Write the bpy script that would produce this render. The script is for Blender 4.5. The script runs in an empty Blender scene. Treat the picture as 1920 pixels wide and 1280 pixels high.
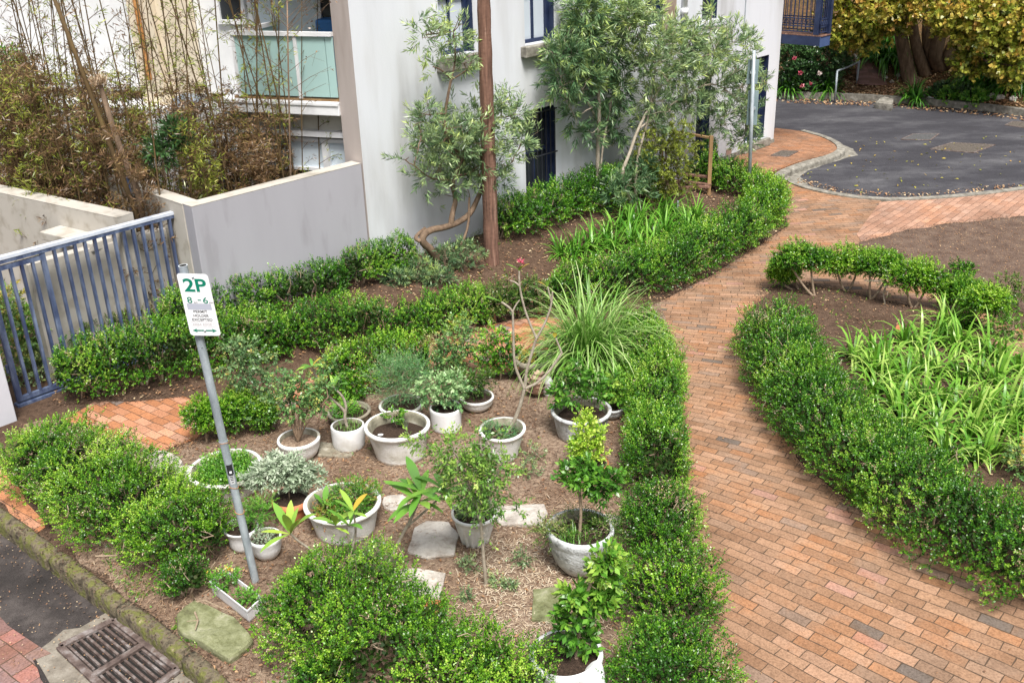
import bpy, math, random
import numpy as np
from mathutils import Vector, Matrix
C = bpy.context.scene
R = math.radians
# ------------------------------------------------------------------ camera
FP = 1900.0; CAMH = 4.9; PITCH = R(24); ROLL = R(1.9)
_f = np.array([0, math.cos(PITCH), -math.sin(PITCH)])
_r0 = np.array([1., 0, 0]); _u0 = np.cross(_r0, _f)
_r = math.cos(ROLL)*_r0 - math.sin(ROLL)*_u0
_u = math.sin(ROLL)*_r0 + math.cos(ROLL)*_u0
CAM = np.array([0, 0, CAMH])
cd = bpy.data.cameras.new('camera'); cam = bpy.data.objects.new('camera', cd)
C.collection.objects.link(cam); C.camera = cam
cd.sensor_width = 36; cd.lens = 36*FP/1920; cd.clip_end = 500; cd.clip_start = .05
cam.matrix_world = Matrix(((_r[0], _u[0], -_f[0], 0), (_r[1], _u[1], -_f[1], 0), (_r[2], _u[2], -_f[2], CAMH), (0, 0, 0, 1)))
# ------------------------------------------------------------------ light
SUN_EL = 60; SUN_AZ = 166     # compass-like azimuth, clockwise from +Y
w = bpy.data.worlds.new('World'); C.world = w; w.use_nodes = True
nt = w.node_tree; bg = nt.nodes['Background']
sky = nt.nodes.new('ShaderNodeTexSky'); sky.sky_type = 'NISHITA'; sky.sun_disc = False
sky.sun_elevation = R(SUN_EL); sky.sun_rotation = R(SUN_AZ); sky.dust_density = 5; sky.air_density = 1.0; sky.ozone_density = 1.0
hs = nt.nodes.new('ShaderNodeHueSaturation'); hs.inputs['Saturation'].default_value = .45
nt.links.new(sky.outputs[0], hs.inputs['Color']); nt.links.new(hs.outputs[0], bg.inputs[0]); bg.inputs[1].default_value = .09
sd = bpy.data.lights.new('sun', 'SUN'); so = bpy.data.objects.new('sun', sd); C.collection.objects.link(so)
sd.energy = 3.2; sd.angle = R(18); sd.color = (1, .965, .91)
_az = R(SUN_AZ); _el = R(SUN_EL)
_sd = Vector((math.sin(_az)*math.cos(_el), math.cos(_az)*math.cos(_el), math.sin(_el)))
so.rotation_euler = _sd.to_track_quat('Z', 'Y').to_euler()
C.view_settings.view_transform = 'Standard'; C.view_settings.look = 'None'
C.view_settings.gamma = 1; C.view_settings.exposure = .70
C.render.engine = 'CYCLES'
C.cycles.max_bounces = 6; C.cycles.diffuse_bounces = 3; C.cycles.glossy_bounces = 2; C.cycles.transmission_bounces = 4; C.cycles.transparent_max_bounces = 4
C.cycles.use_denoising = True; C.cycles.denoising_prefilter = 'NONE'; C.cycles.caustics_reflective = False; C.cycles.caustics_refractive = False
# ------------------------------------------------------------------ geometry lookup
def ray(px, py):
    d = _f*FP + _r*(px-960) - _u*(py-640); return d/np.linalg.norm(d)
def G(px, py, z=0.):
    d = ray(px, py); return CAM + d*((z-CAMH)/d[2])
def proj(p):
    v = np.asarray(p, float)-CAM; Z = v@_f; return 960+FP*(v@_r)/Z, 640-FP*(v@_u)/Z, Z
VN = None
def V(px, py, b, dd=0.):
    """point at a given picture position at the distance of the upright plane through b (dd metres behind it)"""
    h = VN if VN is not None else np.array([b[0], b[1], 0.]); h = h/np.linalg.norm(h); d = ray(px, py)
    t = ((np.asarray(b)-CAM)@h + dd)/(d@h); return CAM + d*t
def sc(b): return proj(b)[2]/FP
class Plane:
    def __init__(s, p0, az):
        s.p0 = np.array([p0[0], p0[1], 0.]); a = R(az)
        s.U = np.array([math.sin(a), math.cos(a), 0.]); s.N = np.array([s.U[1], -s.U[0], 0.])
    def uz(s, px, py, off=0.):
        p0 = s.p0+s.N*off; d = ray(px, py); t = ((p0-CAM)@s.N)/(d@s.N); p = CAM+d*t
        return (p-s.p0)@s.U, p[2]
    def P(s, u, n, z): return s.p0+s.U*u+s.N*n+np.array([0, 0, z])
    def box(s, mb, u0, u1, n0, n1, z0, z1):
        v = [s.P(u, n, z) for z in (z0, z1) for (u, n) in ((u0, n0), (u1, n0), (u1, n1), (u0, n1))]
        mb.hexa(v)
# ------------------------------------------------------------------ mesh helpers
def tag(o, label=None, cat=None, group=None, kind=None):
    if label: o['label'] = label
    if cat: o['category'] = cat
    if group: o['group'] = group
    if kind: o['kind'] = kind
    return o
def empty(name, loc, label, cat, group=None):
    o = bpy.data.objects.new(name, None); C.collection.objects.link(o)
    o.location = [float(x) for x in loc]; o.empty_display_size = .1
    return tag(o, label, cat, group)
def link(name, me, parent=None, mat=None):
    o = bpy.data.objects.new(name, me); C.collection.objects.link(o)
    if mat is not None:
        for m in (mat if isinstance(mat, (list, tuple)) else [mat]): me.materials.append(m)
    if parent is not None:
        o.parent = parent
        q = parent; off = Vector((0, 0, 0))
        while q is not None: off += q.location; q = q.parent
        o.location = -off
    return o
class MB:
    def __init__(s): s.v = []; s.f = []
    def add(s, vs, fs):
        n = len(s.v); s.v += [tuple(float(c) for c in x) for x in vs]; s.f += [tuple(n+i for i in f) for f in fs]
    def hexa(s, v):
        a = np.array(v); c = a.mean(0)
        fs = [(0, 3, 2, 1), (4, 5, 6, 7), (0, 1, 5, 4), (1, 2, 6, 5), (2, 3, 7, 6), (3, 0, 4, 7)]
        out = []
        for f in fs:
            q = a[list(f)]; nn = np.cross(q[1]-q[0], q[2]-q[1])
            out.append(f if nn@(q.mean(0)-c) > 0 else f[::-1])
        s.add(v, out)
    def box(s, c, d, rz=0.):
        cx, cy, cz = c; x, y, z = d[0]/2, d[1]/2, d[2]/2; co, si = math.cos(rz), math.sin(rz)
        v = [(cx+co*a-si*b, cy+si*a+co*b, cz+e) for e in (-z, z) for (a, b) in ((-x, -y), (x, -y), (x, y), (-x, y))]
        s.hexa(v)
    def bar(s, a, b, w, d=None, side=None):
        a = np.array(a, float); b = np.array(b, float); t = b-a; t /= np.linalg.norm(t); d = d or w
        sv = np.cross(t, [0, 0, 1.]) if side is None else np.array(side, float)
        if np.linalg.norm(sv) < 1e-3: sv = np.array([1., 0, 0])
        sv /= np.linalg.norm(sv); uv = np.cross(sv, t)
        v = [p+sv*x*w/2+uv*y*d/2 for p in (a, b) for (x, y) in ((-1, -1), (1, -1), (1, 1), (-1, 1))]
        s.hexa(v)
    def tube(s, pts, rad, n=6, cap=True):
        pts = np.array(pts, float); m = len(pts)
        rad = np.full(m, rad) if np.isscalar(rad) else np.array(rad, float)
        if m < 2: return
        t = np.gradient(pts, axis=0); t /= (np.linalg.norm(t, axis=1)[:, None]+1e-9)
        ref = np.array([.3, .9, .1]) if abs(t[0][2]) > .8 else np.array([0, 0, 1.])
        vs = []
        a = np.cross(t[0], ref); a /= np.linalg.norm(a)
        for i in range(m):
            a = a - t[i]*(a@t[i]); a /= (np.linalg.norm(a)+1e-9); b = np.cross(t[i], a)
            for k in range(n):
                th = 2*math.pi*k/n; vs.append(pts[i]+rad[i]*(math.cos(th)*a+math.sin(th)*b))
        fs = [(i*n+k, i*n+(k+1) % n, (i+1)*n+(k+1) % n, (i+1)*n+k) for i in range(m-1) for k in range(n)]
        if cap: fs += [tuple(range(n-1, -1, -1)), tuple((m-1)*n+k for k in range(n))]
        s.add(vs, fs)
    def lathe(s, c, prof, n=40, sx=1., rz=0.):
        c = np.array(c, float); vs = []
        for r, z in prof:
            for k in range(n):
                th = 2*math.pi*k/n; x, y = r*sx*math.cos(th), r*math.sin(th)
                vs.append(c+np.array([math.cos(rz)*x-math.sin(rz)*y, math.sin(rz)*x+math.cos(rz)*y, z]))
        m = len(prof)
        s.add(vs, [(i*n+k, i*n+(k+1) % n, (i+1)*n+(k+1) % n, (i+1)*n+k) for i in range(m-1) for k in range(n)])
    def blob(s, c, r, seed=0, amp=.15, nu=12, nv=8):
        c = np.array(c, float); r = np.array(r, float) if not np.isscalar(r) else np.array([r]*3)
        vs = []
        for i in range(nv+1):
            ph = math.pi*i/nv
            for k in range(nu):
                th = 2*math.pi*k/nu; d = np.array([math.sin(ph)*math.cos(th), math.sin(ph)*math.sin(th), math.cos(ph)])
                q = 1+amp*float(snoise(d[None]*1., 2.2, seed)[0])
                vs.append(c+d*r*q)
        s.add(vs, [(i*nu+k, (i+1)*nu+k, (i+1)*nu+(k+1) % nu, i*nu+(k+1) % nu) for i in range(nv) for k in range(nu)])
    def build(s, name, mat, parent=None, smooth=False, bevel=0.):
        me = bpy.data.meshes.new(name); me.from_pydata(s.v, [], s.f); me.validate()
        if smooth: me.shade_smooth()
        o = link(name, me, parent, mat)
        if bevel:
            b = o.modifiers.new('bevel', 'BEVEL'); b.width = bevel; b.segments = 2; b.limit_method = 'ANGLE'
        return o
_nz = {}
def snoise(P, f, seed):
    k = (seed,)
    if k not in _nz:
        r = np.random.RandomState(1000+seed); d = r.normal(size=(9, 3)); d /= np.linalg.norm(d, axis=1)[:, None]
        _nz[k] = (d*r.uniform(.6, 1.7, (9, 1)), r.uniform(0, 6.3, 9))
    d, p = _nz[k]; return np.sin(P@d.T*f*2.2+p).sum(1)/3.6
def npmesh(name, Vt, Fq, mat, parent=None, tone=None, smooth=False):
    me = bpy.data.meshes.new(name); nv, nf = len(Vt), len(Fq)
    me.vertices.add(nv); me.vertices.foreach_set('co', np.ascontiguousarray(Vt, np.float32).ravel())
    me.loops.add(nf*4); me.loops.foreach_set('vertex_index', np.ascontiguousarray(Fq, np.int32).ravel())
    me.polygons.add(nf); me.polygons.foreach_set('loop_start', np.arange(0, nf*4, 4, dtype=np.int32))
    me.polygons.foreach_set('loop_total', np.full(nf, 4, np.int32))
    if smooth: me.polygons.foreach_set('use_smooth', np.ones(nf, bool))
    me.update(calc_edges=True)
    if tone is not None:
        a = me.attributes.new('tone', 'FLOAT', 'FACE'); a.data.foreach_set('value', np.ascontiguousarray(tone, np.float32))
    return link(name, me, parent, mat)
def nrm(a): return a/(np.linalg.norm(a, axis=-1, keepdims=True)+1e-9)
def leafquads(B, D, S, L, W, fold=.15, wide=.45):
    n = len(B); D = nrm(D); S = nrm(S-D*(S*D).sum(1)[:, None]); Nn = np.cross(D, S); L = L[:, None]; W = W[:, None]
    mid = B+D*L*wide
    Vt = np.stack([B, mid+S*W/2+Nn*W*fold, B+D*L, mid-S*W/2+Nn*W*fold], 1).reshape(-1, 3)
    return Vt, np.arange(n*4).reshape(n, 4)
def shoots(rg, P, A, ln, k, L, W, ang=55, tonemix=(0, .6), tiptone=.35, clump=None, flat=0.):
    """k leaves along each shoot; returns verts, quads, tone"""
    m = len(P); A = nrm(A)
    e1 = nrm(np.cross(A, nrm(rg.normal(size=(m, 3))))); e2 = np.cross(A, e1)
    ln = np.broadcast_to(ln, (m,)) if np.ndim(ln) else ln*rg.uniform(.6, 1.3, m)
    Bs, Ds, Ss, Ls, Ws, Ts = [], [], [], [], [], []
    base = rg.uniform(tonemix[0], tonemix[1], m) if clump is None else clump
    for j in range(k):
        t = (j+.6)/k; phi = j*2.4+rg.uniform(-.4, .4, m)
        rad = e1*np.cos(phi)[:, None]+e2*np.sin(phi)[:, None]
        a = R(ang)*(1-.45*t)
        D = A*math.cos(a)+rad*math.sin(a)+rg.normal(size=(m, 3))*.18
        if flat: D[:, 2] *= (1-flat)
        D = nrm(D)
        B = P+A*(ln*t)[:, None]
        S = np.cross(D, A)+rg.normal(size=(m, 3))*.35
        Bs.append(B); Ds.append(D); Ss.append(S)
        Ls.append(L*rg.uniform(.7, 1.15, m)*(1-.25*t)); Ws.append(W*rg.uniform(.8, 1.15, m)*(1-.2*t))
        Ts.append(np.clip(base+tiptone*t+rg.uniform(-.1, .1, m), 0, 1))
    Vt, F = leafquads(np.concatenate(Bs), np.concatenate(Ds), np.concatenate(Ss), np.concatenate(Ls), np.concatenate(Ws))
    return Vt, F, np.concatenate(Ts)
def strips(B, D, L, W, droop, K=5, fold=.2, prof=None, side=None):
    """blades: K segments bending under droop, width profile prof(t)"""
    n = len(B); D = nrm(D); h = D.copy()
    prof = prof or (lambda t: (1-t**2.2)*(.55+.9*t*(1-t)*2)/1.0)
    S = np.cross(D, np.array([0, 0, 1.]))+1e-5
    if side is not None: S = side
    S = nrm(S); rows = []; p = B.copy(); d = D.copy(); tw = []
    for i in range(K+1):
        t = i/K; wv = prof(min(t, .97))*W; up = nrm(np.cross(S, d))
        rows.append(np.stack([p-S*(wv/2)[:, None]+up*(wv*fold)[:, None], p+S*(wv/2)[:, None]+up*(wv*fold)[:, None]], 1))
        d = nrm(d+np.array([0, 0, -1.])*(droop/K*(.5+1.2*t))[:, None]); p = p+d*(L/K)[:, None]
    A = np.stack(rows, 1).reshape(n, -1, 3)       # n,(K+1)*2
    q = np.array([[2*i, 2*i+1, 2*i+3, 2*i+2] for i in range(K)])
    F = (np.arange(n)[:, None, None]*(2*(K+1))+q[None]).reshape(-1, 4)
    return A.reshape(-1, 3), F
def cat3(parts):
    vs, fs, ts, o = [], [], [], 0
    for v, f, t in parts:
        vs.append(v); fs.append(f+o); ts.append(t); o += len(v)
    return np.concatenate(vs), np.concatenate(fs), np.concatenate(ts)
# ------------------------------------------------------------------ materials
def newmat(name):
    m = bpy.data.materials.new(name); m.use_nodes = True; n = m.node_tree.nodes; b = n['Principled BSDF']; return m, m.node_tree, b
def ramp(nt, stops, interp='LINEAR'):
    r = nt.nodes.new('ShaderNodeValToRGB'); r.color_ramp.interpolation = interp; el = r.color_ramp.elements
    while len(el) < len(stops): el.new(.5)
    for e, (p, c) in zip(el, stops): e.position = p; e.color = (*c, 1)
    return r
def leafmat(name, cols, rough=.34, trans=.17, spec=.55):
    m, nt, b = newmat(name)
    at = nt.nodes.new('ShaderNodeAttribute'); at.attribute_name = 'tone'
    r = ramp(nt, [(i/(len(cols)-1), c) for i, c in enumerate(cols)])
    nt.links.new(at.outputs['Fac'], r.inputs[0]); nt.links.new(r.outputs[0], b.inputs['Base Color'])
    b.inputs['Roughness'].default_value = rough; b.inputs['Specular IOR Level'].default_value = spec
    tr = nt.nodes.new('ShaderNodeBsdfTranslucent'); mx = nt.nodes.new('ShaderNodeMixShader'); mx.inputs[0].default_value = trans
    nt.links.new(r.outputs[0], tr.inputs[0]); nt.links.new(b.outputs[0], mx.inputs[1]); nt.links.new(tr.outputs[0], mx.inputs[2])
    nt.links.new(mx.outputs[0], nt.nodes['Material Output'].inputs[0]); return m
def nmat(name, stops, scale=5, detail=8, rough=.8, bump=.3, bscale=None, dist=.02, stretch=(1, 1, 1), metal=0, spec=.3, rg=0., nrough=.6, second=None, bdist=.01):
    m, nt, b = newmat(name); L = nt.links.new
    tc = nt.nodes.new('ShaderNodeTexCoord'); mp = nt.nodes.new('ShaderNodeMapping'); mp.inputs['Scale'].default_value = stretch
    L(tc.outputs['Object'], mp.inputs[0])
    nz = nt.nodes.new('ShaderNodeTexNoise'); nz.inputs['Scale'].default_value = scale; nz.inputs['Detail'].default_value = detail; nz.inputs['Roughness'].default_value = nrough
    L(mp.outputs[0], nz.inputs['Vector']); r = ramp(nt, stops); L(nz.outputs['Fac'], r.inputs[0]); col = r.outputs[0]
    if second:
        s2, d2, st2, fac = second
        n2 = nt.nodes.new('ShaderNodeTexNoise'); n2.inputs['Scale'].default_value = s2; n2.inputs['Detail'].default_value = d2; L(mp.outputs[0], n2.inputs['Vector'])
        r2 = ramp(nt, st2); L(n2.outputs['Fac'], r2.inputs[0]); mx = nt.nodes.new('ShaderNodeMix'); mx.data_type = 'RGBA'; mx.blend_type = 'MULTIPLY'; mx.inputs[0].default_value = fac
        L(col, mx.inputs[6]); L(r2.outputs[0], mx.inputs[7]); col = mx.outputs[2]
    L(col, b.inputs['Base Color']); b.inputs['Roughness'].default_value = rough; b.inputs['Metallic'].default_value = metal; b.inputs['Specular IOR Level'].default_value = spec
    if bump:
        n3 = nt.nodes.new('ShaderNodeTexNoise'); n3.inputs['Scale'].default_value = bscale or scale*4; n3.inputs['Detail'].default_value = 6; L(tc.outputs['Object'], n3.inputs['Vector'])
        bp = nt.nodes.new('ShaderNodeBump'); bp.inputs['Strength'].default_value = bump; bp.inputs['Distance'].default_value = bdist
        L(n3.outputs['Fac'], bp.inputs['Height']); L(bp.outputs[0], b.inputs['Normal'])
    return m
def plain(name, col, rough=.5, metal=0, spec=.5):
    m, nt, b = newmat(name); b.inputs['Base Color'].default_value = (*col, 1); b.inputs['Roughness'].default_value = rough; b.inputs['Metallic'].default_value = metal
    b.inputs['Specular IOR Level'].default_value = spec
    nz = nt.nodes.new('ShaderNodeTexNoise'); nz.inputs['Scale'].default_value = 14; nz.inputs['Detail'].default_value = 5
    mr = nt.nodes.new('ShaderNodeMapRange'); mr.inputs['To Min'].default_value = max(.02, rough-.1); mr.inputs['To Max'].default_value = min(1, rough+.15)
    nt.links.new(nz.outputs['Fac'], mr.inputs[0]); nt.links.new(mr.outputs[0], b.inputs['Roughness'])
    return m
def brickmat(name, bw=.235, bh=.081, polar=None, az=0., cols=None, origin=(0, 0), stain=.5):
    """running bond pavers laid on the ground; polar=(cx,cy,r0): courses are spokes round a centre"""
    m, nt, b = newmat(name); L = nt.links.new; N = nt.nodes.new
    def M(op, a, b2=None, c=None):
        n = N('ShaderNodeMath'); n.operation = op
        for i, x in enumerate((a, b2, c)):
            if x is None: continue
            if isinstance(x, (int, float)): n.inputs[i].default_value = x
            else: L(x, n.inputs[i])
        return n.outputs[0]
    tc = N('ShaderNodeTexCoord'); sp = N('ShaderNodeSeparateXYZ'); L(tc.outputs['Object'], sp.inputs[0])
    nw = N('ShaderNodeTexNoise'); nw.inputs['Scale'].default_value = 3.; nw.inputs['Detail'].default_value = 3; L(tc.outputs['Object'], nw.inputs['Vector'])
    spw = N('ShaderNodeSeparateXYZ'); L(nw.outputs['Color'], spw.inputs[0])
    x = M('ADD', sp.outputs[0], M('MULTIPLY', M('SUBTRACT', spw.outputs[0], .5), .035)); y = M('ADD', sp.outputs[1], M('MULTIPLY', M('SUBTRACT', spw.outputs[1], .5), .035))
    if polar:
        dx = M('SUBTRACT', x, polar[0]); dy = M('SUBTRACT', y, polar[1])
        u = M('SQRT', M('ADD', M('MULTIPLY', dx, dx), M('MULTIPLY', dy, dy)))
        v = M('MULTIPLY', M('ARCTAN2', dy, dx), polar[2])
    else:
        a = R(az); x = M('SUBTRACT', x, origin[0]); y = M('SUBTRACT', y, origin[1])
        u = M('ADD', M('MULTIPLY', x, math.sin(a)), M('MULTIPLY', y, math.cos(a)))
        v = M('SUBTRACT', M('MULTIPLY', x, math.cos(a)), M('MULTIPLY', y, math.sin(a)))
    vr = M('DIVIDE', v, bh); row = M('FLOOR', vr); fv = M('FRACT', vr)
    wn = N('ShaderNodeTexWhiteNoise'); wn.noise_dimensions = '1D'; L(row, wn.inputs['W'])
    par = M('MULTIPLY', M('FRACT', M('MULTIPLY', row, .5)), 1.0)
    off = M('ADD', par, M('MULTIPLY', wn.outputs['Value'], .3))
    ur = M('ADD', M('DIVIDE', u, bw), off); colm = M('FLOOR', ur); fu = M('FRACT', ur)
    cv = N('ShaderNodeCombineXYZ'); L(row, cv.inputs[0]); L(colm, cv.inputs[1])
    w2 = N('ShaderNodeTexWhiteNoise'); w2.noise_dimensions = '3D'; L(cv.outputs[0], w2.inputs['Vector'])
    cols = cols or [(0, (.30, .175, .105)), (.2, (.33, .20, .125)), (.38, (.31, .19, .12)), (.55, (.35, .215, .14)), (.72, (.285, .185, .125)), (.84, (.36, .21, .16)), (.87, (.32, .17, .092)), (.95, (.25, .175, .13)), (.992, (.16, .13, .11))]
    cr = ramp(nt, cols, 'CONSTANT'); L(w2.outputs['Value'], cr.inputs[0])
    spn = N('ShaderNodeSeparateColor'); L(w2.outputs['Color'], spn.inputs[0])
    br = M('ADD', .86, M('MULTIPLY', spn.outputs[1], .28))
    # grime and worn patches
    n1 = N('ShaderNodeTexNoise'); n1.inputs['Scale'].default_value = 1.1; n1.inputs['Detail'].default_value = 7; n1.inputs['Roughness'].default_value = .65; L(tc.outputs['Object'], n1.inputs['Vector'])
    r1 = ramp(nt, [(.30, (.55, .50, .46)), (.42, (.86, .82, .78)), (.52, (1.05, 1.02, 1.0)), (.62, (1.1, .90, .72)), (.75, (.85, .78, .72))]); L(n1.outputs['Fac'], r1.inputs[0])
    n2 = N('ShaderNodeTexNoise'); n2.inputs['Scale'].default_value = 70; n2.inputs['Detail'].default_value = 4; L(tc.outputs['Object'], n2.inputs['Vector'])
    r2 = ramp(nt, [(.32, (.62, .60, .58)), (.5, (.96, .96, .96)), (.68, (1.2, 1.2, 1.2))]); L(n2.outputs['Fac'], r2.inputs[0])
    def mul(a, bq, f=1.):
        mx = N('ShaderNodeMix'); mx.data_type = 'RGBA'; mx.blend_type = 'MULTIPLY'; mx.inputs[0].default_value = f
        L(a, mx.inputs[6]); L(bq, mx.inputs[7]); return mx.outputs[2]
    cb = N('ShaderNodeCombineColor'); [L(br, cb.inputs[i]) for i in range(3)]
    col = mul(mul(mul(cr.outputs[0], cb.outputs[0]), r1.outputs[0], stain), r2.outputs[0], .8)
    du = M('MULTIPLY', M('MINIMUM', fu, M('SUBTRACT', 1., fu)), bw); dv = M('MULTIPLY', M('MINIMUM', fv, M('SUBTRACT', 1., fv)), bh)
    e = M('MINIMUM', du, dv)
    n3 = N('ShaderNodeTexNoise'); n3.inputs['Scale'].default_value = 9; L(tc.outputs['Object'], n3.inputs['Vector'])
    jw = M('MULTIPLY', M('SUBTRACT', n3.outputs['Fac'], .30), .0085)
    mk = N('ShaderNodeMapRange'); mk.interpolation_type = 'SMOOTHSTEP'; L(e, mk.inputs[0]); L(jw, mk.inputs[1]); L(M('ADD', jw, .0035), mk.inputs[2])
    mx = N('ShaderNodeMix'); mx.data_type = 'RGBA'; L(mk.outputs[0], mx.inputs[0]); mx.inputs[6].default_value = (.085, .055, .035, 1); L(col, mx.inputs[7])
    L(mx.outputs[2], b.inputs['Base Color']); b.inputs['Roughness'].default_value = .75; b.inputs['Specular IOR Level'].default_value = .35
    bp = N('ShaderNodeBump'); bp.inputs['Strength'].default_value = .5; bp.inputs['Distance'].default_value = .006
    L(M('ADD', mk.outputs[0], M('ADD', M('MULTIPLY', spn.outputs[2], .35), M('MULTIPLY', n2.outputs['Fac'], .3))), bp.inputs['Height']); L(bp.outputs[0], b.inputs['Normal'])
    return m
BOX = leafmat('box_leaf', [(.014, .06, .005), (.032, .13, .008), (.08, .24, .014), (.175, .385, .024), (.36, .54, .075)])
DEAD = leafmat('dead_leaf', [(.20, .15, .08), (.34, .26, .15), (.46, .38, .25), (.40, .26, .12), (.58, .50, .36)], trans=.1)
INNER = leafmat('inner_shade_leaf', [(.010, .030, .004), (.018, .05, .006), (.03, .07, .01), (.05, .06, .02)], trans=.05, rough=.6, spec=.2)  # near-black green paints the shade inside the hedges
BOXD = leafmat('box_leaf_dull', [(.025, .065, .01), (.05, .13, .015), (.11, .21, .03), (.22, .28, .07), (.42, .38, .19)])
BOXB = leafmat('box_leaf_bright', [(.02, .075, .005), (.055, .18, .01), (.13, .32, .016), (.26, .49, .03), (.44, .61, .09)])
OLE = leafmat('narrow_leaf', [(.05, .11, .045), (.12, .21, .09), (.24, .35, .16), (.36, .47, .20), (.50, .60, .17)], rough=.33, spec=.5)
OLED = leafmat('narrow_leaf_dark', [(.03, .08, .03), (.07, .155, .065), (.15, .26, .12), (.27, .39, .15), (.42, .54, .14)], rough=.33, spec=.5)
CIT = leafmat('glossy_leaf', [(.03, .10, .015), (.06, .19, .02), (.11, .30, .03), (.22, .42, .05), (.38, .52, .09)], rough=.3)
ROSE = leafmat('rose_leaf', [(.06, .16, .05), (.10, .24, .07), (.17, .34, .10), (.28, .42, .12), (.5, .40, .08)])
ROSM = leafmat('rosemary_leaf', [(.07, .19, .08), (.11, .27, .10), (.17, .36, .13), (.25, .45, .17), (.36, .52, .24)])
SAGE = leafmat('sage_leaf', [(.20, .28, .17), (.30, .40, .25), (.40, .50, .34), (.50, .58, .43), (.60, .64, .52)], rough=.7)
HERB = leafmat('herb_leaf', [(.06, .20, .02), (.10, .30, .03), (.15, .38, .04), (.24, .46, .06), (.4, .5, .1)])
STRAP = leafmat('strap_leaf', [(.04, .14, .012), (.10, .28, .022), (.21, .42, .045), (.42, .58, .13), (.70, .74, .32)], rough=.35)
STRAPD = leafmat('strap_leaf_green', [(.03, .12, .01), (.06, .21, .015), (.12, .32, .03), (.22, .45, .055), (.42, .56, .16)], rough=.35)
GRASSM = leafmat('arching_grass', [(.05, .15, .02), (.10, .26, .03), (.19, .38, .06), (.34, .50, .15), (.58, .62, .34)], rough=.45)
FRAN = leafmat('paddle_leaf', [(.07, .20, .03), (.13, .32, .04), (.22, .42, .06), (.38, .52, .07), (.55, .36, .05)], rough=.35)
BAMG = leafmat('bamboo_leaf_green', [(.10, .14, .02), (.17, .22, .03), (.26, .31, .04), (.38, .40, .06), (.46, .40, .10)])
BAMB = leafmat('bamboo_leaf_brown', [(.06, .035, .02), (.12, .065, .035), (.19, .11, .055), (.28, .18, .08), (.38, .34, .08)], trans=.12)
AUT = leafmat('autumn_leaf', [(.08, .13, .015), (.18, .23, .025), (.32, .33, .04), (.48, .40, .07), (.50, .28, .06)])
CAM_ = leafmat('camellia_leaf', [(.015, .045, .015), (.03, .08, .025), (.05, .12, .035), (.08, .17, .05), (.13, .24, .07)], rough=.3)
BRON = leafmat('bronze_leaf', [(.07, .08, .015), (.12, .13, .02), (.18, .22, .03), (.26, .32, .05), (.34, .40, .08)], rough=.3)
LITTER = leafmat('dry_leaf', [(.12, .06, .035), (.22, .11, .06), (.34, .18, .085), (.46, .30, .16), (.64, .52, .34)], trans=.05, rough=.8)
STRAW = leafmat('straw', [(.06, .03, .018), (.18, .10, .06), (.36, .24, .15), (.54, .42, .29), (.72, .62, .48)], trans=.0, rough=.9)
PETAL = leafmat('petal', [(.45, .03, .08), (.6, .12, .18), (.65, .25, .28), (.7, .42, .42), (.8, .72, .68)])
YEL = leafmat('yellow_flower', [(.7, .45, .03), (.75, .55, .06), (.8, .65, .15), (.85, .75, .4), (.85, .82, .7)])
TWIG = nmat('twig_bark', [(.3, (.20, .14, .09)), (.7, (.42, .33, .24))], scale=30, bump=.4)
DTWIG = nmat('hedge_inner', [(.3, (.012, .022, .004)), (.55, (.025, .04, .008)), (.75, (.055, .045, .02))], scale=22, bump=1., bscale=60, bdist=.03)
BARK = nmat('brown_bark', [(.3, (.09, .06, .04)), (.7, (.26, .18, .12))], scale=14, bump=.8, stretch=(1, 1, .3))
GBARK = nmat('grey_bark', [(.3, (.24, .20, .15)), (.7, (.46, .41, .33))], scale=25, bump=.5)
CULM = nmat('bamboo_culm', [(.3, (.055, .035, .018)), (.6, (.13, .085, .035)), (.8, (.22, .17, .06))], scale=3, bump=.2)
STEMG = nmat('green_stem', [(.3, (.10, .12, .05)), (.7, (.24, .24, .12))], scale=20, bump=.2)
SOIL = nmat('soil', [(.25, (.045, .028, .018)), (.45, (.085, .052, .034)), (.62, (.14, .09, .06)), (.8, (.24, .165, .11))], scale=16, detail=12, bump=1., bscale=60, nrough=.75, rough=.95, bdist=.02, second=(2.2, 4, [(.3, (.7, .65, .6)), (.65, (1, 1, 1))], .8))
MULCH = nmat('bark_mulch', [(.25, (.07, .045, .032)), (.42, (.19, .13, .092)), (.58, (.34, .25, .18)), (.8, (.54, .44, .34))], scale=34, detail=10, bump=1., bscale=90, nrough=.7, rough=.95, bdist=.015, second=(1.6, 4, [(.35, (.62, .55, .5)), (.6, (1, 1, 1))], .9))
POTSOIL = nmat('potting_soil', [(.3, (.022, .014, .01)), (.6, (.06, .038, .026)), (.75, (.13, .085, .06))], scale=70, bump=1., bscale=130, rough=.95, bdist=.012)
DIRT = nmat('bare_dirt', [(.3, (.075, .048, .036)), (.5, (.13, .088, .066)), (.7, (.19, .135, .10))], scale=5, detail=15, bump=1., bscale=45, rough=.95, nrough=.7, second=(45, 6, [(.3, (.6, .57, .54)), (.6, (1.05, 1.05, 1.05))], .7))
WALLW = nmat('white_render', [(.25, (.56, .58, .625)), (.5, (.65, .675, .72)), (.75, (.70, .72, .755))], scale=.9, detail=9, bump=.12, bscale=40, rough=.85, stretch=(1, 1, .16), nrough=.6, second=(2.2, 10, [(.30, (.70, .68, .65)), (.40, (.90, .89, .87)), (.52, (1, 1, 1))], .85))
WALLP = nmat('pink_render', [(.3, (.43, .375, .35)), (.7, (.54, .48, .455))], scale=2, bump=.15, bscale=60, rough=.85, stretch=(1, 1, .2), second=(5, 7, [(.35, (.85, .82, .8)), (.5, (1, 1, 1))], .8))
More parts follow.
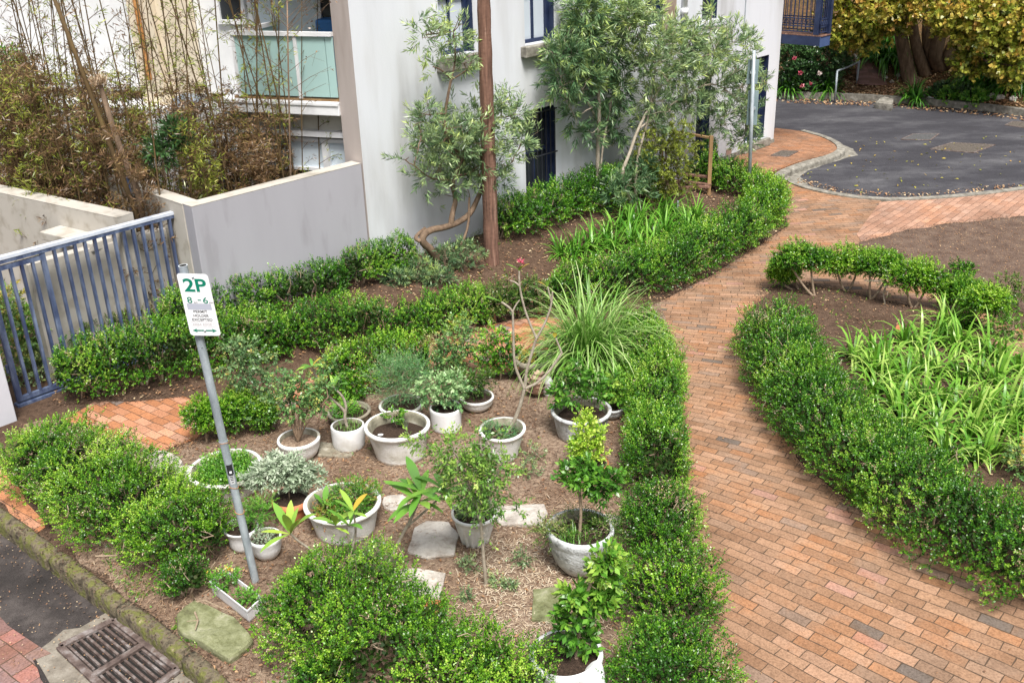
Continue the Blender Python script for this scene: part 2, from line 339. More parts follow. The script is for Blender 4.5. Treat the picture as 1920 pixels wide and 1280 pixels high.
WALLG = nmat('lilac_render', [(.3, (.355, .35, .385)), (.7, (.40, .395, .435))], scale=1.2, bump=.08, bscale=60, rough=.85, stretch=(1, 1, .25), second=(5, 9, [(.30, (.80, .79, .78)), (.43, (1, 1, 1))], .6))
WALLC = nmat('cream_render', [(.25, (.38, .355, .31)), (.5, (.48, .45, .40)), (.75, (.54, .51, .46))], scale=1.5, detail=9, bump=.2, bscale=40, rough=.9, second=(6, 7, [(.33, (.7, .66, .6)), (.48, (1, 1, 1))], .6))
CREAM = nmat('cream_wall', [(.3, (.66, .57, .44)), (.7, (.76, .67, .53))], scale=1.2, bump=.1, rough=.85)
TANW = nmat('tan_wall', [(.3, (.42, .37, .27)), (.7, (.54, .48, .37))], scale=1.5, bump=.1, rough=.85)
WHITE = nmat('white_paint', [(.3, (.70, .71, .73)), (.7, (.80, .81, .82))], scale=3, bump=.05, rough=.6)
POT = nmat('rough_white_pot', [(.22, (.52, .51, .48)), (.38, (.73, .73, .71)), (.7, (.82, .82, .80))], scale=7, detail=10, bump=.6, bscale=75, rough=.85, nrough=.7, second=(3.5, 10, [(.34, (.42, .39, .31)), (.42, (.80, .78, .72)), (.50, (1, 1, 1))], .85), bdist=.012)
POTS = nmat('smooth_white_pot', [(.3, (.68, .68, .68)), (.7, (.76, .77, .78))], scale=6, bump=.25, bscale=60, rough=.6, second=(3, 8, [(.3, (.65, .62, .55)), (.42, (1, 1, 1))], .7))
POTG = nmat('weathered_grey_pot', [(.25, (.16, .16, .13)), (.42, (.40, .41, .40)), (.58, (.60, .62, .64)), (.75, (.70, .72, .75))], scale=6, detail=12, bump=.8, bscale=50, rough=.85, nrough=.8, second=(14, 8, [(.34, (.35, .35, .33)), (.46, (1, 1, 1))], .8))
POTU = nmat('old_stone_urn', [(.3, (.16, .14, .10)), (.55, (.30, .27, .21)), (.75, (.45, .42, .35))], scale=12, detail=10, bump=1., bscale=50, rough=.95)
POTIN = nmat('pot_inside', [(.3, (.14, .13, .09)), (.55, (.30, .28, .21)), (.75, (.48, .46, .40))], scale=9, detail=9, bump=.5, rough=.95)
TERRA = nmat('terracotta', [(.3, (.38, .13, .06)), (.7, (.56, .23, .11))], scale=6, bump=.2, rough=.8)
STONE = nmat('flagstone', [(.28, (.16, .13, .105)), (.42, (.36, .32, .28)), (.55, (.50, .465, .42)), (.75, (.62, .58, .53))], scale=6, detail=12, bump=.8, bscale=25, rough=.9, nrough=.7, bdist=.02)
MOSS = nmat('mossy_stone', [(.32, (.03, .024, .016)), (.42, (.09, .075, .05)), (.49, (.17, .14, .095)), (.55, (.12, .125, .035)), (.64, (.18, .18, .06)), (.74, (.36, .29, .20))], scale=9, detail=12, bump=1., bscale=30, rough=.95, nrough=.7, bdist=.02)
MOSSB = nmat('mossy_slab', [(.30, (.07, .065, .035)), (.44, (.15, .16, .075)), (.56, (.24, .25, .14)), (.74, (.42, .40, .31))], scale=6, detail=12, bump=.7, bscale=30, rough=.95, nrough=.7, bdist=.02)
KERB = nmat('kerb_concrete', [(.3, (.12, .11, .09)), (.55, (.26, .245, .21)), (.75, (.42, .40, .35))], scale=10, detail=10, bump=.5, rough=.9)
ASPH = nmat('asphalt_dark', [(.30, (.032, .031, .036)), (.48, (.047, .046, .054)), (.60, (.085, .084, .092)), (.76, (.19, .185, .195))], scale=.55, detail=12, bump=.6, bscale=140, rough=.85, nrough=.72, stretch=(1, 1.8, 1), second=(60, 4, [(.3, (.65, .65, .65)), (.6, (1.15, 1.15, 1.15))], .7), bdist=.006)
ASPH2 = nmat('asphalt_near', [(.32, (.022, .019, .018)), (.5, (.045, .038, .036)), (.65, (.10, .086, .08)), (.8, (.22, .19, .17))], scale=1.5, detail=12, bump=.8, bscale=120, rough=.9, nrough=.7, second=(90, 4, [(.3, (.6, .6, .6)), (.6, (1.2, 1.2, 1.2))], .7), bdist=.006)
CONC = nmat('drain_concrete', [(.3, (.11, .095, .075)), (.5, (.21, .185, .15)), (.75, (.36, .33, .28))], scale=6, detail=12, bump=.6, bscale=60, rough=.9, nrough=.7)
RUST = nmat('rusty_iron', [(.3, (.07, .05, .045)), (.5, (.16, .12, .105)), (.72, (.34, .31, .30))], scale=14, bump=.5, rough=.75, metal=.3)
BLACK = plain('void', (.012, .011, .010), .9)
NAVY = nmat('navy_paint', [(.3, (.012, .02, .055)), (.7, (.03, .045, .10))], scale=6, bump=.1, rough=.4)
IRON = nmat('blue_grey_paint', [(.3, (.03, .042, .10)), (.48, (.075, .10, .18)), (.7, (.19, .235, .34))], scale=9, bump=.2, rough=.4, stretch=(1, 1, .35))
IRONL = nmat('pale_rail_paint', [(.3, (.45, .50, .60)), (.7, (.68, .72, .80))], scale=8, bump=.1, rough=.35)
GALV = nmat('galvanised_steel', [(.3, (.26, .30, .33)), (.5, (.38, .43, .47)), (.7, (.54, .60, .64))], scale=14, bump=.15, rough=.45, metal=.25, stretch=(1, 1, .3))
BLK = plain('black_iron', (.02, .022, .03), .45)
TIMBER = nmat('red_brown_timber', [(.28, (.07, .045, .035)), (.45, (.17, .095, .07)), (.6, (.26, .145, .105)), (.75, (.46, .35, .28))], scale=34, detail=10, bump=.8, bscale=30, stretch=(1, 1, .05), rough=.85, second=(3, 5, [(.3, (.7, .65, .6)), (.6, (1, 1, 1))], .7))
STAKE = nmat('stake_timber', [(.3, (.22, .13, .06)), (.7, (.40, .26, .13))], scale=10, bump=.4, stretch=(1, 1, .15))
GLASS = plain('window_curtain_glass', (.55, .61, .68), .12)
GLASSD = plain('dark_window_glass', (.03, .035, .04), .08, spec=.8)
AQUA = plain('aqua_frosted_glass', (.38, .56, .54), .2)
BLIND = nmat('window_blind', [(.3, (.62, .72, .80)), (.7, (.74, .82, .88))], scale=2, bump=0, rough=.5, stretch=(.3, .3, 8))
SIGNW = plain('sign_white', (.80, .81, .83), .35)
SIGNG = plain('sign_green', (.0, .19, .12), .4)
SIGNGR = plain('sign_grey', (.42, .44, .52), .5)
SIGNK = plain('sign_black', (.05, .05, .055), .5)
SIGNF = plain('sign_faded', (.42, .37, .39), .5)
STICK = plain('sticker_black', (.02, .02, .025), .5)
PLAST = plain('white_plastic', (.72, .73, .75), .35)
RUSTP = nmat('rust_pipe', [(.3, (.36, .14, .04)), (.7, (.55, .28, .10))], scale=8, bump=.3)
SHEET = nmat('pale_roof_sheet', [(.3, (.55, .56, .57)), (.7, (.66, .67, .68))], scale=3, bump=.1, rough=.5)
GREYB = nmat('grey_blue_sheet', [(.3, (.26, .31, .38)), (.7, (.34, .40, .46))], scale=3, bump=.1, rough=.5)
BR_MAIN = brickmat('path_brick', polar=(-6.2, 13.9, 10.3), bh=.09, bw=.225, stain=.85)
BR_SIDE = brickmat('side_path_brick', az=128, origin=(-4, 8), bh=.105, bw=.2, cols=[(0, (.42, .185, .09)), (.35, (.48, .23, .13)), (.6, (.52, .27, .17)), (.8, (.44, .25, .17)), (.93, (.24, .19, .17))])
BR_APR = brickmat('apron_brick', az=41.5, bh=.11, bw=.23, cols=[(0, (.37, .215, .15)), (.4, (.41, .25, .18)), (.8, (.44, .28, .21)), (.95, (.33, .21, .16))], stain=.8)
BR_PAV = brickmat('corner_paving_brick', az=134, bh=.09, bw=.22, cols=[(0, (.29, .155, .09)), (.5, (.34, .185, .11)), (.85, (.27, .16, .105))], stain=1.)
BR_PINK = brickmat('pink_street_brick', az=128, bh=.16, bw=.18, cols=[(0, (.20, .12, .11)), (.3, (.26, .17, .16)), (.6, (.22, .165, .165)), (.85, (.30, .15, .13))], stain=1.)
# ------------------------------------------------------------------ ground sheets
def dense(pts, step=.25):
    out = []
    for i in range(len(pts)):
        a = np.array(pts[i][:2]); b = np.array(pts[(i+1) % len(pts)][:2]); k = max(1, int(np.linalg.norm(b-a)/step))
        out += [a+(b-a)*j/k for j in range(k)]
    return np.array(out)
def smooth_closed(pts, it=2):
    p = np.array([q[:2] for q in pts], float)
    for _ in range(it):
        n = np.roll(p, -1, 0); p = np.stack([p*.75+n*.25, p*.25+n*.75], 1).reshape(-1, 2)
    return p
def sheet(name, poly, z, mat, sm=0, jit=0., kind='structure', seed=1, skirt=.05):
    p = smooth_closed(poly, sm) if sm else np.array([q[:2] for q in poly], float)
    if jit:
        p = dense(p, .12); q = np.c_[p, np.zeros(len(p))]
        p = p+np.c_[snoise(q, 3.5, seed), snoise(q, 3.5, seed+1)]*jit+np.c_[snoise(q, 11, seed+2), snoise(q, 11, seed+3)]*jit*.4
    import bmesh
    bm = bmesh.new(); vs = [bm.verts.new((x, y, z)) for x, y in p]; f = bm.faces.new(vs)
    if f.normal.z < 0: f.normal_flip()
    r = bmesh.ops.extrude_face_region(bm, geom=[f]); [setattr(v.co, 'z', z-skirt) for v in vs]
    bmesh.ops.recalc_face_normals(bm, faces=bm.faces)
    me = bpy.data.meshes.new(name); bm.to_mesh(me); bm.free()
    o = link(name, me, None, mat); tag(o, kind=kind); return o
def inpoly(P, poly):
    x, y = P[:, 0], P[:, 1]; c = np.zeros(len(P), bool); n = len(poly)
    for i in range(n):
        x0, y0 = poly[i][:2]; x1, y1 = poly[(i+1) % n][:2]
        t = ((y0 > y) != (y1 > y)) & (x < (x1-x0)*(y-y0)/(y1-y0+1e-12)+x0); c ^= t
    return c
def gp(l, z=0.): return [G(a, b, z) for a, b in l]
def scatter(rg, poly, n):
    p = np.array([q[:2] for q in poly]); lo, hi = p.min(0), p.max(0); out = np.zeros((0, 2))
    while len(out) < n:
        q = rg.uniform(lo, hi, (n*2, 2)); out = np.r_[out, q[inpoly(q, p)]]
    return out[:n]
KL = [G(-260, 780), G(0, 953), G(82, 1014), G(204, 1104), G(345, 1205), G(420, 1272), G(620, 1480), G(900, 1800)]   # back edge of the sandstone kerb
# wide ground: level garden, cut along the kerb of the lower street
import bmesh
far = 260.
gpoly = [(p[0], p[1]) for p in KL]+[(2.0, -6), (far, -6), (far, far), (-far, far), (-far, 16)]
gp0 = [(-far, 18)]+[(p[0], p[1]) for p in KL]+[(1.0, -12), (far, -12), (far, far), (-far, far)]
sheet('ground', gp0, 0., SOIL, skirt=.1)
STZ = -.135
sheet('street', [(-far, 16.5)]+[(p[0]+.15, p[1]+.12) for p in KL]+[(1.2, -12), (-far, -12)], STZ, ASPH2, skirt=.3)
pathpoly = gp([(1300, 1500), (1300, 1150), (1285, 1000), (1275, 850), (1255, 700), (1215, 610), (1238, 566), (1330, 520), (1430, 455), (1478, 424), (1466, 380), (1440, 338), (1462, 326), (1482, 342), (1510, 354), (1570, 367), (1650, 375),
               (1690, 440), (1615, 462), (1600, 480), (1760, 545), (1960, 640), (2100, 700), (2600, 1050), (3000, 1400), (3000, 1900), (2200, 1700)])
sheet('brick_path', pathpoly, .006, BR_MAIN)
sheet('brick_apron', gp([(1650, 380), (1700, 376), (1800, 370), (1920, 356), (2150, 322), (2250, 400), (1920, 420), (1790, 428), (1690, 446), (1622, 466), (1606, 440)]), .012, BR_APR)
sheet('side_brick_path', gp([(100, 800), (180, 752), (380, 733), (560, 690), (760, 640), (960, 600), (1060, 596), (1110, 640), (1000, 705), (800, 700), (640, 742), (500, 775), (400, 800), (370, 828), (300, 850), (240, 845)]), .010, BR_SIDE, jit=.03, seed=5)
sheet('kerbside_brick_strip', [KL[0]+[.03, .03, 0], KL[1]+[.03, .03, 0], G(60, 1004), G(90, 985), G(50, 930), G(10, 890), G(-200, 740)], .008, BR_SIDE, jit=.03, seed=9)
sheet('back_garden_bed', gp([(100, 758), (200, 757), (330, 745), (560, 684), (760, 632), (960, 592), (1240, 560), (1330, 522), (1400, 478), (1465, 432), (1470, 400), (1440, 345), (1400, 330), (1330, 322), (900, 445), (600, 560), (95, 700)]), .016, SOIL, jit=.05, seed=11)
mulchpoly = gp([(300, 850), (372, 830), (410, 805), (500, 780), (640, 748), (800, 705), (1000, 712), (1050, 670), (1130, 610), (1236, 570), (1250, 630), (1264, 720), (1282, 850), (1300, 1000), (1318, 1150), (1325, 1500), (800, 1560), (560, 1380), (440, 1290), (330, 1190), (220, 1110), (110, 1020), (60, 900), (40, 800), (120, 790)])
sheet('garden_bed', mulchpoly, .016, MULCH, jit=.05, seed=21)
rbed = gp([(1400, 660), (1412, 590), (1440, 545), (1500, 530), (1600, 552), (1740, 585), (1860, 650), (1900, 700), (2000, 740), (2200, 850), (2600, 1000), (2900, 1300), (2600, 1290), (2200, 1180), (1930, 1092), (1800, 1052), (1700, 1010), (1600, 950), (1500, 860), (1430, 750)])
sheet('right_garden_bed', rbed, .018, SOIL, jit=.05, seed=31)
dirtp = gp([(1606, 462), (1650, 446), (1700, 432), (1780, 421), (1860, 413), (1920, 408), (2250, 396), (2350, 620), (2000, 600), (1900, 585), (1800, 555), (1700, 520), (1630, 490)])
sheet('bare_dirt_bed', dirtp, .022, DIRT, jit=.05, seed=41)
FP0 = G(1450, 275); FA = R(44); FU = np.array([math.sin(FA), math.cos(FA), 0]); FN = np.array([FU[1], -FU[0], 0])
def berm(x, y):
    """soil mounded against the building and the lilac wall"""
    x = np.asarray(x, float); y = np.asarray(y, float); u = (x-FP0[0])*FU[0]+(y-FP0[1])*FU[1]; n = (x-FP0[0])*FN[0]+(y-FP0[1])*FN[1]
    ss = lambda t: np.clip(t, 0, 1)**2*(3-2*np.clip(t, 0, 1))
    return .30*ss((1.55-n)/1.1)*ss((-3.5-u)/1.1)*ss((u+13.8)/1.0)*(n > -.3)
def GS(px, py):
    z = 0.
    for _ in range(12): q = G(px, py, z); z = .5*z+.5*float(berm(q[0], q[1]))
    return G(px, py, z)
_us = np.linspace(-14, -3.3, 110); _ns = np.linspace(-.02, 1.6, 26); _V = []
for _n in _ns:
    for _q in _us:
        a_ = FP0*[1, 1, 0]+FU*_q+FN*_n; zz = float(berm(a_[0], a_[1])); e_ = .022 if zz > .004 else -.03
        _V.append([a_[0], a_[1], zz+e_+.012*float(snoise(a_[None], 4, 5)[0])*min(1, zz*8)])
tag(npmesh('soil_mound', np.array(_V), np.array([[j*110+i, j*110+i+1, (j+1)*110+i+1, (j+1)*110+i] for j in range(25) for i in range(109)]), SOIL, smooth=True), kind='structure')
# bottom-left street surfaces
sheet('drain_surround', gp([(60, 1225), (120, 1180), (150, 1178), (215, 1142), (260, 1175), (400, 1280), (520, 1400), (300, 1500), (120, 1330)], STZ), STZ+.008, CONC, jit=.02, seed=3)
sheet('street_bricks', gp([(-80, 1100), (0, 1158), (70, 1210), (95, 1225), (60, 1240), (110, 1330), (60, 1500), (-300, 1400)], STZ), STZ+.012, BR_PINK, jit=.015, seed=6)
# cul-de-sac
RZ = .002
kerbfar = gp([(1380, 180), (1455, 184), (1560, 188), (1640, 192), (1700, 196), (1800, 204), (1920, 219), (2200, 262)])
road = gp([(1440, 262), (1500, 247), (1545, 262), (1572, 282), (1560, 296), (1500, 310), (1460, 324), (1480, 340), (1510, 352), (1570, 364), (1640, 373), (1700, 374), (1800, 368), (1920, 354), (2200, 312), (2600, 250)])
sheet('road', [*road, *[p for p in kerbfar[::-1]], G(1300, 190)], .004, ASPH, seed=51)
PZ = .10
pav = gp([(1372, 300), (1420, 262), (1455, 240), (1520, 248), (1560, 264), (1572, 280), (1552, 290), (1500, 302), (1458, 318), (1440, 326), (1380, 330)], PZ)
sheet('corner_pavement', pav, PZ, BR_PAV, skirt=.2)
def kerbrun(name, pts, w, h, z0, mat, label=None, closed=False, r=.02, side=1):
    pts = np.array([p[:2] for p in pts]); n = len(pts); t = np.gradient(pts, axis=0); t /= np.linalg.norm(t, axis=1)[:, None]
    s = np.c_[t[:, 1], -t[:, 0]]*side; prof = [(0, 0), (0, h), (w*.75, h), (w*.93, h*.9), (w, h*.7), (w, 0)]
    vs = []
    for i in range(n):
        for a, z in prof: vs.append((pts[i][0]+s[i][0]*a, pts[i][1]+s[i][1]*a, z0+z))
    k = len(prof); mb = MB(); fs = [(i*k+j, i*k+j+1, (i+1)*k+j+1, (i+1)*k+j) for i in range(n-1) for j in range(k-1)]
    fs += [tuple(range(k)), tuple((n-1)*k+j for j in range(k-1, -1, -1))]
    mb.add(vs, fs); o = mb.build(name, mat); me = o.data
    bm = bmesh.new(); bm.from_mesh(me); bmesh.ops.recalc_face_normals(bm, faces=bm.faces); bm.to_mesh(me); bm.free()
    return o
def chaikin(p, it=2):
    p = np.array([q[:2] for q in p], float)
    for _ in range(it):
        q = [p[0]]
        for i in range(len(p)-1): q += [p[i]*.75+p[i+1]*.25, p[i]*.25+p[i+1]*.75]
        q.append(p[-1]); p = np.array(q)
    return p
tag(kerbrun('kerb', chaikin(gp([(1500, 246), (1545, 258), (1574, 276), (1560, 290), (1505, 304), (1462, 320), (1450, 330)], PZ)), .16, .115, .002, KERB, side=-1), kind='structure')
tag(kerbrun('edge_kerb', chaikin(gp([(1450, 322), (1464, 334), (1480, 345), (1510, 356), (1570, 369), (1640, 377), (1700, 378), (1800, 372), (1920, 358), (2200, 316)])), .16, .03, .0, KERB, side=-1), kind='structure')
tag(kerbrun('far_kerb', chaikin(kerbfar), .2, .16, .0, KERB, side=-1), kind='structure')
# gutter concrete at the corner
sheet('gutter', gp([(1500, 247), (1540, 256), (1600, 280), (1608, 292), (1560, 305), (1520, 318), (1500, 332), (1520, 348), (1490, 344), (1462, 326), (1500, 312), (1560, 294), (1576, 282)]), .008, KERB, jit=.02, seed=8)
# sandstone kerb of the lower street: individual stones
rg = np.random.RandomState(5)
kst = chaikin(KL, 1); d = np.r_[0, np.cumsum(np.linalg.norm(np.diff(kst, axis=0), axis=1))]
cuts = []
for q in ((-100, 890), (84, 1030), (205, 1112), (355, 1226), (470, 1340), (640, 1500)):
    g = G(*q)[:2]; cuts.append(d[np.argmin(np.linalg.norm(kst-g, axis=1))])
dd = np.linspace(0, d[-1], 400); kx = np.c_[np.interp(dd, d, kst[:, 0]), np.interp(dd, d, kst[:, 1])]
lab = ['far left beyond the first joint', 'at the left edge beside the brick strip', 'between two joints below the long hedge', 'long and mossy, behind the drain grate', 'cracked end, beside the mossy slab', 'at the bottom edge under the bright hedge', 'out beyond the slab']
bounds = [0]+cuts+[d[-1]]
for i in range(len(bounds)-1):
    a, b = bounds[i]+.016, bounds[i+1]-.016
    if b-a < .2: continue
    ss = np.arange(a, b, .04); pts = np.c_[np.interp(ss, d, kst[:, 0]), np.interp(ss, d, kst[:, 1])]
    t = np.gradient(pts, axis=0); t /= np.linalg.norm(t, axis=1)[:, None]; s = np.c_[t[:, 1], -t[:, 0]]
    if s[0][1] > 0: s = -s
    prof = [(-.02, -.3), (-.02, .01), (.0, .02), (.03, .022), (.065, .020), (.085, .010), (.096, -.008), (.102, -.04), (.105, -.09), (.108, -.16), (.108, -.3)]; vs = []
    n = len(ss); k = len(prof)
    for j in range(n):
        e = min(1., .75+min(j, n-1-j)*.12)
        for aa, z in prof:
            p = np.array([pts[j][0]+s[j][0]*aa, pts[j][1]+s[j][1]*aa, z*e if z > 0 else z])
            q = float(snoise(p[None], 3., 60)[0])*.009+float(snoise(p[None], 14., 61)[0])*.006
            p[:2] += s[j]*q; p[2] += q*.7 if z > -.25 else 0; vs.append(p)
    mb = MB(); mb.add(vs, [(u*k+v, u*k+v+1, (u+1)*k+v+1, (u+1)*k+v) for u in range(n-1) for v in range(k-1)]+[tuple(range(k)), tuple((n-1)*k+j for j in range(k-1, -1, -1))])
    o = mb.build('kerb_stone', MOSS, smooth=True); bm = bmesh.new(); bm.from_mesh(o.data); bmesh.ops.recalc_face_normals(bm, faces=bm.faces); bm.to_mesh(o.data); bm.free()
    tag(o, 'mossy sandstone kerb block '+lab[i], 'kerb stone', 'mossy kerb stones along the street')
# ------------------------------------------------------------------ bank behind the cul-de-sac
def bank_z(x, y):
    # distance behind the far kerb (roughly along +y)
    kx_ = [p[0] for p in kerbfar]; ky = [p[1] for p in kerbfar]
    yk = np.interp(x, kx_, ky); dpt = y-yk-.2
    z = .13+np.clip(dpt, 0, 3)*.10+np.clip(dpt-1.2, 0, 30)*.42
    p = np.c_[x, y, np.zeros_like(x)]
    return z+snoise(p, .8, 70)*.12*np.clip(dpt, 0, 1)
xs = np.linspace(kerbfar[0][0]-14, kerbfar[-1][0]+10, 90); vs = []; fs = []
ts = np.r_[np.linspace(.2, 6, 40), np.linspace(7, 40, 12)]
kxx = np.array([p[0] for p in kerbfar]); kyy = np.array([p[1] for p in kerbfar])
XX, TT = np.meshgrid(xs, ts); YY = np.interp(XX, kxx, kyy)+TT; ZZ = bank_z(XX.ravel(), YY.ravel())
Vb = np.c_[XX.ravel(), YY.ravel(), ZZ]; nX = len(xs)
Fb = np.array([[j*nX+i, j*nX+i+1, (j+1)*nX+i+1, (j+1)*nX+i] for j in range(len(ts)-1) for i in range(nX-1)])
BANK = nmat('bank_soil', [(.25, (.035, .03, .015)), (.45, (.09, .06, .03)), (.6, (.20, .10, .045)), (.8, (.32, .18, .08))], scale=14, detail=12, bump=1., bscale=40, rough=.95, nrough=.75, bdist=.03, second=(1.5, 4, [(.35, (.5, .6, .35)), (.6, (1, 1, 1))], .7))
tag(npmesh('bank', Vb, Fb, BANK, smooth=True), kind='structure')
def GB(px, py):
    """point of the bank seen at a picture position"""
    d = ray(px, py); t = np.linspace(15, 60, 3000); P = CAM+d[None]*t[:, None]
    z = bank_z(P[:, 0], P[:, 1]); i = np.argmax(P[:, 2] < z); return P[i] if (P[:, 2] < z).any() else G(px, py)
ramp_px = [(1606, 161), (1636, 164), (1664, 163), (1656, 144), (1638, 124), (1616, 108), (1600, 106), (1604, 130)]
rp = [GB(*q) for q in ramp_px]; mb = MB(); n = len(rp)
mb.add([p+np.array([0, 0, .05]) for p in rp]+[np.mean(rp, 0)+np.array([0, 0, .05])], [(i, (i+1) % n, n) for i in range(n)])
BR_BANK = brickmat('hill_path_brick', az=100, bh=.12, bw=.24, cols=[(0, (.13, .07, .055)), (.5, (.19, .105, .09)), (.9, (.11, .07, .06))])
o = mb.build('hill_path', BR_BANK); tag(o, kind='structure')
# ------------------------------------------------------------------ white building
FC = Plane(G(1450, 275), 44)
def part(mb, name, mat, parent, **k): return mb.build(name, mat, parent, **k)
u0, u1, zt = -10.42, -.02, 6.2
bl = empty('white_building', FC.P((u0+u1)/2, 0, 0), 'tall white rendered building with navy windows facing the garden', 'building')
ops = [(-8.97, -8.34, 2.90, 4.3), (-7.32, -6.68, 2.86, 4.2), (-7.37, -6.70, .55, 1.92), (-4.45, -3.95, 2.8, 4.1), (-2.80, -2.33, 2.72, 3.9), (-2.84, -2.40, .2, 1.72), (-1.15, -.42, .26, 1.86)]
us = sorted({u0, u1, *[o[0] for o in ops], *[o[1] for o in ops], *np.arange(-10, 0, 1.)}); zs = sorted({-.2, zt, *[o[2] for o in ops], *[o[3] for o in ops]})
mb = MB(); P = FC.P
def inn(u, z): return any(a < u < b and c < z < d for a, b, c, d in ops)
for i in range(len(us)-1):
    for j in range(len(zs)-1):
        if inn((us[i]+us[i+1])/2, (zs[j]+zs[j+1])/2): continue
        mb.add([P(us[i], 0, zs[j]), P(us[i+1], 0, zs[j]), P(us[i+1], 0, zs[j+1]), P(us[i], 0, zs[j+1])], [(0, 1, 2, 3)])
RV = .16
for a, b, c, d in ops:
    for q in ([(a, c), (a, d)], [(b, d), (b, c)], [(b, c), (a, c)], [(a, d), (b, d)]):
        (ua, za), (ub, zb) = q; mb.add([P(ua, 0, za), P(ub, 0, zb), P(ub, -RV, zb), P(ua, -RV, za)], [(0, 1, 2, 3)])
part(mb, 'wall', WALLW, bl)
mb = MB(); FC.box(mb, u1-.02, u1-.002, -6, -.003, -.2, zt); part(mb, 'side_wall', WALLW, bl)
mb = MB(); FC.box(mb, u0+.01, u1-.02, -6.2, -6, -.2, zt); part(mb, 'rear_wall', WALLW, bl)
mb = MB(); FC.box(mb, u0, u0+.05, -.36, -.002, -.2, zt); FC.box(mb, u0-.0, u0+.05, -6, -.36, 3.9, zt); part(mb, 'end_wall', WALLP, bl)
mb = MB(); FC.box(mb, u0+.06, u1-.03, -5.9, -.02, zt-.2, zt-.02); part(mb, 'roof', KERB, bl)
for a, b, c, d in ops: mb = MB(); FC.box(mb, a-.15, b+.15, -.6, -.55, c-.15, d+.15); part(mb, 'dark_interior', BLACK, bl)
def window(a, b, c, d, glass, fm, mid=True, vmid=False, fw=.05, bars=False, sill=None):
    w_ = MB(); nn = -RV
    FC.box(w_, a+.004, a+fw, nn-.05, nn+.05, c+.004, d-.004); FC.box(w_, b-fw, b-.004, nn-.05, nn+.05, c+.004, d-.004)
    FC.box(w_, a+fw, b-fw, nn-.05, nn+.05, c+.004, c+fw); FC.box(w_, a+fw, b-fw, nn-.05, nn+.05, d-fw, d-.004)
    zm = c+(d-c)*.52
    if mid: FC.box(w_, a+fw, b-fw, nn-.035, nn+.035, zm-.025, zm+.025)
    if vmid: FC.box(w_, (a+b)/2-.015, (a+b)/2+.015, nn-.03, nn+.03, c+fw, d-fw)
    f = part(w_, 'window', fm, bl)
    g = MB(); FC.box(g, a+fw-.01, b-fw+.01, nn-.012, nn-.004, c+fw-.01, d-fw+.01); part(g, 'pane', glass, f)
    # painted reveal on the side away from the camera
    r = MB(); FC.box(r, b-.012, b-.003, nn+.052, -.004, c+.01, d-.01); part(r, 'reveal_lining', fm, f)
    if bars:
        q = MB()
        for i in range(7):
            u = a+.03+(b-a-.06)*i/6; p0, p1 = FC.P(u, .03, c+.0), FC.P(u, .03, d-.03); q.tube([p0, p1], .009, 6)
        for z in (c+.02, zm-.05, d-.05): q.tube([FC.P(a-.02, .03, z), FC.P(b+.02, .03, z)], .012, 6)
        part(q, 'security_bars', BLK, f)
    if sill:
        sx0, sx1, sz0, sz1, dp = sill; q = MB(); FC.box(q, sx0, sx1, .002, dp, sz0, sz1); part(q, 'sill', KERB if dp > .05 else WALLW, bl, bevel=.012)
    return f
window(*ops[0], GLASS, NAVY, vmid=True, sill=(-9.06, -8.28, 2.72, 2.89, .12))
window(*ops[1], GLASS, NAVY, vmid=True, sill=(-7.42, -6.28, 2.70, 2.85, .12))
window(*ops[2], GLASSD, NAVY, vmid=True, bars=True)
# cream curtain strips behind the barred window
q = MB(); FC.box(q, -7.3, -7.08, -.3, -.26, .6, 1.85); FC.box(q, -6.98, -6.85, -.3, -.26, .6, 1.85); part(q, 'curtain', CREAM, bl)
window(*ops[3], GLASSD, NAVY); window(*ops[4], GLASSD, NAVY, sill=(-2.86, -2.1, 2.60, 2.715, .04)); window(*ops[5], GLASSD, NAVY, sill=None); window(*ops[6], GLASSD, NAVY, vmid=True, sill=(-1.25, -.3, .10, .25, .10))
q = MB(); FC.box(q, -3.95, -3.62, .002, .03, 2.5, zt); part(q, 'brown_panel', nmat('stained_panel', [(.3, (.22, .15, .11)), (.7, (.42, .36, .30))], scale=6, stretch=(1, 1, .2)), bl)
q = MB(); q.tube([FC.P(-3.42, .06, 2.45), FC.P(-3.42, .06, zt)], .045, 10); q.tube([FC.P(-3.42, .06, 2.9), FC.P(-3.42, .06, 3.0)], .06, 10); part(q, 'downpipe', WHITE, bl, smooth=True)
q = MB(); q.tube([FC.P(-1.40, .012, 1.9), FC.P(-1.41, .012, 2.8), FC.P(-1.39, .012, zt)], .008, 6); part(q, 'cable', GALV, bl)
q = MB(); FC.box(q, -3.0, -.03, .002, .03, -.05, .17); part(q, 'plinth', KERB, bl)
q = MB(); FC.box(q, -1.78, -1.6, .002, .012, .10, .28)
part(q, 'air_vent', nmat('vent_terracotta', [(.4, (.25, .12, .08)), (.6, (.5, .4, .35))], scale=60, stretch=(1, 1, 5)), bl)
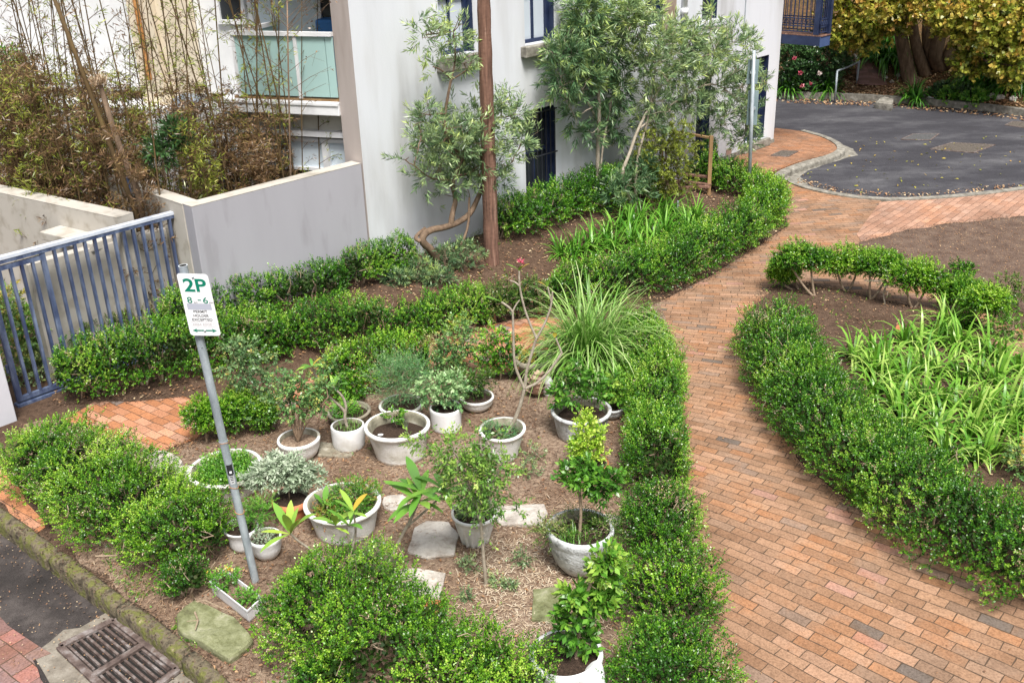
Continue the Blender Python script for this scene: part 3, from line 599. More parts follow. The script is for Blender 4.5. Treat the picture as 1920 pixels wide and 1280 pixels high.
# ---- iron balcony of the same building, at its far corner
mb = MB(); FC.box(mb, 0., .36, -.55, .80, 2.02, 2.19); part(mb, 'balcony_floor', NAVY, bl)
mb = MB(); FC.box(mb, .362, .375, -.55, .82, 2.0, 2.2)
FC.box(mb, .0, .362, .802, .815, 2.0, 2.2); part(mb, 'balcony_fascia', nmat('blue_fascia', [(.3, (.035, .06, .15)), (.7, (.06, .10, .22))], scale=3), bl)
mb = MB(); FC.box(mb, .0, .38, -.55, .83, 2.193, 2.215); part(mb, 'balcony_edge_board', TIMBER, bl)
mb = MB()
def rail(uv0, uv1, nbar):
    (ua, na), (ub, nb) = uv0, uv1
    for z in (2.26, 2.36, 2.5, 2.98, 3.12, 3.2): mb.bar(FC.P(ua, na, z), FC.P(ub, nb, z), .02)
    for i in range(nbar+1):
        t = i/nbar; p = FC.P(ua+(ub-ua)*t, na+(nb-na)*t, 0); mb.bar(p+[0, 0, 2.26], p+[0, 0, 3.2], .012)
        for zz in (2.43, 3.05):
            ring = [p+FC.N*(.03*math.cos(x))*(1 if na != nb else 0)+FC.U*(.03*math.cos(x))*(0 if na != nb else 1)+np.array([0, 0, zz+.045*math.sin(x)]) for x in np.linspace(0, 6.283, 9)]
            mb.tube(ring, .006, 4, False)
rail((.04, -.5), (.04, .62), 14); rail((.04, .78), (.33, .78), 4); rail((.33, .78), (.33, -.5), 14)
for (u, n) in ((.05, .70), (.33, .78)): FC.box(mb, u-.04, u+.04, n-.05, n+.05, 2.22, 4.6)
part(mb, 'balcony_railing', NAVY, bl)
# ------------------------------------------------------------------ garden wall (lilac) and its return
gw = empty('garden_wall', FC.P(-11.6, 0, 0), 'lilac grey rendered garden wall joining the white building, with a cream return', 'wall')
mb = MB(); FC.box(mb, -12.86, -10.435, -.20, -.012, -.2, 1.77); part(mb, 'wall_face', WALLG, gw, bevel=.008)
mb = MB(); FC.box(mb, -12.87, -12.68, -2.1, -.204, -.2, 1.765); part(mb, 'return_wall', WALLC, gw)
mb = MB(); FC.box(mb, -12.862, -10.437, -.202, -.010, 1.772, 1.779); FC.box(mb, -12.872, -12.678, -2.102, -.204, 1.767, 1.779); part(mb, 'top_render', WALLC, gw)
# low cream courtyard wall behind the gate
LW = Plane(G(213, 408, 1.7), 124)
a = LW.uz(0, 362); lw = empty('courtyard_wall', LW.P(-2, -.1, 0), 'low weathered cream wall running back behind the blue gate', 'wall')
mb = MB(); LW.box(mb, -9, .05, -.22, 0, -.4, 1.7); part(mb, 'wall_face', WALLC, lw)
mb = MB(); LW.box(mb, -9, .052, -.222, .002, 1.702, 1.708); part(mb, 'top_render', WALLC, lw)
mb = MB(); FC.box(mb, -14.5, -12.88, -.80, -.66, -.2, 1.40); part(mb, 'low_link_wall', WALLC, lw)
s0 = LW.uz(75, 432, .3); mb = MB(); LW.box(mb, -1.05, -.1, .003, .28, 1.36, 1.46)
tag(part(mb, 'wall_ledge', WALLC, lw, bevel=.01))
# thin post behind the gate
b = G(246, 412, 1.5); pp = V(238, 334, b); mb = MB(); mb.bar([b[0], b[1], -.1], [pp[0], pp[1], pp[2]], .045); mb.box((pp[0], pp[1], pp[2]+.006), (.055, .055, .012))
tag(mb.build('thin_post', IRON), 'thin blue grey metal post standing behind the slatted gate', 'post')
# ------------------------------------------------------------------ metal gate and fence
GT = Plane(G(43, 758), 43)
gt = empty('slatted_gate', GT.P(1.5, 0, 0), 'blue grey metal gate and fence of upright bars with a pale top rail', 'gate')
ztop = 1.62; uR = GT.uz(348, 392)[0]
mb = MB(); GT.box(mb, -1.6, uR, -.045, .03, ztop-.01, ztop+.022); part(mb, 'top_rail', IRONL, gt)
mb = MB(); GT.box(mb, -1.6, uR, -.04, .025, ztop-.05, ztop-.012); part(mb, 'under_rail', IRON, gt)
# leaf
uA, uB = -.02, GT.uz(78, 474)[0]
lf = MB(); GT.box(lf, uA-.03, uA+.03, -.02, .02, .05, ztop-.055); GT.box(lf, uB-.025, uB+.025, -.02, .02, .05, ztop-.055)
GT.box(lf, uA+.03, uB-.025, -.02, .02, .05, .10); GT.box(lf, uA+.03, uB-.025, -.02, .02, ztop-.12, ztop-.075); GT.box(lf, uA-1.4, uA-.04, -.02, .02, ztop-.12, ztop-.075)
lfo = part(lf, 'gate_frame', IRON, gt)
nb = 5
for i in range(1, nb):
    u = uA+(uB-uA)*i/nb; m_ = MB(); GT.box(m_, u-.014, u+.014, -.022, .022, .10, ztop-.12); part(m_, 'bar', IRON, lfo)
i = 0; u = uB+.13
while u < uR-.01:
    m_ = MB(); GT.box(m_, u-.014, u+.014, -.022, .022, .08, ztop-.05); part(m_, 'bar', IRON, gt); u += (uR-uB-.02)/15.
mb = MB(); GT.box(mb, uB+.03, uR, -.02, .02, .03, .08); GT.box(mb, uA-.05, uR, -.05, .05, -.02, .03); part(mb, 'bottom_rail', IRON, gt)
for z in (.4, 1.3): mb = MB(); mb.tube([GT.P(uA-.045, .0, z), GT.P(uA-.045, 0, z+.09)], .016, 8); part(mb, 'hinge', IRON, gt)
# white end wall at the left edge
e0 = G(33, 788); WP = Plane(e0, 43)
mb = MB(); WP.box(mb, -2.5, 0, -.22, 0, -.2, 1.75); tag(mb.build('white_wall_end', nmat('pale_lilac_render', [(.3, (.52, .53, .58)), (.7, (.60, .61, .66))], scale=2, bump=.08, rough=.85), bevel=.01), 'plain white wall end standing at the left edge beside the gate', 'wall')
# ------------------------------------------------------------------ cream building with aqua balcony
cor = FC.P(u0, -.36, 0)
BP = Plane(cor, 290)      # u runs to the left (away), N?
if BP.N @ (CAM-BP.p0) < 0:
    BP.N = -BP.N
def bz(px, py, off=0): 
    p0 = BP.p0+BP.N*off; d = ray(px, py); t = ((p0-CAM)@BP.N)/(d@BP.N); p = CAM+d*t; return (p-BP.p0)@BP.U, p[2]
ap = empty('apartment_building', BP.P(2.5, -1, 0), 'cream and white building with an aqua glass balcony behind the bamboo', 'building')
uL = bz(437, 60)[0]; zr = bz(540, 62)[1]; zb0 = bz(560, 180)[1]
zs1 = bz(560, 188)[1]; zs0 = bz(560, 214)[1]
back = -1.1
mb = MB(); BP.box(mb, .0, 7.5, back-.2, back, zs0-.0, 7.0); 
part(mb, 'upper_wall', WHITE, ap)
mb = MB(); BP.box(mb, .0, uL+.35, back+.003, .04, zs0, zs1); part(mb, 'balcony_slab', WHITE, ap, bevel=.01)
mb = MB(); BP.box(mb, .0, uL+.30, back+.01, .055, zs1-.05, zs1-.02); part(mb, 'slab_moulding', WHITE, ap)
mb = MB(); BP.box(mb, .0, uL+.1, back+.01, .02, zs1+.003, zs1+.03); part(mb, 'balcony_deck', STAKE, ap)
mb = MB(); BP.box(mb, .0, uL+.4, -.35, -.25, -1, zs0-.003); part(mb, 'lower_wall', nmat('grey_cream_render', [(.3, (.48, .46, .40)), (.7, (.60, .58, .51))], scale=2), ap)
mb = MB(); BP.box(mb, uL+.4, 7.5, -1.3, -.5, -1, 2.2); part(mb, 'side_wall', WHITE, ap)
mb = MB(); BP.box(mb, -.0, uL+.03, .0, .06, zr-.03, zr+.02); BP.box(mb, uL-.02, uL+.03, back, .0, zr-.03, zr+.02)
um = bz(560, 120)[0]
for u in (um, uL): BP.box(mb, u-.022, u+.022, .0, .045, zs1+.03, zr-.03)
part(mb, 'balcony_rail', WHITE, ap)
us_ = bz(615, 120)[0]
for a, b in ((.0, us_-.004), (us_+.004, um-.024), (um+.024, uL-.024)):
    mb = MB(); BP.box(mb, a, b, .012, .026, zb0, zr-.04); part(mb, 'balcony_glass', AQUA, ap)
mb = MB(); BP.box(mb, uL-.006, uL+.006, back+.05, 0, zb0, zr-.04); part(mb, 'balcony_glass', AQUA, ap)
# sliding doors behind the balcony
def bwin(name, pxa, pxb, z0, z1, off, glass, fw=.06, blind=None):
    ua, ub = sorted((bz(pxa, 40, off)[0], bz(pxb, 40, off)[0])); f = MB()
    BP.box(f, ua, ua+fw, off+.003, off+.06, z0, z1); BP.box(f, ub-fw, ub, off+.003, off+.06, z0, z1); BP.box(f, ua+fw, ub-fw, off+.003, off+.06, z0, z0+fw); BP.box(f, ua+fw, ub-fw, off+.003, off+.06, z1-fw, z1)
    fo = part(f, name, WHITE, ap); g = MB(); BP.box(g, ua+fw, ub-fw, off+.01, off+.03, z0+fw, z1-fw); part(g, 'pane', glass, fo)
    return fo
bwin('sliding_door', 472, 606, zs1+.04, 4.6, back, BLIND)
bwin('sliding_door', 600, 650, zs1+.04, 4.6, back+.062, GLASSD)
bwin('window', 412, 466, bz(440, 45, back)[1], 4.6, back, GLASSD)
mb = MB(); BP.box(mb, bz(638, 60, back+.1)[0]-.1, bz(612, 60, back+.1)[0], back+.13, back+.4, zs1+.04, bz(625, 35, back+.3)[1]); part(mb, 'blue_seat', plain('blue_cloth', (.06, .22, .55), .8), ap, bevel=.04)
# lower windows
def lz(px, py): return bz(px, py, -.25)
for pa, pb, gl, nm in ((497, 614, BLIND, 'a'), (614, 662, BLIND, 'b')):
    ua, ub = sorted((lz(pa, 280)[0], lz(pb, 280)[0])); z1 = lz(600, 258)[1]; z0 = z1-1.1; zm = z1-.42; f = MB()
    BP.box(f, ua, ua+.05, -.247, -.19, z0, z1); BP.box(f, ub-.05, ub, -.247, -.19, z0, z1); BP.box(f, ua+.05, ub-.05, -.247, -.19, z1-.05, z1); BP.box(f, ua+.05, ub-.05, -.247, -.19, z0, z0+.05); BP.box(f, ua+.05, ub-.05, -.245, -.2, zm-.02, zm+.02)
    fo = part(f, 'window', WHITE, ap); g = MB(); BP.box(g, ua+.05, ub-.05, -.246, -.235, zm+.02, z1-.05); part(g, 'blind', BLIND, fo)
    g = MB(); BP.box(g, ua+.05, ub-.05, -.246, -.235, z0+.05, zm-.02); part(g, 'pane', GLASSD, fo)
mb = MB(); BP.box(mb, .0, uL+.3, -.247, -.12, lz(600, 250)[1]-.02, lz(600, 243)[1]); part(mb, 'window_hood', WHITE, ap)
# cream wall with pilaster, left of the balcony
ca, cb = bz(352, 60, -.9)[0], bz(246, 60, -.9)[0]
mb = MB(); BP.box(mb, ca, cb, -1.1, -.9, -1, 7.0); part(mb, 'cream_wall', CREAM, ap)
pa = bz(292, 60, -.9)[0]; mb = MB(); BP.box(mb, pa-.06, pa+.06, -.897, -.80, 2.0, 7.0); part(mb, 'pilaster', CREAM, ap)
mb = MB(); BP.box(mb, bz(372, 160, -.4)[0], bz(300, 160, -.4)[0], -.89, -.45, 1.6, 2.4); part(mb, 'grey_awning', GREYB, ap, bevel=.15)
mb = MB(); BP.box(mb, bz(440, 220, -.1)[0], bz(366, 220, -.1)[0], -.49, -.1, -1, bz(400, 200, -.1)[1]); part(mb, 'lean_to', WHITE, ap)
p0_, p1_ = BP.P(bz(252, 0, -.8)[0], -.80, bz(252, 0, -.8)[1]+.6), BP.P(bz(281, 150, -.8)[0], -.80, bz(281, 150, -.8)[1])
mb = MB(); mb.tube([p0_, p1_], .035, 8); part(mb, 'rusty_pipe', RUSTP, ap)
# further houses beyond the bamboo
HP = Plane(BP.P(5.2, -4.0, 0), 290)
if HP.N@(CAM-HP.p0) < 0: HP.N = -HP.N
def hz(px, py, off=0):
    p0 = HP.p0+HP.N*off; d = ray(px, py); t = ((p0-CAM)@HP.N)/(d@HP.N); p = CAM+d*t; return (p-HP.p0)@HP.U, p[2]
hw = empty('white_house', HP.P(2, 0, 0), 'white house with a pale flat roof seen through the bamboo', 'house')
a, b = hz(246, 100)[0], hz(72, 100)[0]; zt_ = hz(150, 22)[1]
mb = MB(); HP.box(mb, -4, b, -3, 0, -1, zt_); part(mb, 'wall', WHITE, hw)
mb = MB(); HP.box(mb, a+.2, b-.5, .003, .07, hz(150, 60)[1]-.03, hz(150, 54)[1]); part(mb, 'ledge', WHITE, hw)
mb = MB(); HP.box(mb, -4.1, b+.1, -3.1, .15, zt_+.003, zt_+.08); part(mb, 'roof_edge', SHEET, hw)
mb = MB(); HP.box(mb, -4, b-.3, -3.0, -.6, zt_+.09, zt_+2.5); part(mb, 'upper_storey', WHITE, hw)
ht = empty('tan_house', HP.P(6, 0, 0), 'tan house with a corrugated roof and small dark window at the top left corner', 'house')
zt2 = hz(40, 24, .3)[1]
mb = MB(); HP.box(mb, b+.02, b+5, -3, .3, -1, zt2); part(mb, 'wall', TANW, ht)
wa, wb = hz(47, 60, .3)[0], hz(17, 60, .3)[0]; z1, z0 = hz(30, 42, .3)[1], hz(30, 92, .3)[1]
f = MB(); HP.box(f, wa, wb, .303, .33, z0, z1); fo = part(f, 'window', BLACK, ht)
mb = MB()
v = []; K = 60
for i in range(K+1):
    u = b-1.5+(7)*i/K; dz = .03*math.sin(i*1.9)
    v += [HP.P(u, .5, zt2+.02+dz), HP.P(u, -3, zt2+1.2+dz)]
mb.add(v, [(2*i, 2*i+1, 2*i+3, 2*i+2) for i in range(K)]); part(mb, 'roof', SHEET, ht)
mb = MB(); HP.box(mb, b-1.5, b+5.5, .5, .56, zt2-.08, zt2+.04); part(mb, 'gutter', GREYB, ht)
lr = empty('white_shed', HP.P(7, 2, 0), 'low white shed roof glimpsed behind the brown bamboo', 'shed')
sa, sb = hz(150, 230, 2.0)[0], hz(10, 230, 2.0)[0]; z_ = hz(60, 218, 2.0)[1]
mb = MB(); HP.box(mb, sa, sb, .6, 2.0, -1, z_-.3); part(mb, 'wall', WHITE, lr)
mb = MB(); mb.add([HP.P(sa, 2.1, z_-.3), HP.P(sb, 2.1, z_-.3), HP.P(sb, .5, z_+.1), HP.P(sa, .5, z_+.1)], [(0, 1, 2, 3)]); part(mb, 'roof', SHEET, lr)
# ------------------------------------------------------------------ timber utility pole
b = GS(922, 492); t = V(905, -60, b); mb = MB(); nn = 30
pts = [np.array(b)+(t-np.array(b))*i/nn for i in range(-1, nn+1)]
mb.tube(pts, [.105-.002*i*.4+.004*math.sin(i*1.7) for i in range(len(pts))], 14)
o = mb.build('utility_pole', TIMBER, smooth=True); tag(o, 'weathered red brown timber pole standing in the back garden bed', 'pole')
# ------------------------------------------------------------------ 2P parking sign
b = G(480, 1092); T = V(343, 498, b); ax = nrm(T-b)
ps = empty('parking_sign', b, 'white 2P parking sign on a leaning galvanised pole in the garden', 'sign')
r_ = .030
mb = MB(); mb.tube([b-ax*.1, b+ax*.9, T], [r_]*3, 20, False)
inner = MB(); po = part(mb, 'pole', GALV, ps, smooth=True)
mb = MB(); mb.tube([T-ax*.05, T+ax*.001], [r_*.84]*2, 20, True); part(mb, 'pole_bore', BLACK, po)
mb = MB(); nn_ = 24; a1 = nrm(np.cross(ax, [0, 0, 1.])); a2 = np.cross(ax, a1); vs = []
for k in range(nn_):
    th = 2*math.pi*k/nn_; e = math.cos(th)*a1+math.sin(th)*a2; vs += [T+e*r_*.84+ax*.002, T+e*r_*1.05+ax*.002]
mb.add(vs, [(2*k, 2*k+1, (2*k+3) % (2*nn_), (2*k+2) % (2*nn_)) for k in range(nn_)]); part(mb, 'pole_rim', plain('rim_metal', (.62, .68, .72), .4), po)
# panel frame
wdir = V(388, 513, b)-V(331, 513, b); pw = np.linalg.norm(wdir); X = nrm(wdir); X = nrm(X-ax*(X@ax)*.0)
TL, TR, BR, BL = V(331, 513, b, -.06), V(388.5, 513, b, -.06), V(415, 630, b, -.06), V(357, 627.5, b, -.06)
O = BL; X = (BR-BL+TR-TL)/2; Y = (TL-BL+TR-BR)/2; PWd = np.linalg.norm(X); PHt = np.linalg.norm(Y); X /= PWd; Y /= PHt; Zf = nrm(np.cross(X, Y))
if Zf@(CAM-O) < 0: Zf = -Zf
ctr = (TL+TR+BR+BL)/4
def SP(x, y, z=0.): return ctr+X*(x-.5)*PWd+Y*(y-.5)*PHt+Zf*z
def rrect(x0, y0, x1, y1, r, z, asp=None):
    pts = []; rx, ry = r/PWd, r/PHt
    for cx, cy, a0 in ((x1-rx, y1-ry, 0), (x0+rx, y1-ry, 90), (x0+rx, y0+ry, 180), (x1-rx, y0+ry, 270)):
        for k in range(7):
            a = R(a0+15*k); pts.append(SP(cx+rx*math.cos(a), cy+ry*math.sin(a), z))
    return pts
mb = MB(); f_, bk = rrect(0, 0, 1, 1, .022, .003), rrect(0, 0, 1, 1, .022, 0); n = len(f_)
mb.add(f_+bk, [tuple(range(n)), tuple(range(2*n-1, n-1, -1))]+[(i, i+n, (i+1) % n+n, (i+1) % n) for i in range(n)])
pan = part(mb, 'sign_panel', SIGNW, ps)
mb = MB(); mb.add([SP(.085+.02, .425, .0036), SP(.895, .425, .0036), SP(.895, .525, .0036), SP(.105, .525, .0036)], [(0, 1, 2, 3)]); part(mb, 'grey_patch', SIGNGR, pan)
def text(s, x, y, h, wd, mat, z=.0042, bold=.0, name='lettering'):
    cu = bpy.data.curves.new('t', 'FONT'); cu.body = s; cu.size = 1; cu.offset = bold; cu.extrude = 0
    to = bpy.data.objects.new('t', cu); C.collection.objects.link(to); dg = bpy.context.evaluated_depsgraph_get(); me = bpy.data.meshes.new_from_object(to.evaluated_get(dg))
    bpy.data.objects.remove(to); co = np.array([v.co[:] for v in me.vertices]); lo, hi = co.min(0), co.max(0)
    co = (co-lo)/(hi-lo+1e-9)
    for v, c in zip(me.vertices, co): v.co = SP(x+c[0]*wd, y+c[1]*h, z).tolist()
    me.materials.clear(); return link(name, me, pan, mat)
text('2P', .14, .715, .21, .74, SIGNG, bold=.022)
text('8', .15, .525+.005, .10, .16, SIGNG, bold=.012); text('6', .66, .525+.005, .10, .16, SIGNG, bold=.012)
mb = MB(); mb.add([SP(.49, .575, .0042), SP(.60, .575, .0042), SP(.60, .59, .0042), SP(.49, .59, .0042)], [(0, 1, 2, 3)]); part(mb, 'dash', SIGNG, pan)
text('AM', .345, .527, .028, .12, SIGNK); text('PM', .855, .527, .028, .12, SIGNK)
text('PERMIT', .27, .375, .042, .45, SIGNK, bold=.014); text('HOLDER', .24, .308, .042, .50, SIGNK, bold=.014); text('EXCEPTED', .17, .243, .042, .66, SIGNK, bold=.014)
text('AREA EDGE 1', .15, .168, .036, .70, SIGNF)
mb = MB(); r0, r1 = rrect(.10, .15, .90, .225, .006, .0040), rrect(.107, .1535, .893, .2215, .005, .0041); n = len(r0)
mb.add(r0+r1, [(i, (i+1) % n, n+(i+1) % n, n+i) for i in range(n)]); part(mb, 'faded_border', SIGNF, pan)
mb = MB(); y = .085
mb.add([SP(x, yy, .0042) for x, yy in ((.24, y-.011), (.76, y-.011), (.76, y+.011), (.24, y+.011))], [(0, 1, 2, 3)])
mb.add([SP(x, yy, .0043) for x, yy in ((.10, y), (.255, y-.032), (.23, y), (.255, y+.032))], [(0, 1, 2, 3)])
mb.add([SP(x, yy, .0043) for x, yy in ((.90, y), (.745, y+.032), (.77, y), (.745, y-.032))], [(0, 1, 2, 3)])
part(mb, 'arrow', SIGNG, pan)
for yy in (.945, .083):
    mb = MB(); c = SP(.5, yy, 0); mb.tube([c, c+Zf*.009], [.0085, .007], 10); part(mb, 'bolt', GALV, pan, smooth=True)
# collar, wire ties, sticker
def onpole(px, py): 
    s = min(np.linspace(0, 1, 400), key=lambda t: abs(proj(b+(T-b)*t)[1]-py)); return b+(T-b)*s
c = onpole(0, 826); mb = MB(); mb.tube([c-ax*.03, c+ax*.0], [r_*1.02, r_*1.12], 18); part(mb, 'collar', GALV, po)
for y_, col in ((830, 0), (912, 1), (958, 2)):
    c = onpole(0, y_); tl = nrm(np.cross(ax, _f)); ring = []
    e1 = nrm(np.cross(ax, [0, 1, 0])); e2 = np.cross(ax, e1)
    for k in range(15): th = 6.283*k/14; ring.append(c+(e1*math.cos(th)+e2*math.sin(th))*r_*1.1+ax*.012*math.sin(th+col))
    mb = MB(); mb.tube(ring, .0022, 5, False); part(mb, 'wire_tie', nmat('orange_wire', [(.3, (.5, .2, .1)), (.7, (.6, .35, .2))], scale=9) if col == 0 else RUSTP, po)
def patch(y0, y1, half, mat, name, lift=1.03, rot=0.):
    ca_, cb_ = onpole(0, y0), onpole(0, y1); tc = nrm((CAM-ca_)-ax*((CAM-ca_)@ax)); sd_ = np.cross(ax, tc); vs = []
    for c_ in (ca_, cb_):
        for k in range(9): th = rot+half*(k-4)/4; vs.append(c_+(tc*math.cos(th)+sd_*math.sin(th))*r_*lift)
    m_ = MB(); m_.add(vs, [(k, k+1, k+10, k+9) for k in range(8)]); return part(m_, name, mat, po)
patch(868, 886, .75, STICK, 'sticker'); patch(886, 903, .6, plain('sticker_grey', (.55, .56, .58), .5), 'sticker_lower')
for i in range(6): patch(887+i*2.6, 888+i*2.6, .5-.05*i, STICK, 'sticker_stripe', 1.045)
patch(880, 883, .28, SIGNW, 'sticker_eye', 1.045)
mb = MB(); c = onpole(0, 652); tc = nrm(CAM-c); mb.tube([c+tc*r_*.9, c+tc*(r_*1.06)], .0055, 10); part(mb, 'bolt_hole', BLACK, po)
# ------------------------------------------------------------------ second sign, seen from behind
b = G(1404, 372); t = V(1414, 95, b)
s2 = empty('street_sign', b, 'slim grey sign pole with blank blue grey sign backs half hidden by the tree', 'sign')
mb = MB(); mb.tube([b-[0, 0, .1], t], .03, 12); part(mb, 'pole', GALV, s2, smooth=True)
SB = nmat('sign_back_metal', [(.3, (.18, .25, .27)), (.7, (.25, .33, .35))], scale=4, rough=.45)
for y0, y1, w0, w1 in ((112, 158, 1401, 1422), (170, 235, 1401, 1421)):
    q = [V(w0+2, y0, b, .06), V(w1+2, y0, b, .06), V(w1-2, y1, b, .06), V(w0-2, y1, b, .06)]; hh = nrm(np.array([b[0], b[1], 0]))
    mb = MB(); mb.hexa(q+[x+hh*.012 for x in q]); part(mb, 'sign_panel', SB, s2, bevel=.006)
    c = (q[0]+q[1]+q[2]+q[3])/4; mb = MB(); mb.box(tuple(c-hh*.03), (.09, .05, .04)); part(mb, 'bracket', GALV, s2)
# ------------------------------------------------------------------ timber stake frame round the young bronze shrub
b1 = G(1328, 372); b2 = G(1255, 392); b3 = G(1276, 350)
sf = empty('stake_frame', b1, 'timber stake frame with cross rails around the young bronze shrub', 'frame')
t1 = V(1332, 255, b1)
for q, nm in ((b1, 1), (G(1238, 352), 2)):
    m_ = MB(); m_.bar(q-[0, 0, .1], [q[0], q[1], t1[2]], .06); part(m_, 'stake', STAKE, sf)
e = G(1238, 352); mb = MB(); zt1 = t1[2]
mb.bar([b1[0], b1[1]+.04, zt1-.04], [e[0], e[1]+.04, zt1-.04], .07, .03, side=None); part(mb, 'rail', STAKE, sf)
for zz, oy in ((.25, -.045), (.36, .045)):
    m_ = MB(); m_.bar([b1[0]+.02, b1[1]+oy, zz], [e[0]-.3, e[1]+oy-.1, zz-.02], .09, .03); part(m_, 'rail', TIMBER, sf)
m_ = MB(); q = G(1213, 378); m_.bar([b1[0], b1[1]-.05, .22], [q[0], q[1], .22], .09, .03); part(m_, 'rail', TIMBER, sf)
m_ = MB(); q = G(1270, 408); m_.bar([q[0], q[1], -.02], [q[0], q[1], .28], .03, .03); tag(m_.build('grey_peg', GALV), 'short grey peg in the strap leaf bed', 'peg')
# ------------------------------------------------------------------ covers, grate, slabs
def cover(name, px, z, mat, label, cat, frame=True, th=.012):
    q = [G(*p, z) for p in px]; c = np.mean(q, 0); mb = MB()
    root = empty(name, c, label, cat)
    f = MB()
    for i in range(4): f.bar(q[i]+[0, 0, .003], q[(i+1) % 4]+[0, 0, .003], .035, th)
    part(f, 'frame', RUST, root)
    mb.hexa([p+(c-p)*.05 for p in q]+[p+(c-p)*.05+np.array([0, 0, th*.8]) for p in q]); part(mb, 'lid', mat, root)
    return root
COV = nmat('cover_gravel', [(.3, (.05, .042, .035)), (.7, (.17, .145, .12))], scale=40, bump=.9, rough=.9)
cover('access_cover', [(1745, 280), (1785, 268), (1865, 272), (1825, 287)], .006, COV, 'rectangular access cover set in the dark road, nearer one', 'cover')
cover('access_cover', [(1690, 262), (1712, 252), (1760, 251), (1744, 263)], .006, nmat('worn_cover', [(.3, (.06, .06, .062)), (.7, (.12, .12, .12))], scale=30, bump=.5), 'faint rectangular access cover farther along the dark road', 'cover')
cover('meter_cover', [(1446, 292), (1466, 283), (1496, 284), (1477, 294)], PZ+.002, COV, 'small dark cover set in the brick pavement at the building corner', 'cover')
cover('worn_road_cover', [(1885, 235), (1900, 228), (1950, 232), (1940, 243)], .006, COV, 'pale worn road cover at the right edge of the road', 'cover')
# drain grate
gz = STZ+.03
gq = [G(*p, gz) for p in ((112, 1212), (214, 1162), (334, 1254), (236, 1330))]
dg_ = empty('drain_grate', np.mean(gq, 0), 'rusty iron drain grate with diagonal bars in the gutter', 'drain')
def GQ(s, t, dz=0.): return (gq[0]*(1-s)*(1-t)+gq[1]*(s)*(1-t)+gq[2]*s*t+gq[3]*(1-s)*t)+np.array([0, 0, dz])
mb = MB()
for a, b_ in (((0, 0), (1, 0)), ((1, 0), (1, 1)), ((1, 1), (0, 1)), ((0, 1), (0, 0))): mb.bar(GQ(*a), GQ(*b_), .055, .03)
mb.bar(GQ(0, .5, .001), GQ(1, .5, .001), .05, .032); part(mb, 'frame', RUST, dg_, bevel=.004)
for half in (0, 1):
    for i in range(1, 9):
        s = i/9+.0; m_ = MB(); m_.bar(GQ(s, half*.5+.05, -.003), GQ(s, half*.5+.45, -.003), .018, .03); part(m_, 'bar', RUST, dg_)
mb = MB(); mb.hexa([GQ(*q, -.0225) for q in ((.02, .02), (.98, .02), (.98, .98), (.02, .98))]+[GQ(*q, -.020) for q in ((.02, .02), (.98, .02), (.98, .98), (.02, .98))]); part(mb, 'pit', BLACK, dg_)
def slab(name, px, h, mat, label, z0=.02, seed=0, cat='stone', rnd=1):
    q = np.array([G(*p, z0+h)[:2] for p in px]); q = smooth_closed(q, rnd); q = dense(q, .06); p3 = np.c_[q, np.zeros(len(q))]
    c = q.mean(0); q = c+(q-c)*(1+snoise(p3, 5, seed)[:, None]*.05+snoise(p3, 16, seed+1)[:, None]*.025)
    mb = MB(); n = len(q); rings = [(1.0, 0), (1.02, h*.6), (1.0, h*.93), (.975, h), (.85, h), (.7, h), (.55, h), (.4, h), (.25, h), (.1, h)]; vs = []
    for f_, z in rings:
        for x in q:
            xx = c+(x-c)*f_; nz = (float(snoise(np.array([[xx[0], xx[1], 0]]), 4, seed+2)[0])*.010+float(snoise(np.array([[xx[0], xx[1], 0]]), 13, seed+3)[0])*.006) if z > h*.5 else 0
            vs.append((xx[0], xx[1], z0-.01+z+nz))
    fs = [(i*n+k, i*n+(k+1) % n, (i+1)*n+(k+1) % n, (i+1)*n+k) for i in range(len(rings)-1) for k in range(n)]+[tuple((len(rings)-1)*n+k for k in range(n))]
    mb.add(vs, fs); o = mb.build(name, mat, smooth=False)
    return tag(o, label, cat, 'stepping stones in the mulch' if name == 'stepping_stone' else None)
slab('stone_slab', [(330, 1150), (366, 1125), (440, 1150), (472, 1192), (425, 1225), (330, 1175)], .07, MOSSB, 'big mossy green slab on the kerb below the white trough', z0=.03, seed=1, rnd=0)
slab('stepping_stone', [(775, 985), (800, 972), (840, 978), (858, 1000), (850, 1035), (800, 1045), (764, 1030)], .028, STONE, 'rounded grey stepping stone beside the tapering white pot', seed=2, rnd=0)
slab('stepping_stone', [(732, 1066), (780, 1060), (835, 1072), (822, 1118), (745, 1100), (728, 1088)], .028, STONE, 'grey stepping stone above the orange pot', seed=5, rnd=0)
slab('stepping_stone', [(930, 945), (1020, 945), (1030, 962), (1015, 982), (940, 980), (926, 965)], .028, STONE, 'long pale stepping stone at the foot of the citrus bowl', seed=7, rnd=0)
slab('stepping_stone', [(998, 1098), (1065, 1096), (1070, 1150), (1040, 1160), (998, 1155)], .035, MOSSB, 'square mossy paving stone with dry twigs on it', seed=9, rnd=0)
slab('stepping_stone', [(720, 925), (765, 928), (762, 948), (735, 955), (715, 945)], .026, STONE, 'small stepping stone between the two big tubs', seed=11)
slab('stepping_stone', [(600, 825), (665, 832), (660, 852), (596, 850)], .035, POTU, 'dark slate slab under the small white cylinder pot', seed=13, rnd=0)
slab('stepping_stone', [(1060, 955), (1165, 960), (1160, 985), (1060, 985)], .03, STONE, 'pale stone half hidden behind the grey citrus bowl', seed=15)
slab('edge_rock', [(270, 850), (300, 838), (330, 848), (345, 868), (310, 880), (280, 870)], .10, STONE, 'grey rock at the end of the side brick path', seed=17, cat='rock')
slab('edge_rock', [(330, 872), (362, 868), (372, 890), (340, 900)], .08, STONE, 'smaller grey rock behind the left hedge', seed=19, cat='rock')
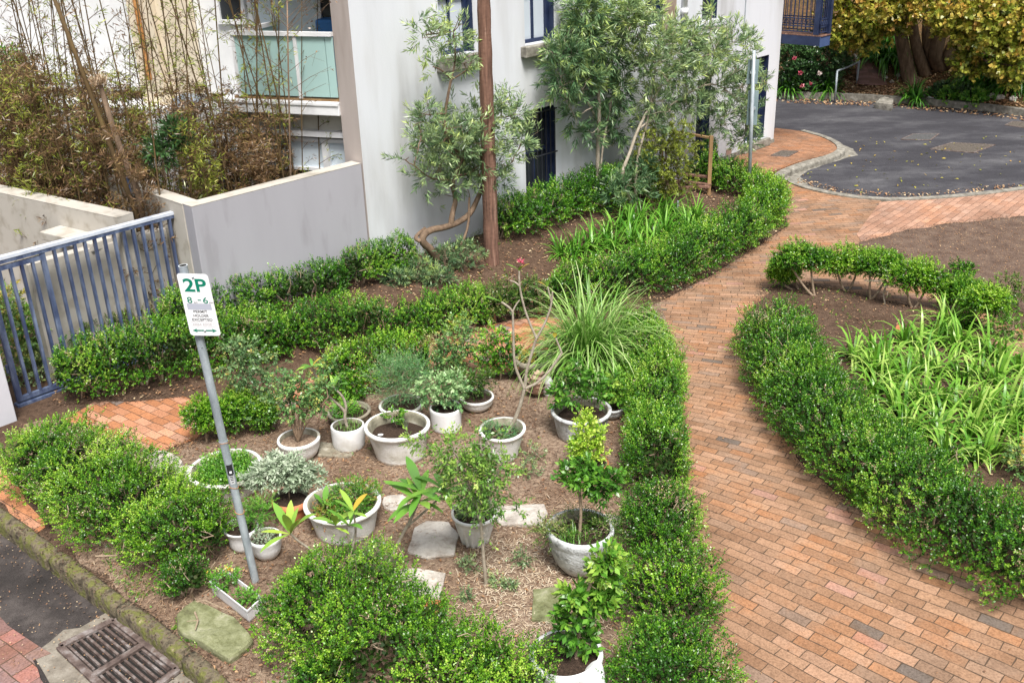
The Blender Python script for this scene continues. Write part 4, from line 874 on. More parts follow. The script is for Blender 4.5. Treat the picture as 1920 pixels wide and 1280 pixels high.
slab('pale_chip', [(1678, 608), (1692, 606), (1696, 618), (1680, 620)], .03, TERRA, 'small pinkish stone chip on the right bed soil', seed=21)
# handrail on the bank
hr = empty('handrail', GB(1566, 182), 'thin grey metal handrail beside the hill path', 'handrail')
a_ = GB(1566, 182); at_ = V(1570, 133, a_); b_ = GB(1606, 158); bt_ = V(1611, 116, b_); c_ = V(1600, 100, b_, 1.2); d_ = V(1566, 72, b_, 3.)
mb = MB(); mb.tube([at_, V(1590, 126, a_, .6), bt_, c_, d_], .022, 8); part(mb, 'rail', GALV, hr, smooth=True)
for x, y in ((a_, at_), (b_, bt_)): m_ = MB(); m_.tube([x-[0, 0, .1], y], .024, 8); part(m_, 'post', GALV, hr, smooth=True)
rg = np.random.RandomState(77)
for i, (x, y, s_) in enumerate(((1806, 140, 18), (1826, 165, 16), (1861, 175, 14), (1876, 178, 15), (1660, 140, 9), (1672, 147, 8), (1684, 135, 8), (1900, 180, 14), (1790, 172, 12), (1660, 128, 8))):
    p = GB(x, y+8); r_s = s_*sc(p)*.55; mb = MB(); mb.blob(p+np.array([0, 0, r_s*.3]), (r_s, r_s*.8, r_s*.75), seed=80+i, amp=.25)
    tag(mb.build('bank_rock', STONE), 'rough sandstone rock in the low wall of the bank', 'rock', 'rocks edging the bank')
mb = MB(); q1, q2 = GB(1724, 180)+[0, 0, .03], GB(1750, 187)+[0, 0, .03]; mb.bar(q1, q2, .06, .03); tag(mb.build('white_offcut', WHITE), 'short white strip lying on the leaf litter', 'offcut')
slab('kerb_ramp', [(1640, 190), (1658, 180), (1676, 185), (1674, 195)], .17, KERB, 'pale concrete kerb block at the foot of the hill path', z0=0, seed=23, cat='kerb block', rnd=0)
# ------------------------------------------------------------------ plant builders
def resample(p, step):
    p = np.array(p, float)[:, :2]; d = np.r_[0, np.cumsum(np.linalg.norm(np.diff(p, axis=0), axis=1))]
    s = np.linspace(0, d[-1], max(3, int(d[-1]/step)+1)); return np.c_[np.interp(s, d, p[:, 0]), np.interp(s, d, p[:, 1])], s, d[-1]
def hedge(name, label, cat, px, h, wd, seed, mat=BOX, dens=1., leaf=.022, gap=.0, low=.08, zb=0., group=None, lump=1., tone=(0, .55), tip=.4, thin=.0, ends=.3, twigs=1., core=True):
    rg = np.random.RandomState(seed); pts = chaikin([G(a, b, h*.95+zb) for a, b in px], 2) if len(px) > 2 else np.array([G(a, b, h*.95+zb)[:2] for a, b in px])
    cl, ss, Ln = resample(pts, .05); tn = np.gradient(cl, axis=0); tn /= np.linalg.norm(tn, axis=1)[:, None]
    er = min(ends, Ln*.5)
    def surf(s, th, k=1.):
        x = np.interp(s, ss, cl[:, 0]); y = np.interp(s, ss, cl[:, 1]); tx = np.interp(s, ss, tn[:, 0]); ty = np.interp(s, ss, tn[:, 1])
        e = np.sqrt(np.clip(1-(1-np.clip(np.minimum(s, Ln-s)/er, 0, 1))**2, .02, 1))
        c, si = np.cos(th), np.sin(th)
        a = np.sign(c)*np.abs(c)**.55*wd/2; zc = h*.42; zz = np.sign(si)*np.abs(si)**.55*(h*.58); zz = np.where(si < 0, zz*(h*.42-low)/(h*.58), zz)
        P0 = np.c_[x, y, np.full_like(x, zc+zb)]
        O = np.c_[ty*a*e, -tx*a*e, zz*(.55+.45*e)]
        P = P0+O; q = 1+lump*(.13*snoise(P, 1.7/max(h, .3)*.6, seed)+.10*snoise(P, 4.5, seed+1)+.10*snoise(P, 9, seed+2)+.07*snoise(P, 17, seed+3))
        return P0+O*(q*k)[:, None], nrm(O+1e-6), P0
    area = Ln*(wd+2*h); c = np.array([cl[len(cl)//2][0], cl[len(cl)//2][1], zb]); root = empty(name, c, label, cat, group)
    n = int(area*760*dens*(.022/leaf)**2)
    tt = np.linspace(-.55, math.pi+.55, 400); pc, psn = np.cos(tt), np.sin(tt); pz = np.sign(psn)*np.abs(psn)**.55*h*.58; pz = np.where(psn < 0, pz*.6, pz)
    al = np.r_[0, np.cumsum(np.hypot(np.diff(np.sign(pc)*np.abs(pc)**.55*wd/2), np.diff(pz)))]; al /= al[-1]
    TH = lambda k: np.interp(rg.uniform(0, 1, k), al, tt)
    s = rg.uniform(0, Ln, n); th = TH(n)
    P, Nn, _ = surf(s, th, 1-.38*rg.uniform(0, 1, n)**1.5)
    thr = .90-gap; g = snoise(P, 3.4, seed+7)+.8*snoise(P, 9, seed+8)-.35*np.clip(.35-(P[:, 2]-zb)/h, 0, 1)*(-2)
    keep = g < thr
    P, Nn = P[keep], Nn[keep]
    A = nrm(Nn*.8+np.array([0, 0, .55])+rg.normal(size=P.shape)*.45)
    base = np.clip(rg.uniform(*tone, len(P))*1.15-.05+.20*snoise(P, 2.2, seed+11)+.16*snoise(P, 8, seed+12), 0, 1)
    leaf *= 1.18; Vt, F, T = shoots(rg, P, A, leaf*3.3, 9, leaf, leaf*.62, 60, clump=base, tiptone=tip)
    npmesh('foliage', Vt, F, mat, root, T)
    dk = (snoise(P, 5.5, seed+20)+.6*snoise(P, 13, seed+21) > 1.05) & (rg.uniform(size=len(P)) < .5)
    if dk.sum() > 3: Vt, F, T = shoots(rg, P[dk]+Nn[dk]*.012, A[dk], leaf*3.4, 7, leaf*.95, leaf*.5, 65, tonemix=(0, .7)); npmesh('dead_sprays', Vt, F, DEAD, root, T)
    # large filler leaves deep inside, coloured dark to paint the hedge's inner shade
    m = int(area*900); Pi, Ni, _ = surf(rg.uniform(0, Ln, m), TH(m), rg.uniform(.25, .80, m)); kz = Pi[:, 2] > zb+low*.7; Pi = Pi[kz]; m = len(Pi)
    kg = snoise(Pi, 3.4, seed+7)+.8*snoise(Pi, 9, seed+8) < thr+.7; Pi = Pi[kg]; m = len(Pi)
    Vt, F = leafquads(Pi, nrm(rg.normal(size=(m, 3))), rg.normal(size=(m, 3)), rg.uniform(.035, .065, m), rg.uniform(.02, .035, m)); npmesh('inner_shade_leaves', Vt, F, INNER, root, rg.uniform(0, 1, m))
    mb = MB()
    for i in range(max(2, int(Ln/.3))):
        s0 = (i+.5+rg.uniform(-.3, .3))/max(2, int(Ln/.3))*Ln; x = np.interp(s0, ss, cl[:, 0]); y = np.interp(s0, ss, cl[:, 1]); b0 = np.array([x, y, zb-.02])
        for j in range(3):
            tp = b0+np.array([rg.normal()*.12, rg.normal()*.12, h*rg.uniform(.5, .8)]); m_ = (b0+tp)/2+rg.normal(size=3)*.03
            mb.tube([b0, m_, tp], [.014, .010, .005], 5, False)
    nt_ = int(Ln*14*twigs)
    if nt_:
        P, Nn, _ = surf(rg.uniform(0, Ln, nt_), TH(nt_), 1.0)
        for p, nn in zip(P, Nn):
            d = nrm(nn+rg.normal(size=3)*.6); p0 = p-d*.10; p1 = p+d*rg.uniform(-.01, .05)
            mb.tube([p0, (p0+p1)/2+rg.normal(size=3)*.012, p1], [.0045, .0035, .002], 4, False)
            e = nrm(d+rg.normal(size=3)*.7); mb.tube([(p0+p1)/2, (p0+p1)/2+e*.05], [.003, .0015], 4, False)
    mb.build('twig_sprays', TWIG, root)
    return root
def blobs_px(b, L_, sc_=None):
    out = []
    for q in L_:
        px, py, rx, ry = q[:4]; dd = q[4] if len(q) > 4 else 0.
        p = V(px, py, b, dd); k = proj(p)[2]/FP; out.append((p, np.array([rx*k, min(rx, ry)*k*.95, ry*k*1.02])))
    return out
def crown(rg, blobs, n, shell=.5, seed=0, lump=.25, up=.25):
    wts = np.array([r[0]*r[2]+r[1]*r[2]+r[0]*r[1] for c, r in blobs]); wts /= wts.sum(); idx = rg.choice(len(blobs), n, p=wts)
    d = nrm(rg.normal(size=(n, 3))); rad = np.where(rg.uniform(size=n) < shell, rg.uniform(.75, 1.02, n), rg.uniform(0, 1, n)**.45)
    cs = np.array([c for c, r in blobs])[idx]; rs = np.array([r for c, r in blobs])[idx]
    q = 1+lump*snoise(d*1.0+cs, 2.4, seed); P = cs+d*rs*(rad*q)[:, None]
    return P, nrm(d+np.array([0, 0, up]))
def limb(mb, a, b, r0, r1, rg, bend=.12, n=7, sides=6, sag=0.):
    a, b = np.array(a, float), np.array(b, float); L = np.linalg.norm(b-a); t = np.linspace(0, 1, n)[:, None]
    off = rg.normal(size=3)*bend*L; P = a+(b-a)*t+off*(t*(1-t))*2+np.array([0, 0, sag*L])*(t*(1-t)); P[1:-1] += rg.normal(size=(n-2, 3))*.012*L
    mb.tube(P, np.linspace(r0, r1, n), sides, True); return P
def plant(name, label, cat, b, trunks, blobs, n, ln, k, L, W, mat, seed, bark=TWIG, nb=14, r0=.012, ang=55, shell=.5, tone=(0, .55), tip=.35, lump=.25, up=.3, group=None, root=None, twr=.0035, droopy=0., foln='foliage', stemn='stem', ntw=40, sides=7, fill=0, flat=0., gapf=0., outw=.8):
    rg = np.random.RandomState(seed); b = np.array(b, float)
    root = root or empty(name, b, label, cat, group); mb = MB(); nodes = []
    for tr in trunks:    # list of (pts, r0, r1)
        pts, ra, rb = tr; p = np.array(pts, float)
        d = np.r_[0, np.cumsum(np.linalg.norm(np.diff(p, axis=0), axis=1))]; s = np.linspace(0, d[-1], max(4, len(p)*4))
        if len(p) > 2:
            cp = np.array(p); 
            for _ in range(2):
                q = [cp[0]]
                for i in range(len(cp)-1): q += [cp[i]*.75+cp[i+1]*.25, cp[i]*.25+cp[i+1]*.75]
                q.append(cp[-1]); cp = np.array(q)
            P = cp
        else: P = p[0]+(p[1]-p[0])*np.linspace(0, 1, 5)[:, None]+np.r_[[[0]*3], rg.normal(size=(3, 3))*.01*d[-1], [[0]*3]]
        mb.tube(P, np.linspace(ra, rb, len(P)), sides); nodes += [(x, rb) for x in P[len(P)//3:]]
    for c, r in blobs:
        if not nodes: nodes = [(b, r0)]
        N0 = np.array([x for x, _ in nodes]); i = np.argmin(np.linalg.norm(N0-c, axis=1)+np.where(N0[:, 2] > c[2]+.1, .6, 0))
        P = limb(mb, nodes[i][0], c, min(nodes[i][1], r0), r0*.45, rg, .12); nodes += [(x, r0*.45) for x in P[2:]]
    N0 = np.array([x for x, _ in nodes]); T, _ = crown(rg, blobs, nb, .2, seed, lump); extra = []
    for t in T:
        i = np.argmin(np.linalg.norm(N0-t, axis=1)+np.where(N0[:, 2] > t[2]+.02, .35, 0)); P = limb(mb, N0[i], t, r0*.42, twr*.8, rg, .15, 6, 5); extra += list(P[2:])
    N1 = np.array(list(N0)+extra)
    P, Nn = crown(rg, blobs, n, shell, seed, lump, up)
    if gapf: kp = snoise(P, 5/max(.3, blobs[0][1][0]*2), seed+5) < (1-gapf); P, Nn = P[kp], Nn[kp]
    A = nrm(Nn*outw+rg.normal(size=P.shape)*.45+np.array([0, 0, -droopy]))
    for t, a in list(zip(P, A))[:ntw]:
        i = np.argmin(np.linalg.norm(N1-t, axis=1)); mb.tube([N1[i], (N1[i]+t)/2+rg.normal(size=3)*.01, t, t+a*ln*.8], [twr, twr*.8, twr*.6, twr*.3], 4, False)
    mb.build(stemn, bark, root, smooth=True)
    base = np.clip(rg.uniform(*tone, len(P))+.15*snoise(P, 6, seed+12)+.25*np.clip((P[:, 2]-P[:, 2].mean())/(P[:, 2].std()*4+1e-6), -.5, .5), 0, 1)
    Vt, F, Tn = shoots(rg, P, A, ln, k, L, W, ang, clump=base, tiptone=tip, flat=flat)
    if fill:
        Pf, _ = crown(rg, [(c_, r_*.62) for c_, r_ in blobs], fill, 0, seed, lump, 0); m = len(Pf); V3, F3 = leafquads(Pf, nrm(rg.normal(size=(m, 3))), rg.normal(size=(m, 3)), np.full(m, L*1.6), np.full(m, W*1.7)); Vt, F, Tn = cat3([(Vt, F, Tn), (V3, F3, rg.uniform(0, .1, m))])
    npmesh(foln, Vt, F, mat, root, Tn)
    return root
def fan(rg, c, n, L, W, droop, tonebase, spread=1., K=6, arch=.4, r=.06, fold=.18, prof=None):
    """rosette of arching blades from one crown"""
    th = rg.uniform(0, 6.283, n); el = rg.uniform(arch, 1.45, n); D = np.c_[np.cos(th)*np.cos(el), np.sin(th)*np.cos(el), np.sin(el)]
    B = np.array(c)+np.c_[np.cos(th)*r*rg.uniform(0, 1, n), np.sin(th)*r*rg.uniform(0, 1, n), np.zeros(n)]
    Ls = L*rg.uniform(.6, 1.15, n); V_, F = strips(B, D, Ls, W*rg.uniform(.7, 1.15, n), droop*rg.uniform(.5, 1.3, n)*(1.5-el/1.6), K, fold, prof)
    T = np.repeat(np.clip(tonebase+rg.uniform(-.3, .3, n), 0, 1), K)+np.tile(np.linspace(-.08, .18, K), n)
    return V_, F, np.clip(T, 0, 1)
def strapclump(label, p, seed, L=.45, W=.026, n=34, mat=STRAP, group=None, tb=.45, droop=1.5, name='strap_leaf_clump'):
    rg = np.random.RandomState(seed); root = empty(name, p, label, 'plant', group); ps = []
    for j in range(3):
        c = np.array(p)+np.array([rg.normal()*.07, rg.normal()*.07, 0]); ps.append(fan(rg, c, n//3, L, W, droop, tb))
    Vt, F, T = cat3(ps); npmesh('leaves', Vt, F, mat, root, T, smooth=True); return root
# ---- pots
PROF = {
 'tub': [(.72, 0), (.76, .02), (.93, .86), (.96, .88), (1.0, .90), (1.0, .985), (.97, 1.0), (.90, 1.0), (.86, .97), (.80, .6), (.72, .4)],
 'bowl': [(.45, 0), (.62, .05), (.82, .25), (.94, .55), (.97, .80), (1.0, .84), (1.02, .93), (1.0, 1.0), (.90, 1.0), (.87, .95), (.84, .6), (.6, .35)],
 'cyl': [(.93, 0), (.97, .02), (1.0, .06), (1.0, .97), (.98, 1.0), (.87, 1.0), (.85, .96), (.84, .6), (.8, .5)],
 'cone': [(.55, 0), (.60, .03), (.92, .90), (.98, .92), (1.0, .95), (1.0, 1.0), (.89, 1.0), (.85, .95), (.75, .6), (.65, .5)],
 'terra': [(.62, 0), (.66, .02), (.88, .76), (.99, .77), (1.0, .80), (1.0, 1.0), (.91, 1.0), (.88, .95), (.8, .6), (.7, .5)],
 'urn': [(.50, 0), (.55, .04), (.50, .12), (.55, .30), (.70, .55), (.82, .74), (.98, .80), (1.03, .86), (1.0, 1.0), (.86, 1.0), (.80, .90), (.7, .6)],
 'bell': [(.55, 0), (.70, .06), (.80, .25), (.78, .5), (.85, .8), (.98, .95), (1.0, 1.0), (.88, 1.0), (.82, .9), (.7, .6)],
}
def potpos(cx, cy, wpx, ybot, kind):
    lo, hi = .05, .7
    for _ in range(30):
        H = (lo+hi)/2; c = G(cx, cy, H); rr = wpx/2*sc(c)*PROF[kind][0][0]*1.0; y = proj((c[0], c[1]-rr*.97, 0))[1]
        if y < ybot: lo = H
        else: hi = H
    c = G(cx, cy, H); return np.array([c[0], c[1], .015]), wpx/2*sc(c), H
def pot(cx, cy, wpx, ybot, kind, mat, label, cat='potted plant', name='potted_plant', soil=.86, soilmat=None, group=None, inner=None, tilt=None, fl=0, H=None):
    c, r_, h_ = potpos(cx, cy, wpx, ybot, kind)
    if H: h_ = H; q = G(cx, cy, H); c = np.array([q[0], q[1], .015]); r_ = wpx/2*sc(q)
    root = empty(name, c, label, cat, group); pr = PROF[kind]; prof = []
    for i in range(len(pr)-1):
        (a, z), (b_, z2) = pr[i], pr[i+1]; k = max(1, int(math.hypot((b_-a)*r_, (z2-z)*h_)/.03))
        prof += [((a+(b_-a)*j/k)*r_, (z+(z2-z)*j/k)*h_) for j in range(k)]
    prof.append((pr[-1][0]*r_, pr[-1][1]*h_)); rim_i = max(i for i, (rr, z) in enumerate(prof) if z >= h_*.995)
    mb = MB(); mb.lathe(c, prof[:rim_i+1], 56); mb.add([tuple(c+[prof[0][0]*math.cos(t), prof[0][0]*math.sin(t), 0.001]) for t in np.linspace(6.28, 0, 24)[:-1]], [tuple(range(23))])
    vv = np.array(mb.v); q = snoise(vv, 2.2/r_*.35, 7+int(cx))*.012*r_/.2; dv = vv[:, :2]-c[:2]; 
    vv[:, :2] += nrm(dv)*q[:, None]; 
    if fl: a_ = np.arctan2(dv[:, 1], dv[:, 0]); zz = (vv[:, 2]-c[2])/h_; vv[:, :2] += nrm(dv)*(np.cos(a_*fl)*.012*np.clip((.75-zz)*6, 0, 1))[:, None]
    mb.v = [tuple(x) for x in vv]; po_ = mb.build('pot', mat, root, smooth=True)
    mb = MB(); mb.lathe(c, prof[rim_i:], 56)
    vv = np.array(mb.v); q = snoise(vv, 2.2/r_*.35, 7+int(cx))*.012*r_/.2; vv[:, :2] += nrm(vv[:, :2]-c[:2])*q[:, None]; mb.v = [tuple(x) for x in vv]
    mb.build('pot_inside', inner or POTIN, po_, smooth=True)
    rs = r_*.90; zs = c[2]+h_*soil; nn = 26; vs = []
    rr_ = np.interp(soil, [z for (_, z) in pr[-4:]][::-1], [a for (a, _) in pr[-4:]][::-1])*r_*1.0+.004
    for j in range(9):
        for k in range(nn):
            a = 6.283*k/nn; rr = rr_*j/8; p = np.array([c[0]+rr*math.cos(a), c[1]+rr*math.sin(a), 0]); vs.append((p[0], p[1], zs+float(snoise(p[None], 12, 3)[0])*.008-.008*(j/8)**2))
    mb = MB(); mb.add(vs, [(j*nn+k, (j+1)*nn+k, (j+1)*nn+(k+1) % nn, j*nn+(k+1) % nn) for j in range(8) for k in range(nn)]); mb.build('soil', soilmat or POTSOIL, po_, smooth=True)
    return root, np.array([c[0], c[1], zs]), r_, h_
def addstem(mb_list, root, name, mat): 
    mb = MB()
    for pts, ra, rb in mb_list:
        cp = np.array(pts, float)
        for _ in range(2 if len(cp) > 2 else 0):
            q = [cp[0]]
            for i in range(len(cp)-1): q += [cp[i]*.75+cp[i+1]*.25, cp[i]*.25+cp[i+1]*.75]
            q.append(cp[-1]); cp = np.array(q)
        mb.tube(cp, np.linspace(ra, rb, len(cp)), 8)
    return mb.build(name, mat, root, smooth=True)
PADDLE = lambda t: (math.sin(min(1, t*1.02)*math.pi)**.7)*(.65+.5*t) if t > .02 else .08
def paddles(root, tips, rg, L, W, n, name='leaves', mat=None, el=(.1, 1.0), tb=.35, droop=.7, yellow=0.):
    ps = []
    for p, up in tips:
        th = np.arange(n)*2.4+rg.uniform(0, 6.3); e = rg.uniform(el[0], el[1], n); D = np.c_[np.cos(th)*np.cos(e), np.sin(th)*np.cos(e), np.sin(e)]+np.array(up)*.3
        B = np.repeat(np.array(p)[None], n, 0)+rg.normal(size=(n, 3))*.006; Ls = L*rg.uniform(.65, 1.1, n)
        V_, F = strips(B, D, Ls, W*rg.uniform(.8, 1.1, n)*(Ls/L), droop*rg.uniform(.4, 1.3, n), 7, .12, PADDLE)
        t_ = np.clip(tb+rg.uniform(-.22, .28, n), 0, .8); t_ = np.where(rg.uniform(size=n) < yellow, .97, t_); ps.append((V_, F, np.repeat(t_, 7)))
    a, b_, c_ = cat3(ps); return npmesh(name, a, b_, mat or FRAN, root, c_, smooth=True)
def turf(root, c, r, n, L, W, mat, seed, name='leaves', tb=.4, tone=.3, droop=.8):
    rg = np.random.RandomState(seed); a = rg.uniform(0, 6.283, n); q = r*np.sqrt(rg.uniform(0, 1, n)); B = np.array(c)+np.c_[q*np.cos(a), q*np.sin(a), np.zeros(n)]
    D = nrm(np.c_[rg.normal(size=(n, 2))*.5, np.ones(n)]); V_, F = strips(B, D, L*rg.uniform(.5, 1.2, n), np.full(n, W), droop*rg.uniform(.3, 1.5, n), 3)
    return npmesh(name, V_, F, mat, root, np.repeat(np.clip(tb+rg.uniform(-tone, tone, n), 0, 1), 3))
# ------------------------------------------------------------------ clipped box hedges
hedge('hedge', 'dry brownish box hedge just inside the right end of the slatted gate', 'hedge', [(120, 618), (200, 598), (290, 572)], .58, .46, 100, BOXD, gap=.25, leaf=.024, thin=.3, tone=(.2, .9))
hedge('hedge', 'box hedge growing against the foot of the lilac wall', 'hedge', [(300, 568), (370, 545), (440, 532), (560, 512), (640, 488)], .52, .50, 101, BOX, gap=.10, leaf=.024, zb=.24, low=.10)
hedge('hedge', 'leggy end of the wall-foot hedge with bare stems, by the dark wall joint', 'hedge', [(640, 486), (700, 465), (775, 448)], .50, .46, 102, BOX, gap=.22, leaf=.022, zb=.27, low=.26, core=False)
hedge('hedge', 'long thick box hedge from the blue gate along the narrow side brick path', 'hedge', [(96, 658), (200, 634), (320, 618), (450, 600), (540, 586)], .66, .62, 111, BOX, gap=.08, leaf=.024, core=False)
hedge('hedge', 'leggy box hedge with soil showing between its stems, behind the bright short hedge', 'hedge', [(530, 590), (600, 580), (720, 573), (830, 556), (905, 540)], .56, .56, 112, BOX, gap=.30, leaf=.023, low=.20, core=False)
hedge('hedge', 'gappy end of the box hedge behind the bare frangipani branches', 'hedge', [(900, 545), (960, 528), (1030, 525)], .5, .42, 121, BOXD, gap=.5, leaf=.026, thin=1, dens=.8, twigs=2.5)
hedge('hedge', 'box hedge behind the arching grass, running back along the curved path', 'hedge', [(1035, 515), (1130, 500), (1240, 470), (1340, 425), (1425, 385)], .52, .66, 131, BOX, gap=.15, leaf=.028)
hedge('hedge', 'rounded bright end of the box hedge where the path meets the cul-de-sac', 'hedge', [(1425, 382), (1450, 352), (1425, 325)], .45, .55, 141, BOXB, leaf=.03)
hedge('hedge', 'box hedge growing along the wall of the white building', 'hedge', [(925, 388), (1010, 364), (1100, 335), (1160, 312), (1225, 300)], .58, .62, 151, BOX, gap=.05, leaf=.030, zb=.26, core=False)
hedge('hedge', 'box hedge behind the stake frame beside the corner pavement', 'hedge', [(1290, 300), (1360, 306), (1410, 322)], .48, .6, 161, BOX, leaf=.03)
hedge('round_shrub', 'large round green shrub against the white building under the trees', 'shrub', [(1318, 272), (1345, 272)], .8, .8, 171, BOX, leaf=.034, ends=.4, low=.05)
hedge('hedge', 'box hedge with a rounded top along the left edge of the curving path', 'hedge', [(1190, 566), (1222, 630), (1228, 710), (1226, 780), (1234, 860)], .5, .52, 181, BOX, leaf=.021)
for i, (pp, h_, w_, lb) in enumerate((([(1238, 895), (1246, 985)], .48, .66, 'box shrub beside the path, level with the grey citrus bowl'),
        ([(1246, 1010), (1262, 1110)], .5, .74, 'box shrub beside the path, below the grey citrus bowl'),
        ([(1262, 1140), (1262, 1290)], .5, .78, 'box shrub beside the path at the bottom edge, next to the bag on the pot'))):
    hedge('box_shrub', lb, 'shrub', pp, h_, w_, 191+i*7, (BOX, BOXB, BOX)[i], leaf=.019, gap=.12, group='box shrubs closing the hedge line by the path', ends=.28, twigs=1.6, core=False)
hedge('hedge', 'broad box hedge curving along the right edge of the brick path', 'hedge', [(1446, 556), (1462, 615), (1500, 680), (1560, 745), (1620, 805), (1700, 868), (1800, 930), (1920, 985), (2080, 1040), (2300, 1110), (2560, 1190)], .56, .82, 221, BOX, leaf=.021, low=.04)
hedge('hedge', 'bright box hedge running from the wall end down beside the mossy kerb', 'hedge', [(40, 800), (110, 822), (190, 880), (270, 925), (340, 958), (392, 972)], .52, .86, 231, BOXB, leaf=.019, gap=.1, twigs=1.8, low=.05)
hedge('box_shrub', 'small dark box shrub at the tip of the kerbside hedge above the mossy slab', 'shrub', [(335, 1045), (352, 1075)], .3, .34, 241, BOX, leaf=.018, ends=.17, core=False)
hedge('hedge', 'bright loose box hedge at the bottom edge below the trough and pole', 'hedge', [(545, 1060), (610, 1090), (690, 1135), (770, 1180), (850, 1245), (960, 1330)], .52, 1.08, 251, BOXB, leaf=.019, gap=-.25, twigs=1.2, low=.02, lump=1.0)
hedge('box_shrub', 'low sprawling box shrub on the dark soil at the bottom, right of the kerb', 'shrub', [(560, 1235), (640, 1275)], .28, .4, 261, BOX, leaf=.018, ends=.2, gap=.35)
hedge('hedge', 'short bright hedge between the side brick path and the rosemary', 'hedge', [(610, 672), (680, 655), (760, 640), (800, 640)], .5, .45, 271, BOXB, leaf=.024)
for i, (x, y, yb, rx, ry, m_, lb) in enumerate(((384, 778, 832, 34, 28, BOXB, 'small yellow-tipped box shrub by the side path, left of the pole'), (440, 764, 818, 28, 30, BOX, 'dark box shrub just right of the sign pole'), (490, 772, 812, 24, 26, BOX, 'small box shrub left of the white rose bowl'))):
    b = G(x+4, yb); bl_ = blobs_px(b, [(x, y, rx, ry), (x+8, y-10, rx*.7, ry*.6)])
    plant('box_shrub', lb, 'shrub', b, [([b-[0, 0, .02], b+[.01, 0, .12]], .012, .010)], bl_, 900, .07, 9, .024, .015, m_, 300+i, nb=16, r0=.008, shell=.6, ang=60, lump=.3, tip=.45, fill=900, group='little box shrubs beside the side path')
# row of small box standards at the back of the right bed
row = [(1470, 512, 1500, 545, 28, 26, 'leftmost, touching the broad hedge'), (1500, 486, 1528, 556, 52, 34, 'single forked stem'), (1588, 495, 1588, 548, 58, 42, 'widest crown and spreading stems'), (1650, 498, 1632, 562, 36, 34, 'narrow leaning crown'),
       (1718, 522, 1712, 578, 52, 44, 'two splayed bare stems'), (1795, 548, 1772, 582, 44, 40, 'low full crown by strap leaves'), (1848, 566, 1852, 628, 42, 40, 'rightmost, near bare dirt')]
for i, (x, y, bx, by, rx, ry, lb) in enumerate(row):
    b = G(bx, by); bl_ = blobs_px(b, [(x, y-6, rx*.62, ry*.62), (x-rx*.5, y-3, rx*.5, ry*.48), (x+rx*.55, y-3, rx*.5, ry*.5)])
    top = V(x, y+ry*.5, b); trs = [([b-[0, 0, .02], b+(top-b)*.45+[.06*s_, 0, -.03], top+[.13*s_, 0, .05]], .019, .011) for s_ in (-1, 1)]
    plant('box_standard', 'bare-stemmed box shrub in the right bed row, '+lb, 'shrub', b, trs, bl_, 1000, .08, 9, .028, .018, BOX if i % 2 else BOXB, 320+i, nb=16, r0=.009, shell=.6, ang=60, lump=.3, tip=.4, fill=700, group='bare-stemmed box shrubs in a row')
b = G(1660, 572); bl_ = blobs_px(b, [(1664, 520, 28, 28)])
plant('dead_shrub', 'half dead twiggy shrub between the leafy ones of the right bed row', 'shrub', b, [([b-[0, 0, .02], V(1655, 545, b), V(1672, 520, b)], .013, .006)], bl_, 60, .06, 6, .02, .012, BOXD, 340, bark=GBARK, nb=34, r0=.008, ntw=40)
# ------------------------------------------------------------------ trees and big shrubs
# small bent tree beside the timber pole (its crown spreads along the wall)
VN = -FC.N
b = GS(832, 503); bt = lambda x, y, d=0.: V(x, y, b, d)
tr = [([b-[0, 0, .05], bt(812, 470), bt(788, 452), bt(800, 432), bt(845, 425), bt(880, 405), bt(893, 378), bt(905, 350)], .060, .030), ([bt(788, 452), bt(776, 446, .05), bt(797, 428, .1)], .032, .022),
      ([bt(845, 425), bt(848, 400), bt(856, 372, .1), bt(845, 345), bt(866, 300), bt(872, 270)], .042, .022), ([bt(868, 300), bt(830, 250), bt(838, 190), bt(846, 148)], .026, .016), ([b-[0, 0, .04], bt(878, 440, -.1), bt(880, 370)], .022, .014),
      ([bt(846, 150), bt(855, 110), bt(850, 60)], .014, .006), ([bt(846, 150), bt(880, 130), bt(888, 100)], .012, .005)]
bl_ = blobs_px(b, [(800, 330, 34, 26), (935, 330, 34, 24), (850, 340, 36, 22), (870, 260, 62, 52), (915, 225, 48, 42), (905, 290, 60, 42), (830, 270, 55, 45), (800, 215, 28, 28), (965, 215, 22, 26), (880, 325, 60, 30), (760, 300, 18, 12), (850, 60, 36, 36), (800, 65, 26, 36), (870, 120, 30, 24), (812, 125, 18, 14), (940, 190, 20, 20), (980, 265, 24, 24), (790, 255, 26, 18)])
plant('bent_tree', 'small bent tree with narrow grey green leaves beside the timber pole', 'tree', b, tr, bl_, 1000, .14, 12, .115, .020, OLE, 401, bark=BARK, nb=70, r0=.018, shell=.25, ang=50, lump=.6, up=.45, tip=.45, ntw=160, twr=.004, stemn='trunk', foln='crown', gapf=.30)
b2_ = V(1000, 200, b); b3 = GS(775, 500)
bl_ = blobs_px(b3, [(770, 385, 48, 24), (745, 375, 34, 18), (800, 350, 24, 20), (725, 380, 16, 10), (830, 400, 22, 30), (780, 415, 30, 18)])
plant('oleander_shrub', 'low spreading narrow-leaved shrub against the wall, left of the bent tree', 'shrub', b3, [([b3-[0, 0, .03], V(780, 440, b3), V(785, 410, b3)], .02, .012)], bl_, 210, .10, 10, .12, .020, OLED, 411, bark=BARK, nb=22, r0=.010, ang=50, lump=.3, tip=.4, ntw=60)
